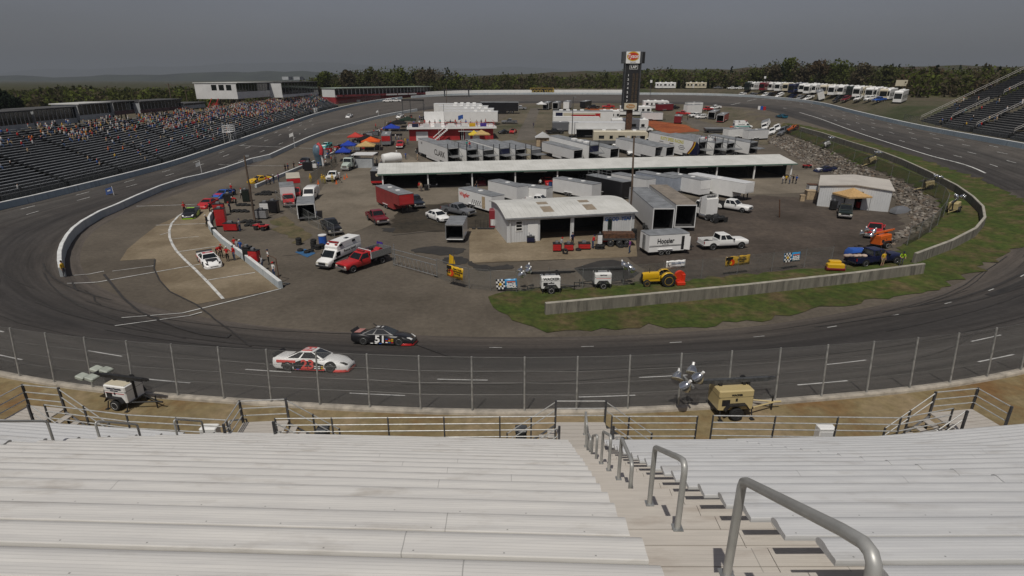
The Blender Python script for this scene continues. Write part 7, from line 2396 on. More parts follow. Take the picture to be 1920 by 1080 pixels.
CO=[((1404,167),M_dgreen,M_grey,'dark green coach at the left end of the camper row',10),((1436,168),M_maroon,M_cream,'dark maroon coach second in the camper row',11),((1464,169),M_white,M_grey,'white fifth wheel camper third in the camper row',10),((1492,171.5),M_navy,M_blue,'navy coach in the middle of the camper row',12),((1520,174),M_white,M_grey,'white motorhome right of the navy coach',11),((1545,176),M_cream,M_grey,'cream motorhome sixth in the camper row',11),((1568,178),M_white,M_tan,'white motorhome with a tan stripe in the camper row',11),((1594,181),M_dgreen,M_cream,'dark motorhome under trees in the camper row',10),((1612,184),M_white,M_dgreen,'white motorhome with a dark green stripe in the camper row',11),((1634,187),M_white,M_navy,'white motorhome with a navy stripe in the camper row',11),((1657,190),M_cream,M_tan,'cream motorhome near the right grandstand',10),((1690,194),M_white,M_grey,'long white motorhome against the end of the right grandstand',13)]
for(px,py),c,tr,lab,L in CO:
 motorhome(lab,c,*C2(px,YB(px),222+(px%7)*3,3),L=L*1.1,H=3.9,trim=tr,awn=0)
BACK=['white motorhome between the dark green and maroon coaches','white motorhome with a navy stripe right of the maroon coach','cream motorhome between the fifth wheel camper and navy coach','white motorhome with a grey stripe just right of the navy coach','white motorhome with a navy stripe behind the folding camper','cream motorhome left of the tan striped motorhome','white motorhome with a grey stripe right of the tan striped one','white motorhome with a navy stripe right of the dark motorhome','cream motorhome right of the green striped motorhome','white motorhome with a grey stripe right of the blue pickup','white motorhome with a navy stripe left of the longest white one']
for k,px in enumerate((1418,1450,1478,1507,1533,1557,1581,1603,1623,1646,1668)):
 motorhome(BACK[k],(M_white,M_white,M_cream)[k%3],*C2(px,YB(px)+5,218+4*(k%4),3),L=10.5,H=3.8,trim=(M_grey,M_navy,M_tan)[k%3])
for k,(px,py,c,lab) in enumerate(((1446,178.5,M_black,'black pickup left of the white SUV in the camper row'),(1487,180,M_navy,'navy pickup right of the white SUV in the camper row'),(1502,181,M_silver,'silver pickup left of the white one near the folding camper'),(1575,187,M_black,'black pickup in front of the tan striped motorhome'),(1590,189,M_maroon,'maroon pickup in front of the dark motorhome'),(1612,193,M_white,'white pickup in front of the green striped motorhome'),(1391,174,M_white,'white pickup left of the grey one at the camper row'))):
 pickup(lab,c,*C2(px,YB(px)-11,205+9*(k%3)))
for(px,py),k,c,L,hd,lab in(((1300,205),'t',M_white,7,10,'white trailer behind the white box trailer in the far infield'),((1245,208),'t',M_maroon,7,20,'maroon trailer at the back right of the clay pad'),((1228,205),'m',M_white,10,0,'white motorhome behind the clay pad at the far infield edge'),((1262,205),'p',M_black,0,200,'black pickup at the far infield edge'),((1325,208),'p',M_red,0,210,'red pickup at the far infield edge near the red trailers'),((1340,205),'p',M_white,0,190,'white pickup at the far infield edge near the red trailers'),((1098,202),'t',M_black,7,60,'black trailer beside the far clay strip'),((1140,203),'p',M_red,0,180,'red pickup on the far clay strip'),((1112,204),'p',M_black,0,190,'black pickup on the far clay strip'),((1206,206),'p',M_red,0,180,'red pickup right of the scoring tower in the far infield'),((1125,247),'p',M_black,0,200,'black pickup between the white trailers in the infield middle'),((1040,251),'p',M_chassis,0,10,'dark pickup left of the awning trailer'),((1050,246),'t',M_grey,5,0,'grey utility trailer left of the awning trailer'),((962,250),'s',M_red,0,250,'small red car on the grass left of the field path'),((944,251),'s',M_black,0,200,'small black car on the grass beside the white haulers'),((955,232),'p',M_grey,0,180,'grey pickup at the back end of the white haulers'),((1450,250),'p',M_white,0,240,'white pickup at the top of the rock bank'),((1471,249),'p',M_grey,0,220,'grey pickup beside the orange loader'),((800,224),'p',M_chassis,0,230,'dark pickup left of the white haulers'),((1380,259),'t',M_white,8,20,'white low trailer behind the hauler deck'),((1415,262),'t',M_offwhite,7,20,'pale trailer behind the last hauler'),((1150,283),'p',M_white,0,170,'white pickup below the beige motorhome'),((1020,284),'p',M_black,0,170,'black pickup in front of the small wooden shed')):
 if k=='t':trailer(lab,c,*C(px,py,hd),L=L,H=2.8)
 elif k=='m':motorhome(lab,c,*C(px,py,hd,3),L=L,trim=M_grey)
 elif k=='s':sedan(lab,c,*C(px,py,hd),L=3.4)
 else:pickup(lab,c,*C(px,py,hd))
trailer('white folding camper with a tall end in the camper row',M_white,*C2(1542,YB(1542)-9,250,3),L=6,H=3.6)
motorhome('white motorhome beyond the far turn left of the small conifers',M_white,*C2(1246,333,178,3),L=11,H=3.4,trim=M_grey)
motorhome('cream motorhome beyond the far turn in front of the conifers',M_cream,*C2(1303,333,178,3),L=11,H=3.4,trim=M_dgreen)
for(px,py),c,lab in(((1345,175),M_grey,'grey pickup beyond the far turn right of the conifers'),((1371,176),M_white,'white pickup beyond the far turn'),((1385,175.5),M_white,'second white pickup beyond the far turn beside another')):
 pickup(lab,c,*C2(px,326 if px<1360 else 316,190))
# light towers
light_tower('white towed light tower with four flat lamp heads on the terrace at left',M_white,(240,757),(296,765),(232,756),lamps='flat',L=1.5,mast=M_chassis,sc=.80,mastlen=3.6,stripes=M_red,roofcol=M_cream,text=[('United Rentals',.17,1.34,M_navy),('LIGHT TOWER',.08,1.2,M_navy)])
light_tower('tan towed light tower with four shiny round lamps on the terrace at right',M_tan,(1366,773),(1425,770),(1320,776),L=1.75,sc=.92,mastlen=4.3,text=[('WACKER',.13,1.28,M_chassis)])
light_tower('white light tower lettered WACKER on the turf behind the concrete wall',M_white,(1031,546),(1060,545),(1000,547),L=1.7,mast=M_chassis,sc=1.0,mastlen=4.4,text=[('WACKER',.34,1.36,M_black),('LIGHTING',.12,.98,M_black)])
light_tower('white light tower with red stripe next to the yellow tractor',M_white,(1128,537.5),(1100,538),(1160,537),L=1.6,mast=M_chassis,sc=.95,mastlen=4.6,stripes=M_cred,text=[('RENTALS',.16,1.38,M_navy)])
light_tower('orange light tower behind the navy pickup',M_orange,(1650,464),(1672,459),(1628,469),L=1.8,mast=M_orange,mastlen=4.2)
light_tower('tan light tower alone on the turf inside the curved wall',M_tan,*[None],front_px=(1780,402),rear_px=(1795,392),L=1.6,mastlen=3.2,sc=.85)
for(px,py),c,lab in(((1553,275),M_offwhite,'pale light tower behind the fence at the far end of the rock bank'),((1638,306),M_tan,'tan light tower behind the fence in the middle of the rock bank'),((1742,354),M_tan,'tan light tower behind the fence above the shed')):
 a,b=C(px,py,170)
 light_tower(lab,c,None,a,b,L=1.5,mastlen=3.0,sc=.8)
# tractor with brush cutter, sweeper, tarp
def farm_tractor(label,fr,rr,col,tool=None,L=3.4,tool_label=None):
 t=thing('farm_tractor',label,'tractor')
 lofted('bonnet',[(-.1,.34,.85,1.42,.03,.08),(.6,.33,.8,1.42,.03,.08),(1.45,.30,.75,1.38,.03,.08),(1.6,.27,.75,1.3,.02,.06)],col,t)
 bx('engine',-.1,1.5,-.26,.26,.5,.84,M_yellow if col is M_yellow else M_chassis,t)
 bx('gearbox',-1.1,-.1,-.28,.28,.5,.95,col,t)
 for s in(1,-1):
  wheel_at(t,-.95,s*.78,.72,.40,col)
  wheel_at(t,1.25,s*.62,.40,.24,col)
  mb=MB();n=10
  mb.loft([[(-.95+.82*math.cos(a),s*yy,.72+.82*math.sin(a)) for a in[R(20)+R(150)*i/n for i in range(n+1)]] for yy in(.42,.92)],False,False,False)
  o=mb.obj('mudguard',col,t,True);so=o.modifiers.new('s','SOLIDIFY');so.thickness=.03
 bx('axle',1.15,1.35,-.6,.6,.36,.5,col,t)
 bx('seat',-1.0,-.6,-.24,.24,1.0,1.12,M_chassis,t);bx('seat_back',-1.08,-1.0,-.24,.24,1.05,1.42,M_chassis,t)
 mb=MB();mb.tube((-.15,0,1.3),(-.38,0,1.55),.025,5);mb.cyl((-.40,0,1.57),(-.5,0,.8),.2,.03,12);mb.obj('steering_wheel',M_chassis,t)
 bx('grille',1.6,1.64,-.22,.22,.8,1.25,M_chassis,t)
 mb=MB();mb.tube((.9,.15,1.4),(.9,.15,1.95),.035,6);mb.obj('exhaust',M_chassis,t)
 seat_on(t,G(*fr),G(*rr))
 if tool:
  m=thing('rotary_blower',tool_label,'implement',t.location)
  m.rotation_euler=t.rotation_euler;m.scale=t.scale
  mb=MB();mb.bevbox(-2.9,-2.0,-.7,.7,.12,.45,.06);mb.obj('base',M_sred,m)
  mb=MB();mb.cyl((-2.45,0,.95),(0,1,0),.55,.35,18);mb.obj('drum',M_sred,m,True)
  mb=MB();mb.bevbox(-2.95,-2.6,-.35,.35,.3,1.2,.05);mb.obj('chute',M_sred,m)
  mb=MB();mb.tube((-1.75,-.3,.5),(-2.3,-.2,.55),.05,5);mb.tube((-1.75,.3,.5),(-2.3,.2,.55),.05,5);mb.tube((-1.75,0,1.0),(-2.35,0,.8),.05,5);mb.obj('linkage',M_sred,m)
M_sred=paint('signal_orange_red',(.55,.035,.012))
farm_tractor('yellow farm tractor on the turf behind the concrete wall',(1199,535),(1262,533),M_yellow,True,tool_label='red rotary blower mounted behind the yellow tractor')
farm_tractor('orange loader tractor at the top of the rock bank',*C(1487,246,190),M_orange)
p=G(1563,506)
t=thing('sweeper','yellow sweeper with a dark red brush at the tail of the navy pickup','sweeper',p,R(-8))
t.scale=(.85,.8,.8)
mb=MB();mb.bevbox(-1.0,.9,-.75,.0,.45,.95,.08);mb.obj('hood',M_yellow,t)
mb=MB();mb.bevbox(-.55,.75,.02,.7,.4,1.15,.08);mb.obj('engine_cover',M_yellow,t)
mb=MB();mb.cyl((-.05,-.5,.30),(1,0,0),.30,2.0,14);mb.obj('brush',M_maroon,t,True)
for s in(-.7,.7):
 mb=MB();mb.cyl((s,.5,.2),(1,0,0),.2,.12,12);mb.obj('wheel',M_rubber,t,True)
p=G(1606,479)
t=thing('tarpaulin_load','blue tarpaulin tied over a load behind the navy pickup','tarpaulin',p)
t.scale=(.75,.8,.8)
mb=MB();mb.loft([[(a*x,b*y,z) for a,b in((-1,-1),(0,-1.1),(1,-1),(1.1,0),(1,1),(0,1.1),(-1,1),(-1.1,0))] for x,y,z in((1.3,.9,0),(1.25,.85,.55),(1.0,.65,.95),(.5,.3,1.05))],True,True,True);fixn(mb.obj('sheet',M_blue,t,True))
p=G(1688,399)
t=thing('tarpaulin_pile','grey tarpaulin over a heap beside the rock bank right of the shed','tarpaulin',p)
t.scale=(.8,.8,.8)
mb=MB();mb.loft([[(a*x,b*y,z) for a,b in((-1,-1),(0,-1.2),(1,-1),(1.2,0),(1,1),(0,1.1),(-1,1),(-1.1,0))] for x,y,z in((1.5,.9,0),(1.3,.75,.6),(.8,.45,1.05),(.3,.2,1.2))],True,True,True);fixn(mb.obj('sheet',M_grey,t,True))
bags=thing('sand_bag','pale bags lying in the bed of the navy pickup','bag',G(1600,497)+Vector((0,0,1.0)))
for k in range(5):
 mb=MB();mb.sphere((-.9+.45*k,.1*(k%2),.0),.3,8,5,sz=.5);mb.obj('bag',mat('sacking',(.42,.33,.27),rough=.9,var=.2),bags,True)
# canopies
def canopy(label,px,py,col,w=3.0,h=2.2,peak=.95,rz=0,flat=False):
 p=G(px,py)
 t=thing('canopy_tent',label,'canopy',p,rz)
 a=w/2
 for x in(-a,a):
  for y in(-a,a):
   mb=MB();mb.tube((x,y,0),(x,y,h),.03,5);mb.obj('leg',M_galv,t)
 mb=MB()
 if flat:mb.box(-a-.1,a+.1,-a-.1,a+.1,h,h+.12)
 else:
  c=[(-a-.1,-a-.1),(0,-a-.04),(a+.1,-a-.1),(a+.04,0),(a+.1,a+.1),(0,a+.04),(-a-.1,a+.1),(-a-.04,0)]
  mb.loft([[(x,y,h-.22) for x,y in c],[(x,y,h) for x,y in c],[(x*.55,y*.55,h+peak*.38) for x,y in c],[(x*.04,y*.04,h+peak) for x,y in c]],True,False,True)
 fixn(mb.obj('roof',col,t))
 return t
for a in(('tan canopy tent in front of the metal shed door',1592,393,cloth('tan',(.48,.31,.14)),3.4),('royal blue canopy tent above the tool carts',655,289,cloth('royal',(.02,.05,.33)),3.2),('low blue canopy tent nearest the tanker',646,302,cloth('royal',(0,0,0)),3.0),('big black canopy tent left of the orange one',690,277,cloth('black',(.012,.012,.013)),4.8),('bright orange canopy tent in front of the black one',697,281,cloth('orange',(.62,.09,.015)),4.2),('tan canopy tent beside the royal blue one',688,290,cloth('tan2',(.47,.33,.14)),4.0),('blue canopy tent beside the pit building',735,254,cloth('royal',(0,0,0)),4.4),('black canopy tent behind the blue one at the pit building',746,245,cloth('black',(0,0,0)),5),('dark green canopy tent left of the pit building roof',765,238,cloth('dkgreen',(.015,.03,.02)),5),('red canopy tent behind the black one',668,272,cloth('redc',(.45,.05,.04)),3.5),('white peaked canopy tent at the far end of the field path',1015,206,cloth('whitec',(.65,.65,.64)),3.4),('yellow and white parasol canopy beside the pit building front',889,268,cloth('yellowc',(.6,.45,.05)),2.6),('beige canopy tent beside the pit building front',903,267,cloth('tan2',(0,0,0)),4)):
 canopy(a[0],a[1],a[2],a[3],a[4],rz=R(8))
canopy('white flat awning over the grey stall beside the tanker',686,312,M_white,4.4,2.6,flat=True)
t=thing('market_stall','grey market stall under the white flat awning','stall',G(684,314))
mb=MB();mb.box(-1.8,1.8,-.6,.9,0,1.9);mb.obj('counter',M_fascia,t)
# fence banners
def banner(label,tl,tr,br,bl,gl,gr,col,items,cat='banner'):
 yl,yr=G(tl[0],gl).y-.06,G(tr[0],gr).y-.06
 A,B,Cc,D=PD(*tl,yl),PD(*tr,yr),PD(*br,yr),PD(*bl,yl)
 o=(A+B+Cc+D)/4
 t=thing('sponsor_banner',label,cat,o)
 ex=((B-A)+(Cc-D))/2;W=ex.length;ex.normalize()
 ez=((A-D)+(B-Cc))/2;H=ez.length
 n=ex.cross(ez).normalized();ez=n.cross(ex).normalized()*-1 if n.cross(ex).z<0 else n.cross(ex).normalized()
 m=Matrix((ex,ex.cross(ez)*-1,ez)).transposed().to_4x4()
 m=Matrix((ex,ez.cross(ex),ez)).transposed().to_4x4()
 t.rotation_euler=m.to_euler()
 mb=MB();k=9
 mb.loft([[(-W/2+W*i/k,.02*math.sin(i*1.9+j),-H/2+H*j/3-(.03 if 0<i<k and i%3==1 and j==3 else 0)) for i in range(k+1)] for j in range(4)],False,False,False)
 b=mb.obj('sheet',col,t,True);so=b.modifiers.new('s','SOLIDIFY');so.thickness=.01
 items(t,W,H)
 return t
def yb(t,W,H):
 bx('corner_block',-W/2,-W*.22,-.05,-.035,H*.16,H*.46,M_black,t)
 mb=MB();mb.cyl((-W*.24,-.05,-H*.12),(0,1,0),H*.30,.012,20);mb.obj('swirl',paint('swirl_red',(.55,.05,.01)),t)
 mb=MB();mb.cyl((-W*.30,-.062,-H*.16),(0,1,0),H*.17,.012,16);mb.obj('swirl_eye',M_yellow,t)
 letters('45',H*.42,M_black,t,(-W*.38,-.075,-H*.05),(90,0,0),ext=.003,bold=.02)
 for k,s in enumerate(('Race Track','Environmental','Services')):
  letters(s,H*.20,M_black,t,(W*.16,-.045,H*.30-k*H*.19),(90,0,0),ext=.003,bold=.008,sx=.9)
 for k in range(2):letters('25',H*.2,M_chassis,t,(W*.2+k*W*.16,-.045,-H*.36),(90,0,0),ext=.003)
def bb(t,W,H):
 for i in range(5):
  for j in range(5):
   if(i+j)%2==0:bx('check',-W/2+i*W*.085,-W/2+(i+1)*W*.085,-.05,-.035,-H/2+j*H*.2,-H/2+(j+1)*H*.2-.002,M_black if i<4 else M_navy,t)
   else:bx('check',-W/2+i*W*.085,-W/2+(i+1)*W*.085,-.05,-.035,-H/2+j*H*.2,-H/2+(j+1)*H*.2-.002,M_white,t)
 mb=MB();mb.cyl((-W*.30,-.06,-.0),(0,1,0),H*.16,.012,6);mb.obj('emblem',M_yellow,t)
 letters('RACE',H*.34,M_white,t,(W*.22,-.05,-H*.02),(90,0,0),ext=.003,bold=.02)
 letters('TRACK',H*.30,M_white,t,(W*.22,-.05,-H*.28),(90,0,0),ext=.003,bold=.02)
 bx('orange_line',W*.02,W*.42,-.05,-.035,H*.17,H*.27,M_orange,t)
def wb(t,W,H):
 letters('GOLDSMITH',H*.30,mat('banner_blue',(.10,.16,.26),rough=.6,var=.05),t,(W*.1,-.045,H*.14),(90,0,0),ext=.003,bold=.006)
 letters('www.goldsmith.com',H*.13,M_chassis,t,(0,-.045,-H*.22),(90,0,0),ext=.003)
 mb=MB();mb.cyl((-W*.34,-.05,H*.1),(0,1,0),H*.22,.01,16);mb.obj('ring',M_galvd,t)
 mb=MB();mb.cyl((-W*.32,-.058,H*.1),(0,1,0),H*.17,.01,16);mb.obj('ring_hole',M_white,t)
 bx('car_mark',W*.25,W*.42,-.05,-.035,-H*.42,-H*.28,M_chassis,t)
M_skyb=paint('banner_sky_blue',(.02,.22,.45))
banner('yellow banner with red swirl on the short fence by the gate',(838,495),(868,504),(868,526),(838,517),535,542,M_yellow,yb)
banner('blue banner with black and white checks left of the lettered light tower',(930,524),(969,522),(970,541),(931,542),546,548,M_skyb,bb)
banner('white banner with grey blue lettering below the white trailer',(1249,489),(1285,487),(1285,501),(1249,505),529,526,M_white,wb)
banner('yellow banner with red swirl below the white crew pickup',(1361,482),(1406,477),(1406,495),(1360,500),518,513,M_yellow,yb)
banner('small blue banner with checks right of the yellow banner',(1470,475),(1501,472),(1500,488),(1471,492),507,503,M_skyb,bb)
t=thing('pennant','yellow pennant standing above the yellow banner by the gate','flag',G(850,533)+Vector((0,0,2.0)))
mb=MB();mb.loft([[(-.35+.1*i,.03*math.sin(i),0),(-.25+.06*i,.05,.9-.04*i)] for i in range(7)],False,False,False);mb.obj('cloth',M_yellow,t)
mb=MB();mb.tube((.1,0,-.2),(.15,0,1.3),.03,5);mb.obj('stick',M_pole,t)
# people on the infield
SH=dict(r=cloth('red_shirt',(.45,.02,.02)),w=cloth('white_shirt',(.62,.62,.60)),k=cloth('black_shirt',(.012,.012,.013)),b=cloth('blue_shirt',(.03,.09,.32)),g=cloth('grey_shirt',(.30,.31,.32)),y=cloth('yellow_shirt',(.60,.38,.03)),p=cloth('purple_shirt',(.20,.05,.22)),o=cloth('orange_shirt',(.55,.14,.02)),t=cloth('teal_shirt',(.03,.28,.25)),n=cloth('navy_shirt',(.012,.018,.06)),l=cloth('lime_vest',(.40,.62,.03)),a=cloth('tan_shirt',(.40,.30,.18)))
LG=dict(k=SH['k'],j=cloth('denim',(.05,.08,.15)),g=cloth('grey_trousers',(.10,.10,.11)),a=cloth('khaki',(.30,.23,.14)),y=cloth('bunker_gear',(.30,.25,.05)),r=SH['r'],n=SH['n'])
W_,PF=.92,{'s':'stand','w':'walk','h':'hips','k':'work','b':'bend','l':'lean','c':'crouch','i':'sit'}
PEOPLE=[(122,519,0,'s','y','g','h','marshal in a yellow top standing at the blunt end of the white pit wall'),(347,400,300,'s','r','k','c','man in a red shirt standing left of the black and lime race car'),(435,363,250,'s','r','k','c','man in a red shirt standing on the far side of the blue race car'),(442,366,230,'b','k','k','c','crewman in black bending beside the blue race car'),(471,362,200,'s','r','r','c','crewman in red overalls right of the leaning wooden pole'),(454,372,200,'w','w','k','c','crewman in a white shirt walking left of the leaning wooden pole'),(443,384,180,'b','r','k','c','crewman in red bending over tyres beside the red cabinets'),(395,402,190,'s','k','k','c','crewman in black standing right of the bright red race car'),(404,407,210,'b','k','k','c','crewman in black bending at the head of the low pit wall'),(433,399,180,'k','n','k','c','crewman in navy working beside the tall red cabinet'),(390,425,240,'l','k','k','c','man in black leaning on the top of the curved low pit wall'),(451,434,170,'s','g','j','c','man in grey and jeans beside the low red pit cart'),(409,481,330,'b','r','k','c','crewman in red bending at the window of the white pit stall car'),(416,484,320,'k','r','k','c','crewman in red with arms on the side of the white pit stall car'),(428,490,260,'h','r','k','c','crewman in red with hands on hips right of the white pit stall car'),(440,488,240,'s','r','j','c','man in red and jeans against the low pit wall'),(442,471,280,'s','r','k','h','tallest looking man in red behind the low pit wall'),(447,475,260,'s','g','j','h','man in grey shirt and jeans behind the low pit wall'),(453,476,250,'s','b','j','c','man in a blue shirt behind the low pit wall'),(505,496,200,'h','w','k','c','man in a white shirt and black trousers beside the bent steel post'),(494,507,220,'l','g','j','h','man in jeans with one foot up on the low pit wall'),(515,521,240,'s','w','j','c','man in a white shirt sitting against the end of the low pit wall'),(583,343,260,'s','y','y','f','firefighter in yellow gear left of the first orange cone'),(605,344,280,'s','y','y','f','firefighter in yellow gear left of the white pickup bumper'),(610,345,250,'k','y','y','f','firefighter in yellow gear touching the white pickup bonnet'),(624,343,270,'s','y','y','f','firefighter in yellow gear right of the white pickup bumper'),(638,343,180,'w','g','g','c','man in grey walking right of the orange cones'),(484,349,230,'s','k','k','c','crewman in black in front of the yellow race car'),(500,347,200,'s','r','k','c','crewman in red beside the yellow race car door'),(507,346,180,'b','r','k','c','crewman in red bending at the yellow race car'),(514,344,160,'s','k','j','c','crewman in black and jeans behind the yellow race car'),(523,341,180,'s','p','j','h','man in purple at the low wall behind the yellow race car'),(536,323,260,'s','k','k','c','left one of three crewmen in black along the pit lane'),(541,322,250,'s','n','k','c','middle one of three dark dressed crewmen along the pit lane'),(552,318,250,'s','k','k','h','right one of three crewmen in black along the pit lane'),(707,311,300,'s','g','g','h','left of two men in grey right of the flat awning'),(715,310,280,'h','g','j','h','right of two men in grey right of the flat awning'),(761,299,270,'w','b','j','h','man in blue walking across the open apron'),(783,301,200,'s','a','a','c','man in tan beside the black tractor of the CLARK hauler'),(744,293,250,'s','w','j','h','man in white standing left of the man in blue'),(787,358,260,'s','r','a','h','man in red in front of the first garage bay'),(790,359,240,'s','a','g','h','man in tan beside the man in red at the first garage bay'),(894,357,200,'w','k','j','h','man in black walking before the third garage bay'),(944,357,300,'s','k','k','h','man in black standing before the fourth garage bay'),(1013,352,90,'s','w','k','c','man in a white shirt standing at the nose of the red garage car'),(1051,471,30,'k','g','k','c','mechanic in grey working at the left red tyre machine'),(1073,461,300,'s','n','k','h','mechanic in navy standing in the workshop bay opening'),(1111,466,20,'k','r','j','c','mechanic in a red shirt beside the compressor'),(1180,475,150,'s','p','j','c','man in a purple shirt and jeans beside the lettered trailer'),(1653,500,280,'s','y','a','h','man in yellow leaning at the navy pickup door'),(1646,497,90,'s','k','k','h','man in black getting into the navy pickup'),(1688,499,250,'k','l','g','c','marshal in a lime vest at the wall beside the navy pickup'),(1467,345,200,'w','w','g','h','man in white walking leftmost in the group at the right garage end'),(1473,344,210,'w','y','k','h','man in yellow in the group at the right garage end'),(1480,345,190,'s','g','j','h','man in grey in the group at the right garage end'),(1486,344,180,'s','k','k','h','man in black in the group at the right garage end'),(1492,345,200,'w','b','k','h','man in blue rightmost in the group at the right garage end'),(1000,240,90,'w','n','g','h','lone walker in navy on the field path'),(965,253,200,'s','a','g','h','man in tan on the grass left of the field path'),(1289,226,250,'s','k','k','h','man in black beside the dark red trailer'),(594,310,200,'s','k','j','c','crewman in black left of the inflatable'),(612,312,230,'k','w','k','c','crewman in white right of the inflatable'),(622,306,180,'s','r','k','c','crewman in red right of the inflatable'),(598,316,240,'s','b','j','h','spectator in blue in front of the inflatable'),(629,305,220,'s','n','k','c','crewman in navy near the low blue canopy'),(641,290,230,'k','k','k','c','crewman in black under the royal blue canopy'),(666,290,200,'s','w','k','c','crewman in white under the royal blue canopy'),(700,300,210,'s','r','j','h','woman in red at the stall under the flat awning'),(690,291,200,'i','n','k','h','man in navy sitting under the tan canopy'),(712,253,230,'s','w','g','h','man in white left of the short wooden pole'),(709,248,200,'s','k','k','h','man in black left of the short wooden pole'),(716,250,250,'s','r','j','h','man in red left of the short wooden pole'),(742,262,230,'s','w','j','h','man in white right of the blue canopy at the pit building'),(748,265,240,'s','g','j','h','man in grey right of the blue canopy at the pit building'),(753,268,200,'s','k','k','h','man in black near the yellow dressed man'),(760,270,230,'s','y','y','h','man in yellow at the corner of the pit building'),(765,271,230,'s','b','j','h','man in blue at the corner of the pit building'),(705,242,230,'s','r','k','c','crewman in red on the pit lane near the black canopy'),(726,240,230,'s','k','k','c','crewman in black on the pit lane near the black canopy'),(733,236,230,'s','r','k','c','second crewman in red on the pit lane near the black canopy'),(780,230,230,'s','k','k','c','crewman in black left of the pit building deck'),(772,228,230,'s','r','k','c','crewman in red left of the pit building deck'),(787,226,230,'s','b','k','c','crewman in blue left of the pit building deck'),]
HC={'c':('cap',None),'h':('hair',None),'f':('helmet',M_yellow)}
CAPS=[SH['k'],SH['r'],SH['w'],SH['n']]
for k,(px,py,f,ps,sh,lg,hh,lab) in enumerate(PEOPLE):
 hk,hc=HC[hh]
 person(lab,(px,py),f,PF[ps],SH[sh],LG[lg],hk,hc or(CAPS[k%4] if hk=='cap' else M_hair),long_sleeve=(hh=='f' or k%5==0),shorts=(lg=='a'),scale=W_)
DECK='bwrkgtwnrobwakr'
for k,c in enumerate(DECK):
 q=PA+PDIR*(PLEN*(.06+.062*k))
 n=Vector((-PDIR.y,PDIR.x,0))
 q+=n*(.6+2.2*(k%3));q.z=PA.z+3.5
 person('%s spectator on the white pit building terrace'%['blue shirted','white shirted','red shirted','black shirted','grey shirted','teal shirted','navy shirted','orange shirted','tan shirted']['bwrkgtnoa'.index(c)],at=q,face=250+20*(k%5),pose='stand' if k%3 else 'hips',shirt=SH[c],legs=LG['jkg'[k%3]],scale=W_,group='pit terrace spectators, type '+str('bwrkgtnoa'.index(c)+1) if DECK.count(c)>1 else None)
for k,(px,c,lab) in enumerate(((1372,'k','man in black on the railed hauler deck'),(1378,'w','man in white on the railed hauler deck'),(1362,'r','man in red on the railed hauler deck'),(1352,'b','man in blue on the railed hauler deck'),(884,'r','man in red on the white hauler roof next to CLARK'),(876,'t','man in teal on the white hauler roof next to CLARK'))):
 r=Vector(rowA(1366 if px>1000 else 886))
 q=r+d*(1.0+1.3*(k%4));q.z=r.z+(3.82 if px>1000 else 3.72)
 person(lab,at=q,face=290,pose='stand',shirt=SH[c],legs=LG['j'],scale=W_)
rnd=random.Random(33)
for k in range(34):
 f=rnd.random()
 px=600+172*f;py=303-82*f+rnd.uniform(-5,3)
 c=rnd.choice('kkkrrwnbg')
 nm=dict(k='black',r='red',w='white',n='navy',b='blue',g='grey')[c]
 person('pit crew member in %s among the tents and carts along pit road'%nm,(px,py),rnd.uniform(150,330),rnd.choice(('stand','hips','work','walk','bend')),SH[c],LG[rnd.choice('kjg')],'cap',CAPS[k%4],scale=W_,group='pit crew in %s along pit road'%nm)
# seated crowd
def seated_mesh():
 pth=[((.42,-.42),.13,.05),((.44,-.36),.15,.06),((.44,.04),.17,.08),((.40,.10),.17,.09),((.05,.10),.19,.12),((-.02,.2),.18,.13),((0,.42),.21,.12),((.0,.58),.21,.10),((.01,.64),.10,.07),((.02,.70),.065,.07),((.035,.80),.085,.10),((.02,.90),.075,.085),((.02,.935),.02,.02)]
 vs,fs,mi=[],[],[]
 n=8
 for i,((x,z),hw,ht) in enumerate(pth):
  a=np.array(pth[min(i+1,len(pth)-1)][0])-np.array(pth[max(i-1,0)][0]);a=a/np.linalg.norm(a)
  nx,nz=a[1],-a[0]
  for k in range(n):
   t=2*math.pi*k/n
   vs.append((x+nx*ht*math.cos(t),hw*math.sin(t),z+nz*ht*math.cos(t)))
 for i in range(len(pth)-1):
  for k in range(n):
   fs.append((i*n+k,i*n+(k+1)%n,(i+1)*n+(k+1)%n,(i+1)*n+k));mi.append(1 if i<4 else 0 if i<8 else 2 if i<10 else 3)
 fs.append(tuple(range(n))[::-1]);mi.append(1)
 fs.append(tuple((len(pth)-1)*n+k for k in range(n)));mi.append(3)
 return vs,fs,mi
SV,SF,SM=seated_mesh()
SEATM={}
def seated_data(c,l,h):
 if(c,l,h) not in SEATM:
  me=bpy.data.meshes.new('seated_person');me.from_pydata(SV,[],SF)
  for m in(SH[c],LG[l],M_skin,{'h':M_hair,'w':SH['w'],'r':SH['r'],'n':SH['n']}[h]):me.materials.append(m)
  me.polygons.foreach_set('material_index',SM);me.polygons.foreach_set('use_smooth',[True]*len(SF));me.update()
  SEATM[(c,l,h)]=me
 return SEATM[(c,l,h)]
CN=dict(r='red',w='white',k='black',b='blue',g='grey',y='yellow',o='orange',t='teal',n='navy',a='tan',p='purple')
rnd=random.Random(21)
pal='wwwwwwrrrkkkbbgggyoaaannt'
spots=[]
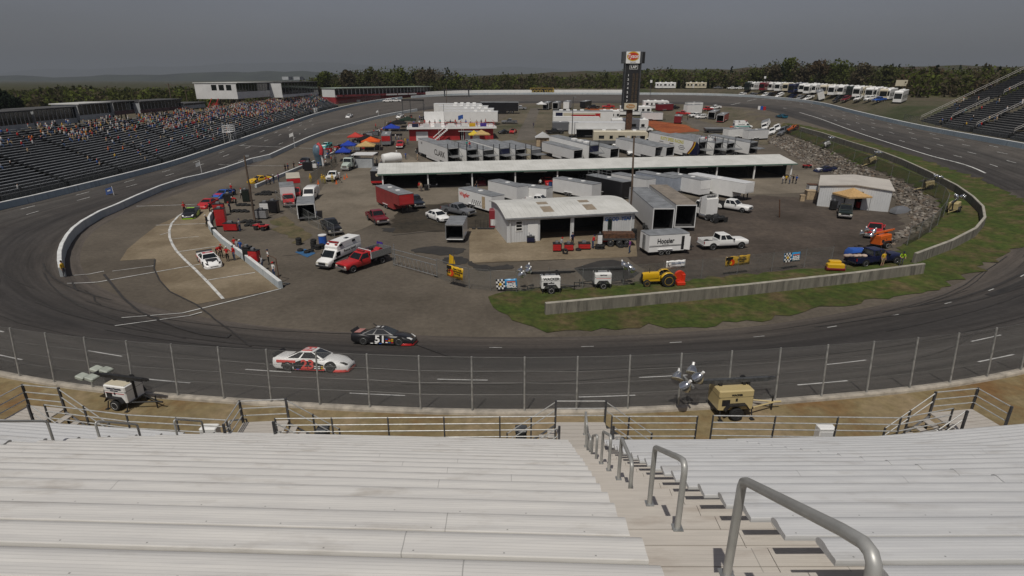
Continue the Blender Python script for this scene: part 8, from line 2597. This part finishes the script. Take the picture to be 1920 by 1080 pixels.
for(xf,zf,nr,y0,y1) in SECL:
 for r in range(nr):
  yy=y0+.4
  while yy<y1-.3:
   up=r/nr
   if yy>178:dn=.66 if up>.32 else .10
   elif yy>140:dn=.50 if up>.48 else .07
   elif yy>112:dn=.30 if up>.6 else .04
   else:dn=.10 if up>.62 else .015
   if yy>232:dn*=.45
   cl=.55+.9*(math.sin(yy*.55+r*.8)*math.sin(yy*.21+r*1.7+1)>-.05)
   if rnd.random()<dn*cl*1.25:
    xo,zo,_n=left_rows(yy)
    spots.append((xo-r*RD-.52+rnd.uniform(-.08,.08),yy+rnd.uniform(-.1,.1),zo+r*RR+.42,0.0))
   yy+=.62
spots.sort(key=lambda s:s[1]+rnd.uniform(0,25))
ob=[]
for i,(x,y,z,rz) in enumerate(spots):
 c,l,h=rnd.choice(pal),rnd.choice('kjjga'),rnd.choice('hhhwrn')
 if i<215:
  o=linked('spectator',seated_data(c,l,h),None,(x,y,z),(0,0,rnd.uniform(-.5,.3)));o.scale=(.88,.88,.88)
  tag(o,'spectator in a %s top sitting on the grey front straight benches'%CN[c],'person','spectators in %s tops on the front straight benches'%CN[c])
 else:ob.append((x,y,z,rnd.uniform(-.5,.3),c,l,h))
def mass(name,label,items):
 V,F,Mi=[],[],[]
 ml=[]
 def mid(m):
  if m not in ml:ml.append(m)
  return ml.index(m)
 base=np.array(SV)
 for(x,y,z,rz,c,l,h) in items:
  k=len(V)
  ca,sa=math.cos(rz),math.sin(rz)
  q=base.copy()*.88;b8=q.copy()
  q[:,0],q[:,1]=b8[:,0]*ca-b8[:,1]*sa+x,b8[:,0]*sa+b8[:,1]*ca+y
  q[:,2]=b8[:,2]*rnd.uniform(.9,1.06)+z
  V+=[tuple(v) for v in q]
  F+=[tuple(i+k for i in f) for f in SF]
  mm=[mid(SH[c]),mid(LG[l]),mid(M_skin),mid({'h':M_hair,'w':SH['w'],'r':SH['r'],'n':SH['n']}[h])]
  Mi+=[mm[i] for i in SM]
 me=bpy.data.meshes.new(name);me.from_pydata(V,[],F)
 for m in ml:me.materials.append(m)
 me.polygons.foreach_set('material_index',Mi);me.update()
 return tag(linked(name,me),label,'crowd',kind='stuff')
mass('crowd','dense crowd of seated spectators in the far front straight stand',ob)
ra=math.atan2(DR.y,DR.x)+math.pi/2
for k in range(58):
 if k<26:s_,r_=rnd.uniform(20,78),rnd.choice((31,31,30,29))
 elif k<44:s_,r_=54.6+rnd.uniform(-2.2,2.0),rnd.randrange(1,30)
 else:s_,r_=rnd.uniform(56,78),rnd.randrange(0,20)
 q=A0+DR*s_+NR*(2.6+r_*.72+.54)
 c,l,h=rnd.choice(pal),rnd.choice('kjjga'),rnd.choice('hhhwrn')
 o=linked('spectator',seated_data(c,l,h),None,(q.x,q.y,5.9+s_*.016+r_*.415+.43),(0,0,ra))
 where='along the top row' if k<26 else 'beside the blue rail' if k<44 else 'low at the left end'
 tag(o,'spectator in a %s top sitting %s of the right grandstand'%(CN[c],where),'person','right stand spectators in %s tops %s'%(CN[c],where))
# pit equipment
TY={}
def tyre_mesh():
 if not TY:
  mb=MB();n=16
  prof=[(.19,.0),(.27,.0),(.33,.05),(.33,.22),(.27,.27),(.19,.27)]
  mb.loft([[(r*math.cos(2*math.pi*i/n),r*math.sin(2*math.pi*i/n),z) for i in range(n)] for r,z in prof+prof[:1]],True,False,False)
  TY['m']=mb.mesh('tyre',M_rubber,True)
  bm=bmesh.new();bm.from_mesh(TY['m']);bmesh.ops.recalc_face_normals(bm,faces=bm.faces);bm.to_mesh(TY['m']);bm.free()
 return TY['m']
def tyres(px,py,n,where,upright=False,spread=0):
 p=G(px,py)
 for k in range(n):
  o=linked('tyre',tyre_mesh(),None,p+Vector((rnd.uniform(-.03,.03)+spread*(k%4)*.7,rnd.uniform(-.03,.03)+(.66*(k//4) if spread else 0),0 if spread else .272*k)),(R(90) if upright else 0,0,rnd.uniform(0,1)))
  if upright:o.location.z+=.33;o.rotation_euler=(R(90),0,R(rnd.uniform(-40,40)))
  tag(o,'black racing tyre '+where,'tyre','black tyres '+where)
for a in((589,466,4,'in the tall stack left of the ambulance'),(561,459,3,'in the short stack left of the hand truck'),(563,471,1,'alone at the left of the blue mat'),(576,474,1,'lying in the middle of the blue mat'),(583,472,1,'at the right of the blue mat'),(596,468,2,'stacked left of the ambulance bonnet'),(604,466,2,'stacked nearest the ambulance'),(1084,470,1,'lying flat before the workshop bay'),(1121,467,2,'in the left pair before the compressor'),(1128,467,2,'in the right pair before the compressor'),(1188,450,5,'in the tall stack beside the workshop corner'),(1164,464,1,'beside the tyre trailer'),(1173,463,1,'left of the purple shirted man')):
 tyres(*a)
for a in((436,398,7,'lying in rows right of the tall red cabinet'),(447,386,6,'lying in rows beside the blue race car'),(456,418,6,'heaped below the leaning pole'),(463,424,5,'heaped left of the red quad bike'),(482,366,7,'lying in rows right of the leaning pole'),(493,362,6,'lying in rows left of the fence end'),(1236,425,4,'inside the grey open race trailer')):
 tyres(*a,spread=1)
tyres(1060,476,1,'standing upright at the left tyre machine',True)
for px in(898,904,911,917,923,888):
 p=G(px,430)
 t=thing('air_jack','black jack with a tall handle in the row left of the workshop','jack',p,group='jacks left of the workshop')
 mb=MB();mb.bevbox(-.2,.25,-.12,.12,.02,.22,.03);mb.obj('base',M_chassis,t)
 mb=MB();mb.tube((.2,0,.15),(.25,.05,1.25),.022,5);mb.obj('handle',M_chassis,t)
def cart(label,px,py,col,w=1.0,d=.6,h=1.1,rz=0,shelf=True,canopy_=None,name='tool_cart',cat='tool cart'):
 t=thing(name,label,cat,G(px,py),R(rz))
 mb=MB();mb.bevbox(-w/2,w/2,-d/2,d/2,.18,h,.04);mb.obj('cabinet',col,t)
 n=max(2,int(h/.3))
 for k in range(n):
  z=.24+(h-.3)*k/n
  bx('drawer',-w/2+.05,w/2-.05,-d/2-.015,-d/2-.002,z,z+(h-.3)/n-.03,col,t)
 for x in(-w/2+.1,w/2-.1):
  for y in(-d/2+.08,d/2-.08):
   mb=MB();mb.cyl((x,y,.09),(0,1,0),.09,.06,10);mb.obj('caster',M_rubber,t)
 bx('top_tray',-w/2-.02,w/2+.02,-d/2-.02,d/2+.02,h+.002,h+.06,M_chassis,t)
 mb=MB();mb.bevbox(-w*.2,w*.15,-d*.3,d*.2,h+.061,h+.3,.03);mb.obj('toolbox',M_grey,t)
 if canopy_:
  for x in(-w/2,w/2):
   mb=MB();mb.tube((x,0,h),(x,0,h+.9),.03,5);mb.obj('upright',M_galv,t)
  bx('shade',-w/2-.2,w/2+.2,-d/2-.2,d/2+.2,h+.9,h+.96,canopy_,t)
 return t
for a in(('tall red cabinet standing by the low pit wall',417,424,M_red,1.2,1.0,2.3,15),('red cabinet behind the tall one at the low pit wall',413,405,M_red,1.4,.8,1.7,15),('low red pit cart with equipment on top',435,433,M_red,1.7,.8,1.0,0),('red and black tool cart behind the low pit wall',479,492,M_red,1.0,.7,1.3,-10),('black tool cabinet left of the red and black cart',467,489,M_black,.8,.7,1.5,-10),('black tool cabinet among tyres beside the blue race car',430,381,M_black,1.2,.8,1.4,10),('dark green cabinet right of the leaning pole',463,378,M_dgreen,1.0,.8,1.8,10),('black cabinet at the fence behind the aluminium cart',515,399,M_black,1.3,.9,1.7,0),('grey aluminium pit cart below the leaning pole',492,410,M_silver,1.5,.9,1.2,0),('pale pit cart with umbrella frame by the fence',499,394,M_offwhite,1.4,.9,1.1,0),('black cabinet at the black and red race car',579,320,M_black,1.6,1.0,1.7,10),('second black cabinet left of the first at the race car',572,317,M_black,.8,.9,1.3,10),('white pit cart by the inflatable',589,316,M_white,1.2,.8,1.1,10),('grey equipment cart under the royal blue canopy',648,288,M_silver,1.2,.8,1.2,10),('red tool cart under the black canopy',680,280,M_red,1.2,.8,1.2,10),('silver equipment cabinet beside the tan canopy',669,283,M_silver,1.6,1.2,2.0,10),('left red tyre machine before the workshop',1044,471,M_red,.9,.8,.9,0),('middle red tyre machine before the workshop',1066,470,M_red,1.0,.8,.8,0),('right red tyre machine with a black drum',1095,467,M_red,1.3,.9,.7,0),('white pump unit beside the compressor',1124,462,M_white,.5,.5,1.4,0),('red cart left of the red quad bike at the shed',1612,391,M_red,1.0,.7,1.0,0),('blue crate left of the workshop door',995,455,M_navy,.9,.6,.7,0),('dark cabinet on the yard left of the dark green pickup',1561,394,M_chassis,.8,.7,1.3,0)):
 cart(*a)
rnd=random.Random(8)
for k in range(22):
 f=rnd.random()
 c,nm=rnd.choice(((M_red,'red'),(M_black,'black'),(M_silver,'silver'),(M_grey,'grey')))
 cart(nm+' tool cart among the crews along the far pit wall',606+165*f,298-74*f+rnd.uniform(-3,3),c,rnd.uniform(.8,1.6),.7,rnd.uniform(.9,1.7),rnd.uniform(-20,20))['group']=nm+' tool carts along the far pit wall'
t=thing('drink_cooler','big blue cooler barrel by the pit fence','cooler',G(606,458))
mb=MB();mb.cyl((0,0,.55),(0,0,1),.45,1.0,16);mb.obj('tub',M_blue,t,True)
mb=MB();mb.cyl((0,0,1.09),(0,0,1),.47,.08,16);mb.obj('lid',M_white,t)
t=thing('drum','dark green drum at the low pit wall','drum',G(403,440))
mb=MB();mb.cyl((0,0,.45),(0,0,1),.32,.9,16);mb.obj('shell',M_dgreen,t,True)
mb=MB();mb.cyl((0,0,.91),(0,0,1),.3,.02,16);mb.obj('lid',M_chassis,t)
sheet('ground_mat',gp((553,473),(572,467),(592,475),(576,483)),cloth('matblue',(.04,.12,.25)),.035)
for px,py,lab in((954,354,'light blue barrel between two garage posts'),(1032,352,'dark blue barrel at a garage post')):
 t=thing('barrel',lab,'barrel',G(px,py))
 mb=MB();mb.cyl((0,0,.5),(0,0,1),.35,1.0,14);mb.obj('shell',paint('barrel_'+lab[:5],(.08,.30,.42) if 'light' in lab else(.03,.06,.18)),t,True)
 mb=MB();mb.cyl((0,0,1.02),(0,0,1),.36,.05,14);mb.obj('rim',M_chassis,t)
for px,py in((800,357),(878,355)):
 t=thing('waste_bin','black waste bin at the %s garage post'%('second' if px<850 else 'third'),'bin',G(px,py))
 mb=MB();mb.bevbox(-.35,.35,-.3,.3,0,.9,.05);mb.obj('body',M_black,t)
 mb=MB();mb.bevbox(-.37,.37,-.32,.32,.9,.98,.03);mb.obj('lid',M_chassis,t)
for px,py,lab in((597,345,'left of the white pickup'),(631,345,'right of the white pickup'),(650.6,333,'nearest the tanker front'),(646,336,'between the tanker and white pickup')):
 t=thing('traffic_cone','orange traffic cone '+lab,'cone',G(px,py),group='orange cones at the fire crew')
 mb=MB();mb.cyl((0,0,.40),(0,0,1),.16,.72,12,r2=.03);mb.obj('cone',M_orange,t,True)
 mb=MB();mb.box(-.22,.22,-.22,.22,0,.04);mb.obj('base',M_orange,t)
def quad(label,px,py,rz):
 t=thing('quad_bike',label,'quad bike',G(px,py),R(rz))
 for x in(-.55,.55):
  for s in(1,-1):wheel_at(t,x,s*.42,.28,.22,M_chassis)
 mb=MB();mb.bevbox(-.8,.8,-.22,.22,.35,.62,.06);mb.obj('body',M_red,t)
 for x in(-.6,.6):bx('mudguard',x-.35,x+.35,-.5,.5,.60,.66,M_red,t,.02)
 bx('seat',-.5,.15,-.16,.16,.66,.80,M_chassis,t,.04)
 mb=MB();mb.tube((.45,0,.6),(.3,0,1.0),.03,5);mb.tube((.28,-.35,1.02),(.28,.35,1.02),.025,5);mb.obj('handlebar',M_chassis,t)
quad('red quad bike beside the heap of tyres',491,431,160)
quad('red quad bike on the apron right of the garage',1513,315,200)
quad('red quad bike beside the dark green pickup at the shed',1624,391,200)
t=thing('fuel_kiosk','dark red drink machine at the left corner of the workshop','kiosk',G(931,425))
mb=MB();mb.bevbox(-.9,.9,-.6,.6,.05,2.3,.06);mb.obj('case',paint('kiosk_red',(.22,.02,.03)),t);bx('front_panel',-.75,.75,-.62,-.602,.3,1.1,M_offwhite,t)
t=thing('tyre_trailer','rusty flat trailer loaded with tyres before the workshop lettering','trailer',G(1157,459))
bx('deck',-1.9,1.9,-.8,.8,.75,.95,M_galvd,t);bx('load_box',-1.7,1.8,-.7,.7,.96,1.45,M_rust,t)
for x in(-.9,.1,1.0):
 for s in(1,-1):wheel_at(t,x,s*.8,.38,.25,M_galv)
mb=MB();mb.tube((-1.9,0,.7),(-2.9,0,.4),.06,5);mb.obj('drawbar',M_chassis,t)
t=thing('air_compressor','red air compressor tank beside the tyre trailer','compressor',G(1130,458))
mb=MB();mb.cyl((0,0,.55),(1,0,0),.32,1.3,14);mb.obj('tank',M_red,t,True);bx('motor',-.3,.3,-.2,.2,.85,1.2,M_chassis,t)
for x in(-.4,.4):bx('foot',x-.05,x+.05,-.25,.25,0,.3,M_chassis,t)
for k in range(2):
 t=thing('gas_cylinder','green gas cylinder against the lettered workshop wall','cylinder',G(1140+4*k,444)+Vector((0,0,.95)),group='gas cylinders at the workshop')
 mb=MB();mb.cyl((0,0,.6),(0,0,1),.12,1.2,10);mb.obj('body',M_dgreen,t,True);mb=MB();mb.cyl((0,0,1.28),(0,0,1),.05,.16,8);mb.obj('valve',M_galv,t)
t=thing('inflatable','red white and blue inflatable bottle standing in the pits','inflatable',G(600,311))
mb=MB();n=16
mb.loft([[(r*math.cos(2*math.pi*i/n),r*math.sin(2*math.pi*i/n),z) for i in range(n)] for r,z in((.5,.05),(.75,.2),(.8,1.2),(.95,2.0),(1.15,2.9),(1.1,3.7),(.8,4.3),(.3,4.6))],True,True,True);fixn(mb.obj('body',mat('inflatable_skin',(.11,.17,.22),rough=.4,var=.25,scale=.6),t,True))
mb=MB();mb.pipe([(.9,-.5,0),(.85,-.6,1.6),(.7,-.75,2.6)],.2,8);mb.obj('white_stripe',M_white,t,True)
mb=MB();mb.pipe([(.75,-.75,2.4),(.85,-.65,3.2),(.7,-.4,4.0),(.1,-.1,4.6)],.42,8);mb.obj('red_stripe',M_red,t,True)
t=thing('white_tank','white rounded fabric tank by the left end of the garage roof','tank',G(735,308),R(35))
mb=MB();mb.loft([[(x,r*math.cos(2*math.pi*i/n),1.3+r*math.sin(2*math.pi*i/n)) for i in range(n)] for x,r in((-2.2,.5),(-2.0,1.0),(0,1.25),(2.0,1.0),(2.2,.5))],True,True,True);fixn(mb.obj('skin',M_white,t,True));bx('cradle',-1.5,1.5,-.8,.8,0,.4,M_chassis,t)
t=thing('garden_shed','small wooden shed with a pale gable roof behind the haulers','shed',G(1018,274))
bx('wall',-1.7,1.7,-1.5,1.5,0,2.3,M_ply,t)
mb=MB();mb.add([(-2,-1.8,2.2),(0,-1.8,3.4),(2,-1.8,2.2),(-2,1.8,2.2),(0,1.8,3.4),(2,1.8,2.2),(-1.8,-1.8,2.1),(1.8,-1.8,2.1)],[(0,1,4,3),(1,2,5,4),(0,2,1),(3,4,5),(0,3,5,2)]);fixn(mb.obj('roof',M_offwhite,t));bx('door',-.8,.8,-1.53,-1.502,0,1.9,M_wood,t)
for px,py,w,h,c,lab in((1518,373,1.4,1.3,M_ply,'tan wooden crate left of the metal shed'),(1503,377,.6,.9,M_ply,'small tan box left of the wooden crate'),(1521,362,1.4,1.4,M_offwhite,'pale crate with a rusty lid behind the tan one')):
 t=thing('crate',lab,'crate',G(px,py),R(-8))
 bx('body',-w/2,w/2,-w/2,w/2,0,h,c,t);bx('lid',-w/2-.05,w/2+.05,-w/2-.05,w/2+.05,h+.001,h+.08,c if c is M_ply else M_rust,t)
t=thing('white_table','white table and chair shining at the front of the metal shed','table',G(1549,384))
bx('top',-.9,.9,-.4,.4,.70,.75,M_white,t)
for x in(-.7,.7):bx('leg',x-.05,x+.05,-.3,.3,0,.70,M_white,t)
bx('tub',-.35,.35,-.25,.25,.751,1.25,M_white,t,.05)
for px,py,c,lab in((1428,206,M_blue,'blue water barrel at the pit exit line'),(1423,205.5,M_white,'white water barrel at the pit exit line'),(1433,206.5,M_red,'red water barrel at the pit exit line')):
 t=thing('water_barrel',lab,'barrel',G(px,py))
 mb=MB();mb.cyl((0,0,.6),(0,0,1),.5,1.2,12);mb.obj('shell',c,t,True);mb=MB();mb.cyl((0,0,1.22),(0,0,1),.52,.06,12);mb.obj('lid',c,t)
def flag(label,px,py,top,col,col2=None,sz=1.0):
 p=G(px,py);q=PD(px-1,top,p.y);h=q.z-p.z
 t=thing('flag',label,'flag',p)
 mb=MB();mb.tube((0,0,-.2),(-.05,0,h),.035,6);mb.obj('pole',M_white,t)
 mb=MB();mb.loft([[(-.05-.16*sz*i,.09*math.sin(i*1.1+j*.5),h-.1-.3*sz*j-.05*i) for i in range(8)] for j in range(4)],False,False,False);mb.obj('cloth',col,t,True)
 if col2:mb=MB();mb.loft([[(-.05-.16*sz*i,.09*math.sin(i*1.1+j*.5)-.012,h-.1-.3*sz*j-.05*i) for i in range(2,6)] for j in(1,1.6)],False,False,False);mb.obj('emblem',col2,t)
flag('blue and white flag at the fence of the near left track edge',214,366,349,cloth('flagblue',(.06,.10,.25)),SH['w'],1.1)
flag('small grey flag on a white pole at the pit wall curve',380,332,302,SH['g'],None,.8)
flag('white flag on a pole at the pit wall below the flag stand',553,277,248,SH['w'],None,.9)
flag('red striped flag on a pole beside the front straight wall',552,232,222,SH['r'],SH['w'],1.1)
flag('small white flag on a pole at the far pit wall',710,219,206,SH['w'],None,.7)
flag('blue flag above the pit building terrace',870,262,214,SH['b'],None,1.2)
# rock bank
def rocks():
 poly=np.array([tuple(G(*p)[:2]) for p in((1450,252),(1500,261),(1570,288),(1640,320),(1700,345),(1745,370),(1762,395),(1745,426),(1700,447),(1672,460),(1655,462),(1680,440),(1708,418),(1702,398),(1672,372),(1658,330),(1545,322),(1512,308),(1470,283),(1440,268))])
 X,Y=grid_in(poly,.50,margin=.1)
 rs=np.random.RandomState(4)
 X=X+rs.uniform(-.3,.3,len(X));Y=Y+rs.uniform(-.3,.3,len(Y))
 Z=T(X,Y)
 bm=bmesh.new();bmesh.ops.create_icosphere(bm,subdivisions=1,radius=1)
 bv=np.array([v.co[:] for v in bm.verts]);bf=[[v.index for v in f.verts] for f in bm.faces];bm.free()
 V,F,Mi=[],[],[]
 for x,y,z in zip(X,Y,Z):
  s=rs.uniform(.14,.36)*(1.45 if rs.uniform()<.12 else 1)
  q=bv*(1+rs.uniform(-.28,.28,(len(bv),1)))*s*np.array([1,rs.uniform(.7,1.1),rs.uniform(.5,.8)])
  a=rs.uniform(0,6.28)
  q=np.stack([q[:,0]*math.cos(a)-q[:,1]*math.sin(a)+x,q[:,0]*math.sin(a)+q[:,1]*math.cos(a)+y,q[:,2]+z+s*.2],1)
  k=len(V);V+=[tuple(v) for v in q];F+=[tuple(i+k for i in f) for f in bf];Mi+=[rs.randint(0,4)]*len(bf)
 me=bpy.data.meshes.new('riprap');me.from_pydata(V,[],F)
 for m in(mat('rock_a',(.19,.165,.138),rough=.9,var=.3,scale=.8),mat('rock_b',(.12,.105,.09),rough=.9,var=.3,scale=.8),mat('rock_c',(.26,.235,.20),rough=.9,var=.25,scale=.8),mat('rock_d',(.15,.115,.085),rough=.9,var=.3,scale=.8)):me.materials.append(m)
 me.polygons.foreach_set('material_index',Mi);me.update()
 tag(linked('riprap',me),'bank of tumbled grey brown rocks below the green fence','rocks',kind='stuff')
rocks()
# trees
TM=[mat('leaf_spring',(.125,.15,.035),rough=.8,var=.35,scale=.35,spec=.1),mat('leaf_olive',(.085,.092,.03),rough=.8,var=.35,scale=.35,spec=.1),mat('twig_brown',(.115,.097,.058),rough=.9,var=.3,scale=.35,spec=.1),mat('twig_red',(.12,.088,.05),rough=.9,var=.3,scale=.35,spec=.1),mat('pine_dark',(.018,.03,.014),rough=.8,var=.35,scale=.35,spec=.1)]
for m in TM:
 nt=m.node_tree;b=[n for n in nt.nodes if n.type=='BSDF_PRINCIPLED'][0];o=[n for n in nt.nodes if n.type=='OUTPUT_MATERIAL'][0]
 tr=nt.nodes.new('ShaderNodeBsdfTranslucent');ms=nt.nodes.new('ShaderNodeMixShader');ms.inputs[0].default_value=.45
 nt.links.new(b.inputs['Base Color'].links[0].from_socket,tr.inputs['Color'])
 nt.links.new(b.outputs[0],ms.inputs[1]);nt.links.new(tr.outputs[0],ms.inputs[2]);nt.links.new(ms.outputs[0],o.inputs[0])
M_bark=mat('bark',(.07,.055,.042),rough=.9,var=.3,scale=3)
def leaves(rs,c,rx,rz,n,sz,cone=False):
 nb=9
 lob=rs.normal(0,1,(nb,3));lob/=np.linalg.norm(lob,axis=1)[:,None];lob*=np.array([rx*.62,rx*.62,rz*.62])
 if cone:
  h=rs.uniform(0,1,n)**.7;rad=rx*(1-h)*np.sqrt(rs.uniform(.2,1,n))+.1;a=rs.uniform(0,6.28,n)
  p=np.stack([rad*np.cos(a),rad*np.sin(a),-rz+2*rz*h],1)
 else:
  k=rs.randint(0,nb,n);d=rs.normal(0,1,(n,3));d/=np.linalg.norm(d,axis=1)[:,None]
  p=lob[k]+d*(rs.uniform(.35,1,(n,1))**.5)*np.array([rx,rx,rz])*.46
 p=p+np.array(c)
 u=rs.normal(0,1,(n,3));u/=np.linalg.norm(u,axis=1)[:,None]
 w=np.cross(u,rs.normal(0,1,(n,3)));w/=np.linalg.norm(w,axis=1)[:,None]
 s=sz*rs.uniform(.5,1.3,(n,1))
 V=np.concatenate([p+u*s,p+w*s*.8,p-u*s,p-w*s*.8],0).reshape(4,n,3).transpose(1,0,2).reshape(-1,3)
 return V,[(4*i,4*i+1,4*i+2,4*i+3) for i in range(n)]
def tree(label,x,y,z,h,w,m,seed,n=900,sz=.5,cone=False,name='tree',group=None,trunk=.3):
 rs=np.random.RandomState(seed)
 t=thing(name,label,'tree',(x,y,z),group=group)
 mb=MB();mb.pipe([(0,0,-.5),(.1,.05,h*trunk),(.0,.1,h*.8)],h*.022,7,r2=h*.006)
 if not cone:
  for k in range(6):
   a=rs.uniform(0,6.28);z0=h*rs.uniform(trunk,.6)
   mb.pipe([(0,0,z0),(math.cos(a)*w*.25,math.sin(a)*w*.25,z0+h*.12),(math.cos(a)*w*.42,math.sin(a)*w*.42,z0+h*.28)],h*.009,5,r2=h*.003)
 mb.obj('trunk',M_bark,t)
 V,F=leaves(rs,(0,0,h*(.5+trunk*.4)),w/2,h*(.5-trunk*.4),n,sz,cone)
 me=bpy.data.meshes.new('crown');me.from_pydata([tuple(v) for v in V],[],F);me.materials.append(m);me.update()
 linked('crown',me,t)
 return t
SKY=[(-200,172),(0,168),(60,164),(130,158),(200,163),(330,160),(400,164),(560,150),(600,138),(650,130),(740,122),(840,127),(900,138),(960,135),(1040,139),(1100,136),(1170,130),(1230,124),(1330,128),(1400,124),(1450,112),(1480,107),(1520,114),(1560,110),(1620,118),(1700,121),(1800,124),(1920,122),(2200,122)]
def woods():
 rs=np.random.RandomState(9)
 V,F,Mi=[],[],[]
 TV,TF=[],[]
 for k in range(2700):
  px=rs.uniform(-150,2080)
  if px<560:y=rs.uniform(235,520);zb=3
  elif px<1250:y=rs.uniform(352,620);zb=7
  elif px<1690:y=rs.uniform(345,560);zb=7
  else:y=rs.uniform(235,420);zb=6
  top=np.interp(px,[p[0] for p in SKY],[p[1] for p in SKY])
  dep=rs.uniform(0,1)
  if k%3==0:
   y={3:rs.uniform(235,330),7:rs.uniform(338,372),6:rs.uniform(225,300)}[zb]
   top=top+rs.uniform(8,26)
  q=PD(px,top+rs.uniform(-2,7)+5*dep,y)
  if px<560 and q.x>-125:continue
  h=max(3.5 if k%3==0 else 5,q.z-zb)
  if h>26:continue
  zb2=q.z-h
  w=h*rs.uniform(.55,.95)
  kind=rs.choice(5,p=[.31,.35,.26,.04,.04])
  n=70 if y<420 else 44
  v,f=leaves(rs,(q.x,q.y,zb2+h*.58),w/2,h*.44,n,.72,kind==4)
  b=len(V);V+=[tuple(a) for a in v];F+=[tuple(i+b for i in g) for g in f];Mi+=[int(kind)]*len(f)
  b=len(V);r=.22
  V+=[(q.x-r,q.y,zb2-1),(q.x+r,q.y,zb2-1),(q.x+.08,q.y,zb2+h*.7),(q.x-.08,q.y,zb2+h*.7),(q.x,q.y-r,zb2-1),(q.x,q.y+r,zb2-1),(q.x,q.y+.08,zb2+h*.7),(q.x,q.y-.08,zb2+h*.7)]
  F+=[(b,b+1,b+2,b+3),(b+4,b+5,b+6,b+7)];Mi+=[5,5]
 me=bpy.data.meshes.new('woodland');me.from_pydata(V,[],F)
 for m in TM+[M_bark]:me.materials.append(m)
 me.polygons.foreach_set('material_index',Mi);me.update()
 tag(linked('woodland',me),'far spring woodland of brown twigs and fresh green crowns round the speedway','woods',kind='stuff')
woods()
FR=[(612,182,133,340,0,'fresh green tree left of the red trackside building roof'),(655,180,128,342,2,'bare brown tree above the left of the red trackside building'),(700,178,125,344,1,'olive tree above the middle of the red trackside building'),(742,176,121,346,0,'tall fresh green tree above the red trackside building'),(800,176,126,348,2,'brown tree above the right end of the red trackside building'),(846,176,150,336,0,'small green tree behind the dark viewing canopy'),(1415,165,124,350,1,'olive tree above the dark green coach'),(1446,165,118,340,2,'tall brown tree above the maroon coach'),(1470,165,106,345,0,'tallest fresh green tree above the camper row'),(1498,165,112,340,2,'bare brown tree above the navy coach'),(1528,166,112,335,3,'reddish brown tree above the camper row'),(1570,168,108,330,0,'broad green tree right of the reddish one'),(1610,170,117,320,2,'brown tree left of the pale sign board'),(1650,172,120,310,1,'olive tree behind the pale sign board'),(1740,172,124,290,3,'russet tree behind the left end of the right grandstand')]
for k,(px,base,top,y,m,lab) in enumerate(FR):
 a,b=PD(px,base,y),PD(px,top,y)
 h=b.z-a.z
 tree(lab,a.x,a.y,a.z,h,h*.8,TM[m],40+k,n=560,sz=.72,trunk=.22)
a,b=PD(12,215,190),PD(12,158,190)
tree('big dark evergreen tree behind the left end of the suites',a.x,a.y,a.z,b.z-a.z,(b.z-a.z)*1.35,TM[4],77,n=2600,sz=.55,trunk=.05)
for k,px in enumerate((1231,1240,1249,1271,1284,1295,1318,1326,1334)):
 a,b=PD(px,171,338),PD(px,150+(k*5)%7,338)
 tree('dark conifer in the row behind the far motorhomes',a.x,a.y,a.z,b.z-a.z,(b.z-a.z)*.42,TM[4],90+k,n=420,sz=.5,cone=True,name='conifer',group='conifers behind the far motorhomes',trunk=.05)
# hazy air
mb=MB();mb.box(-24000,24000,-400,23500,-34,420)
hz=mb.obj('haze',None)
hz.data.materials.clear()
m=bpy.data.materials.new('hazy_air');m.use_nodes=True
nt=m.node_tree;nt.nodes.clear()
o=nt.nodes.new('ShaderNodeOutputMaterial');v=nt.nodes.new('ShaderNodeVolumePrincipled')
v.inputs['Color'].default_value=(.40,.44,.49,1);v.inputs['Density'].default_value=HAZE
nt.links.new(v.outputs[0],o.inputs['Volume'])
hz.data.materials.append(m)
hz['kind']='stuff';hz['label']='thin grey haze lying over the hills'
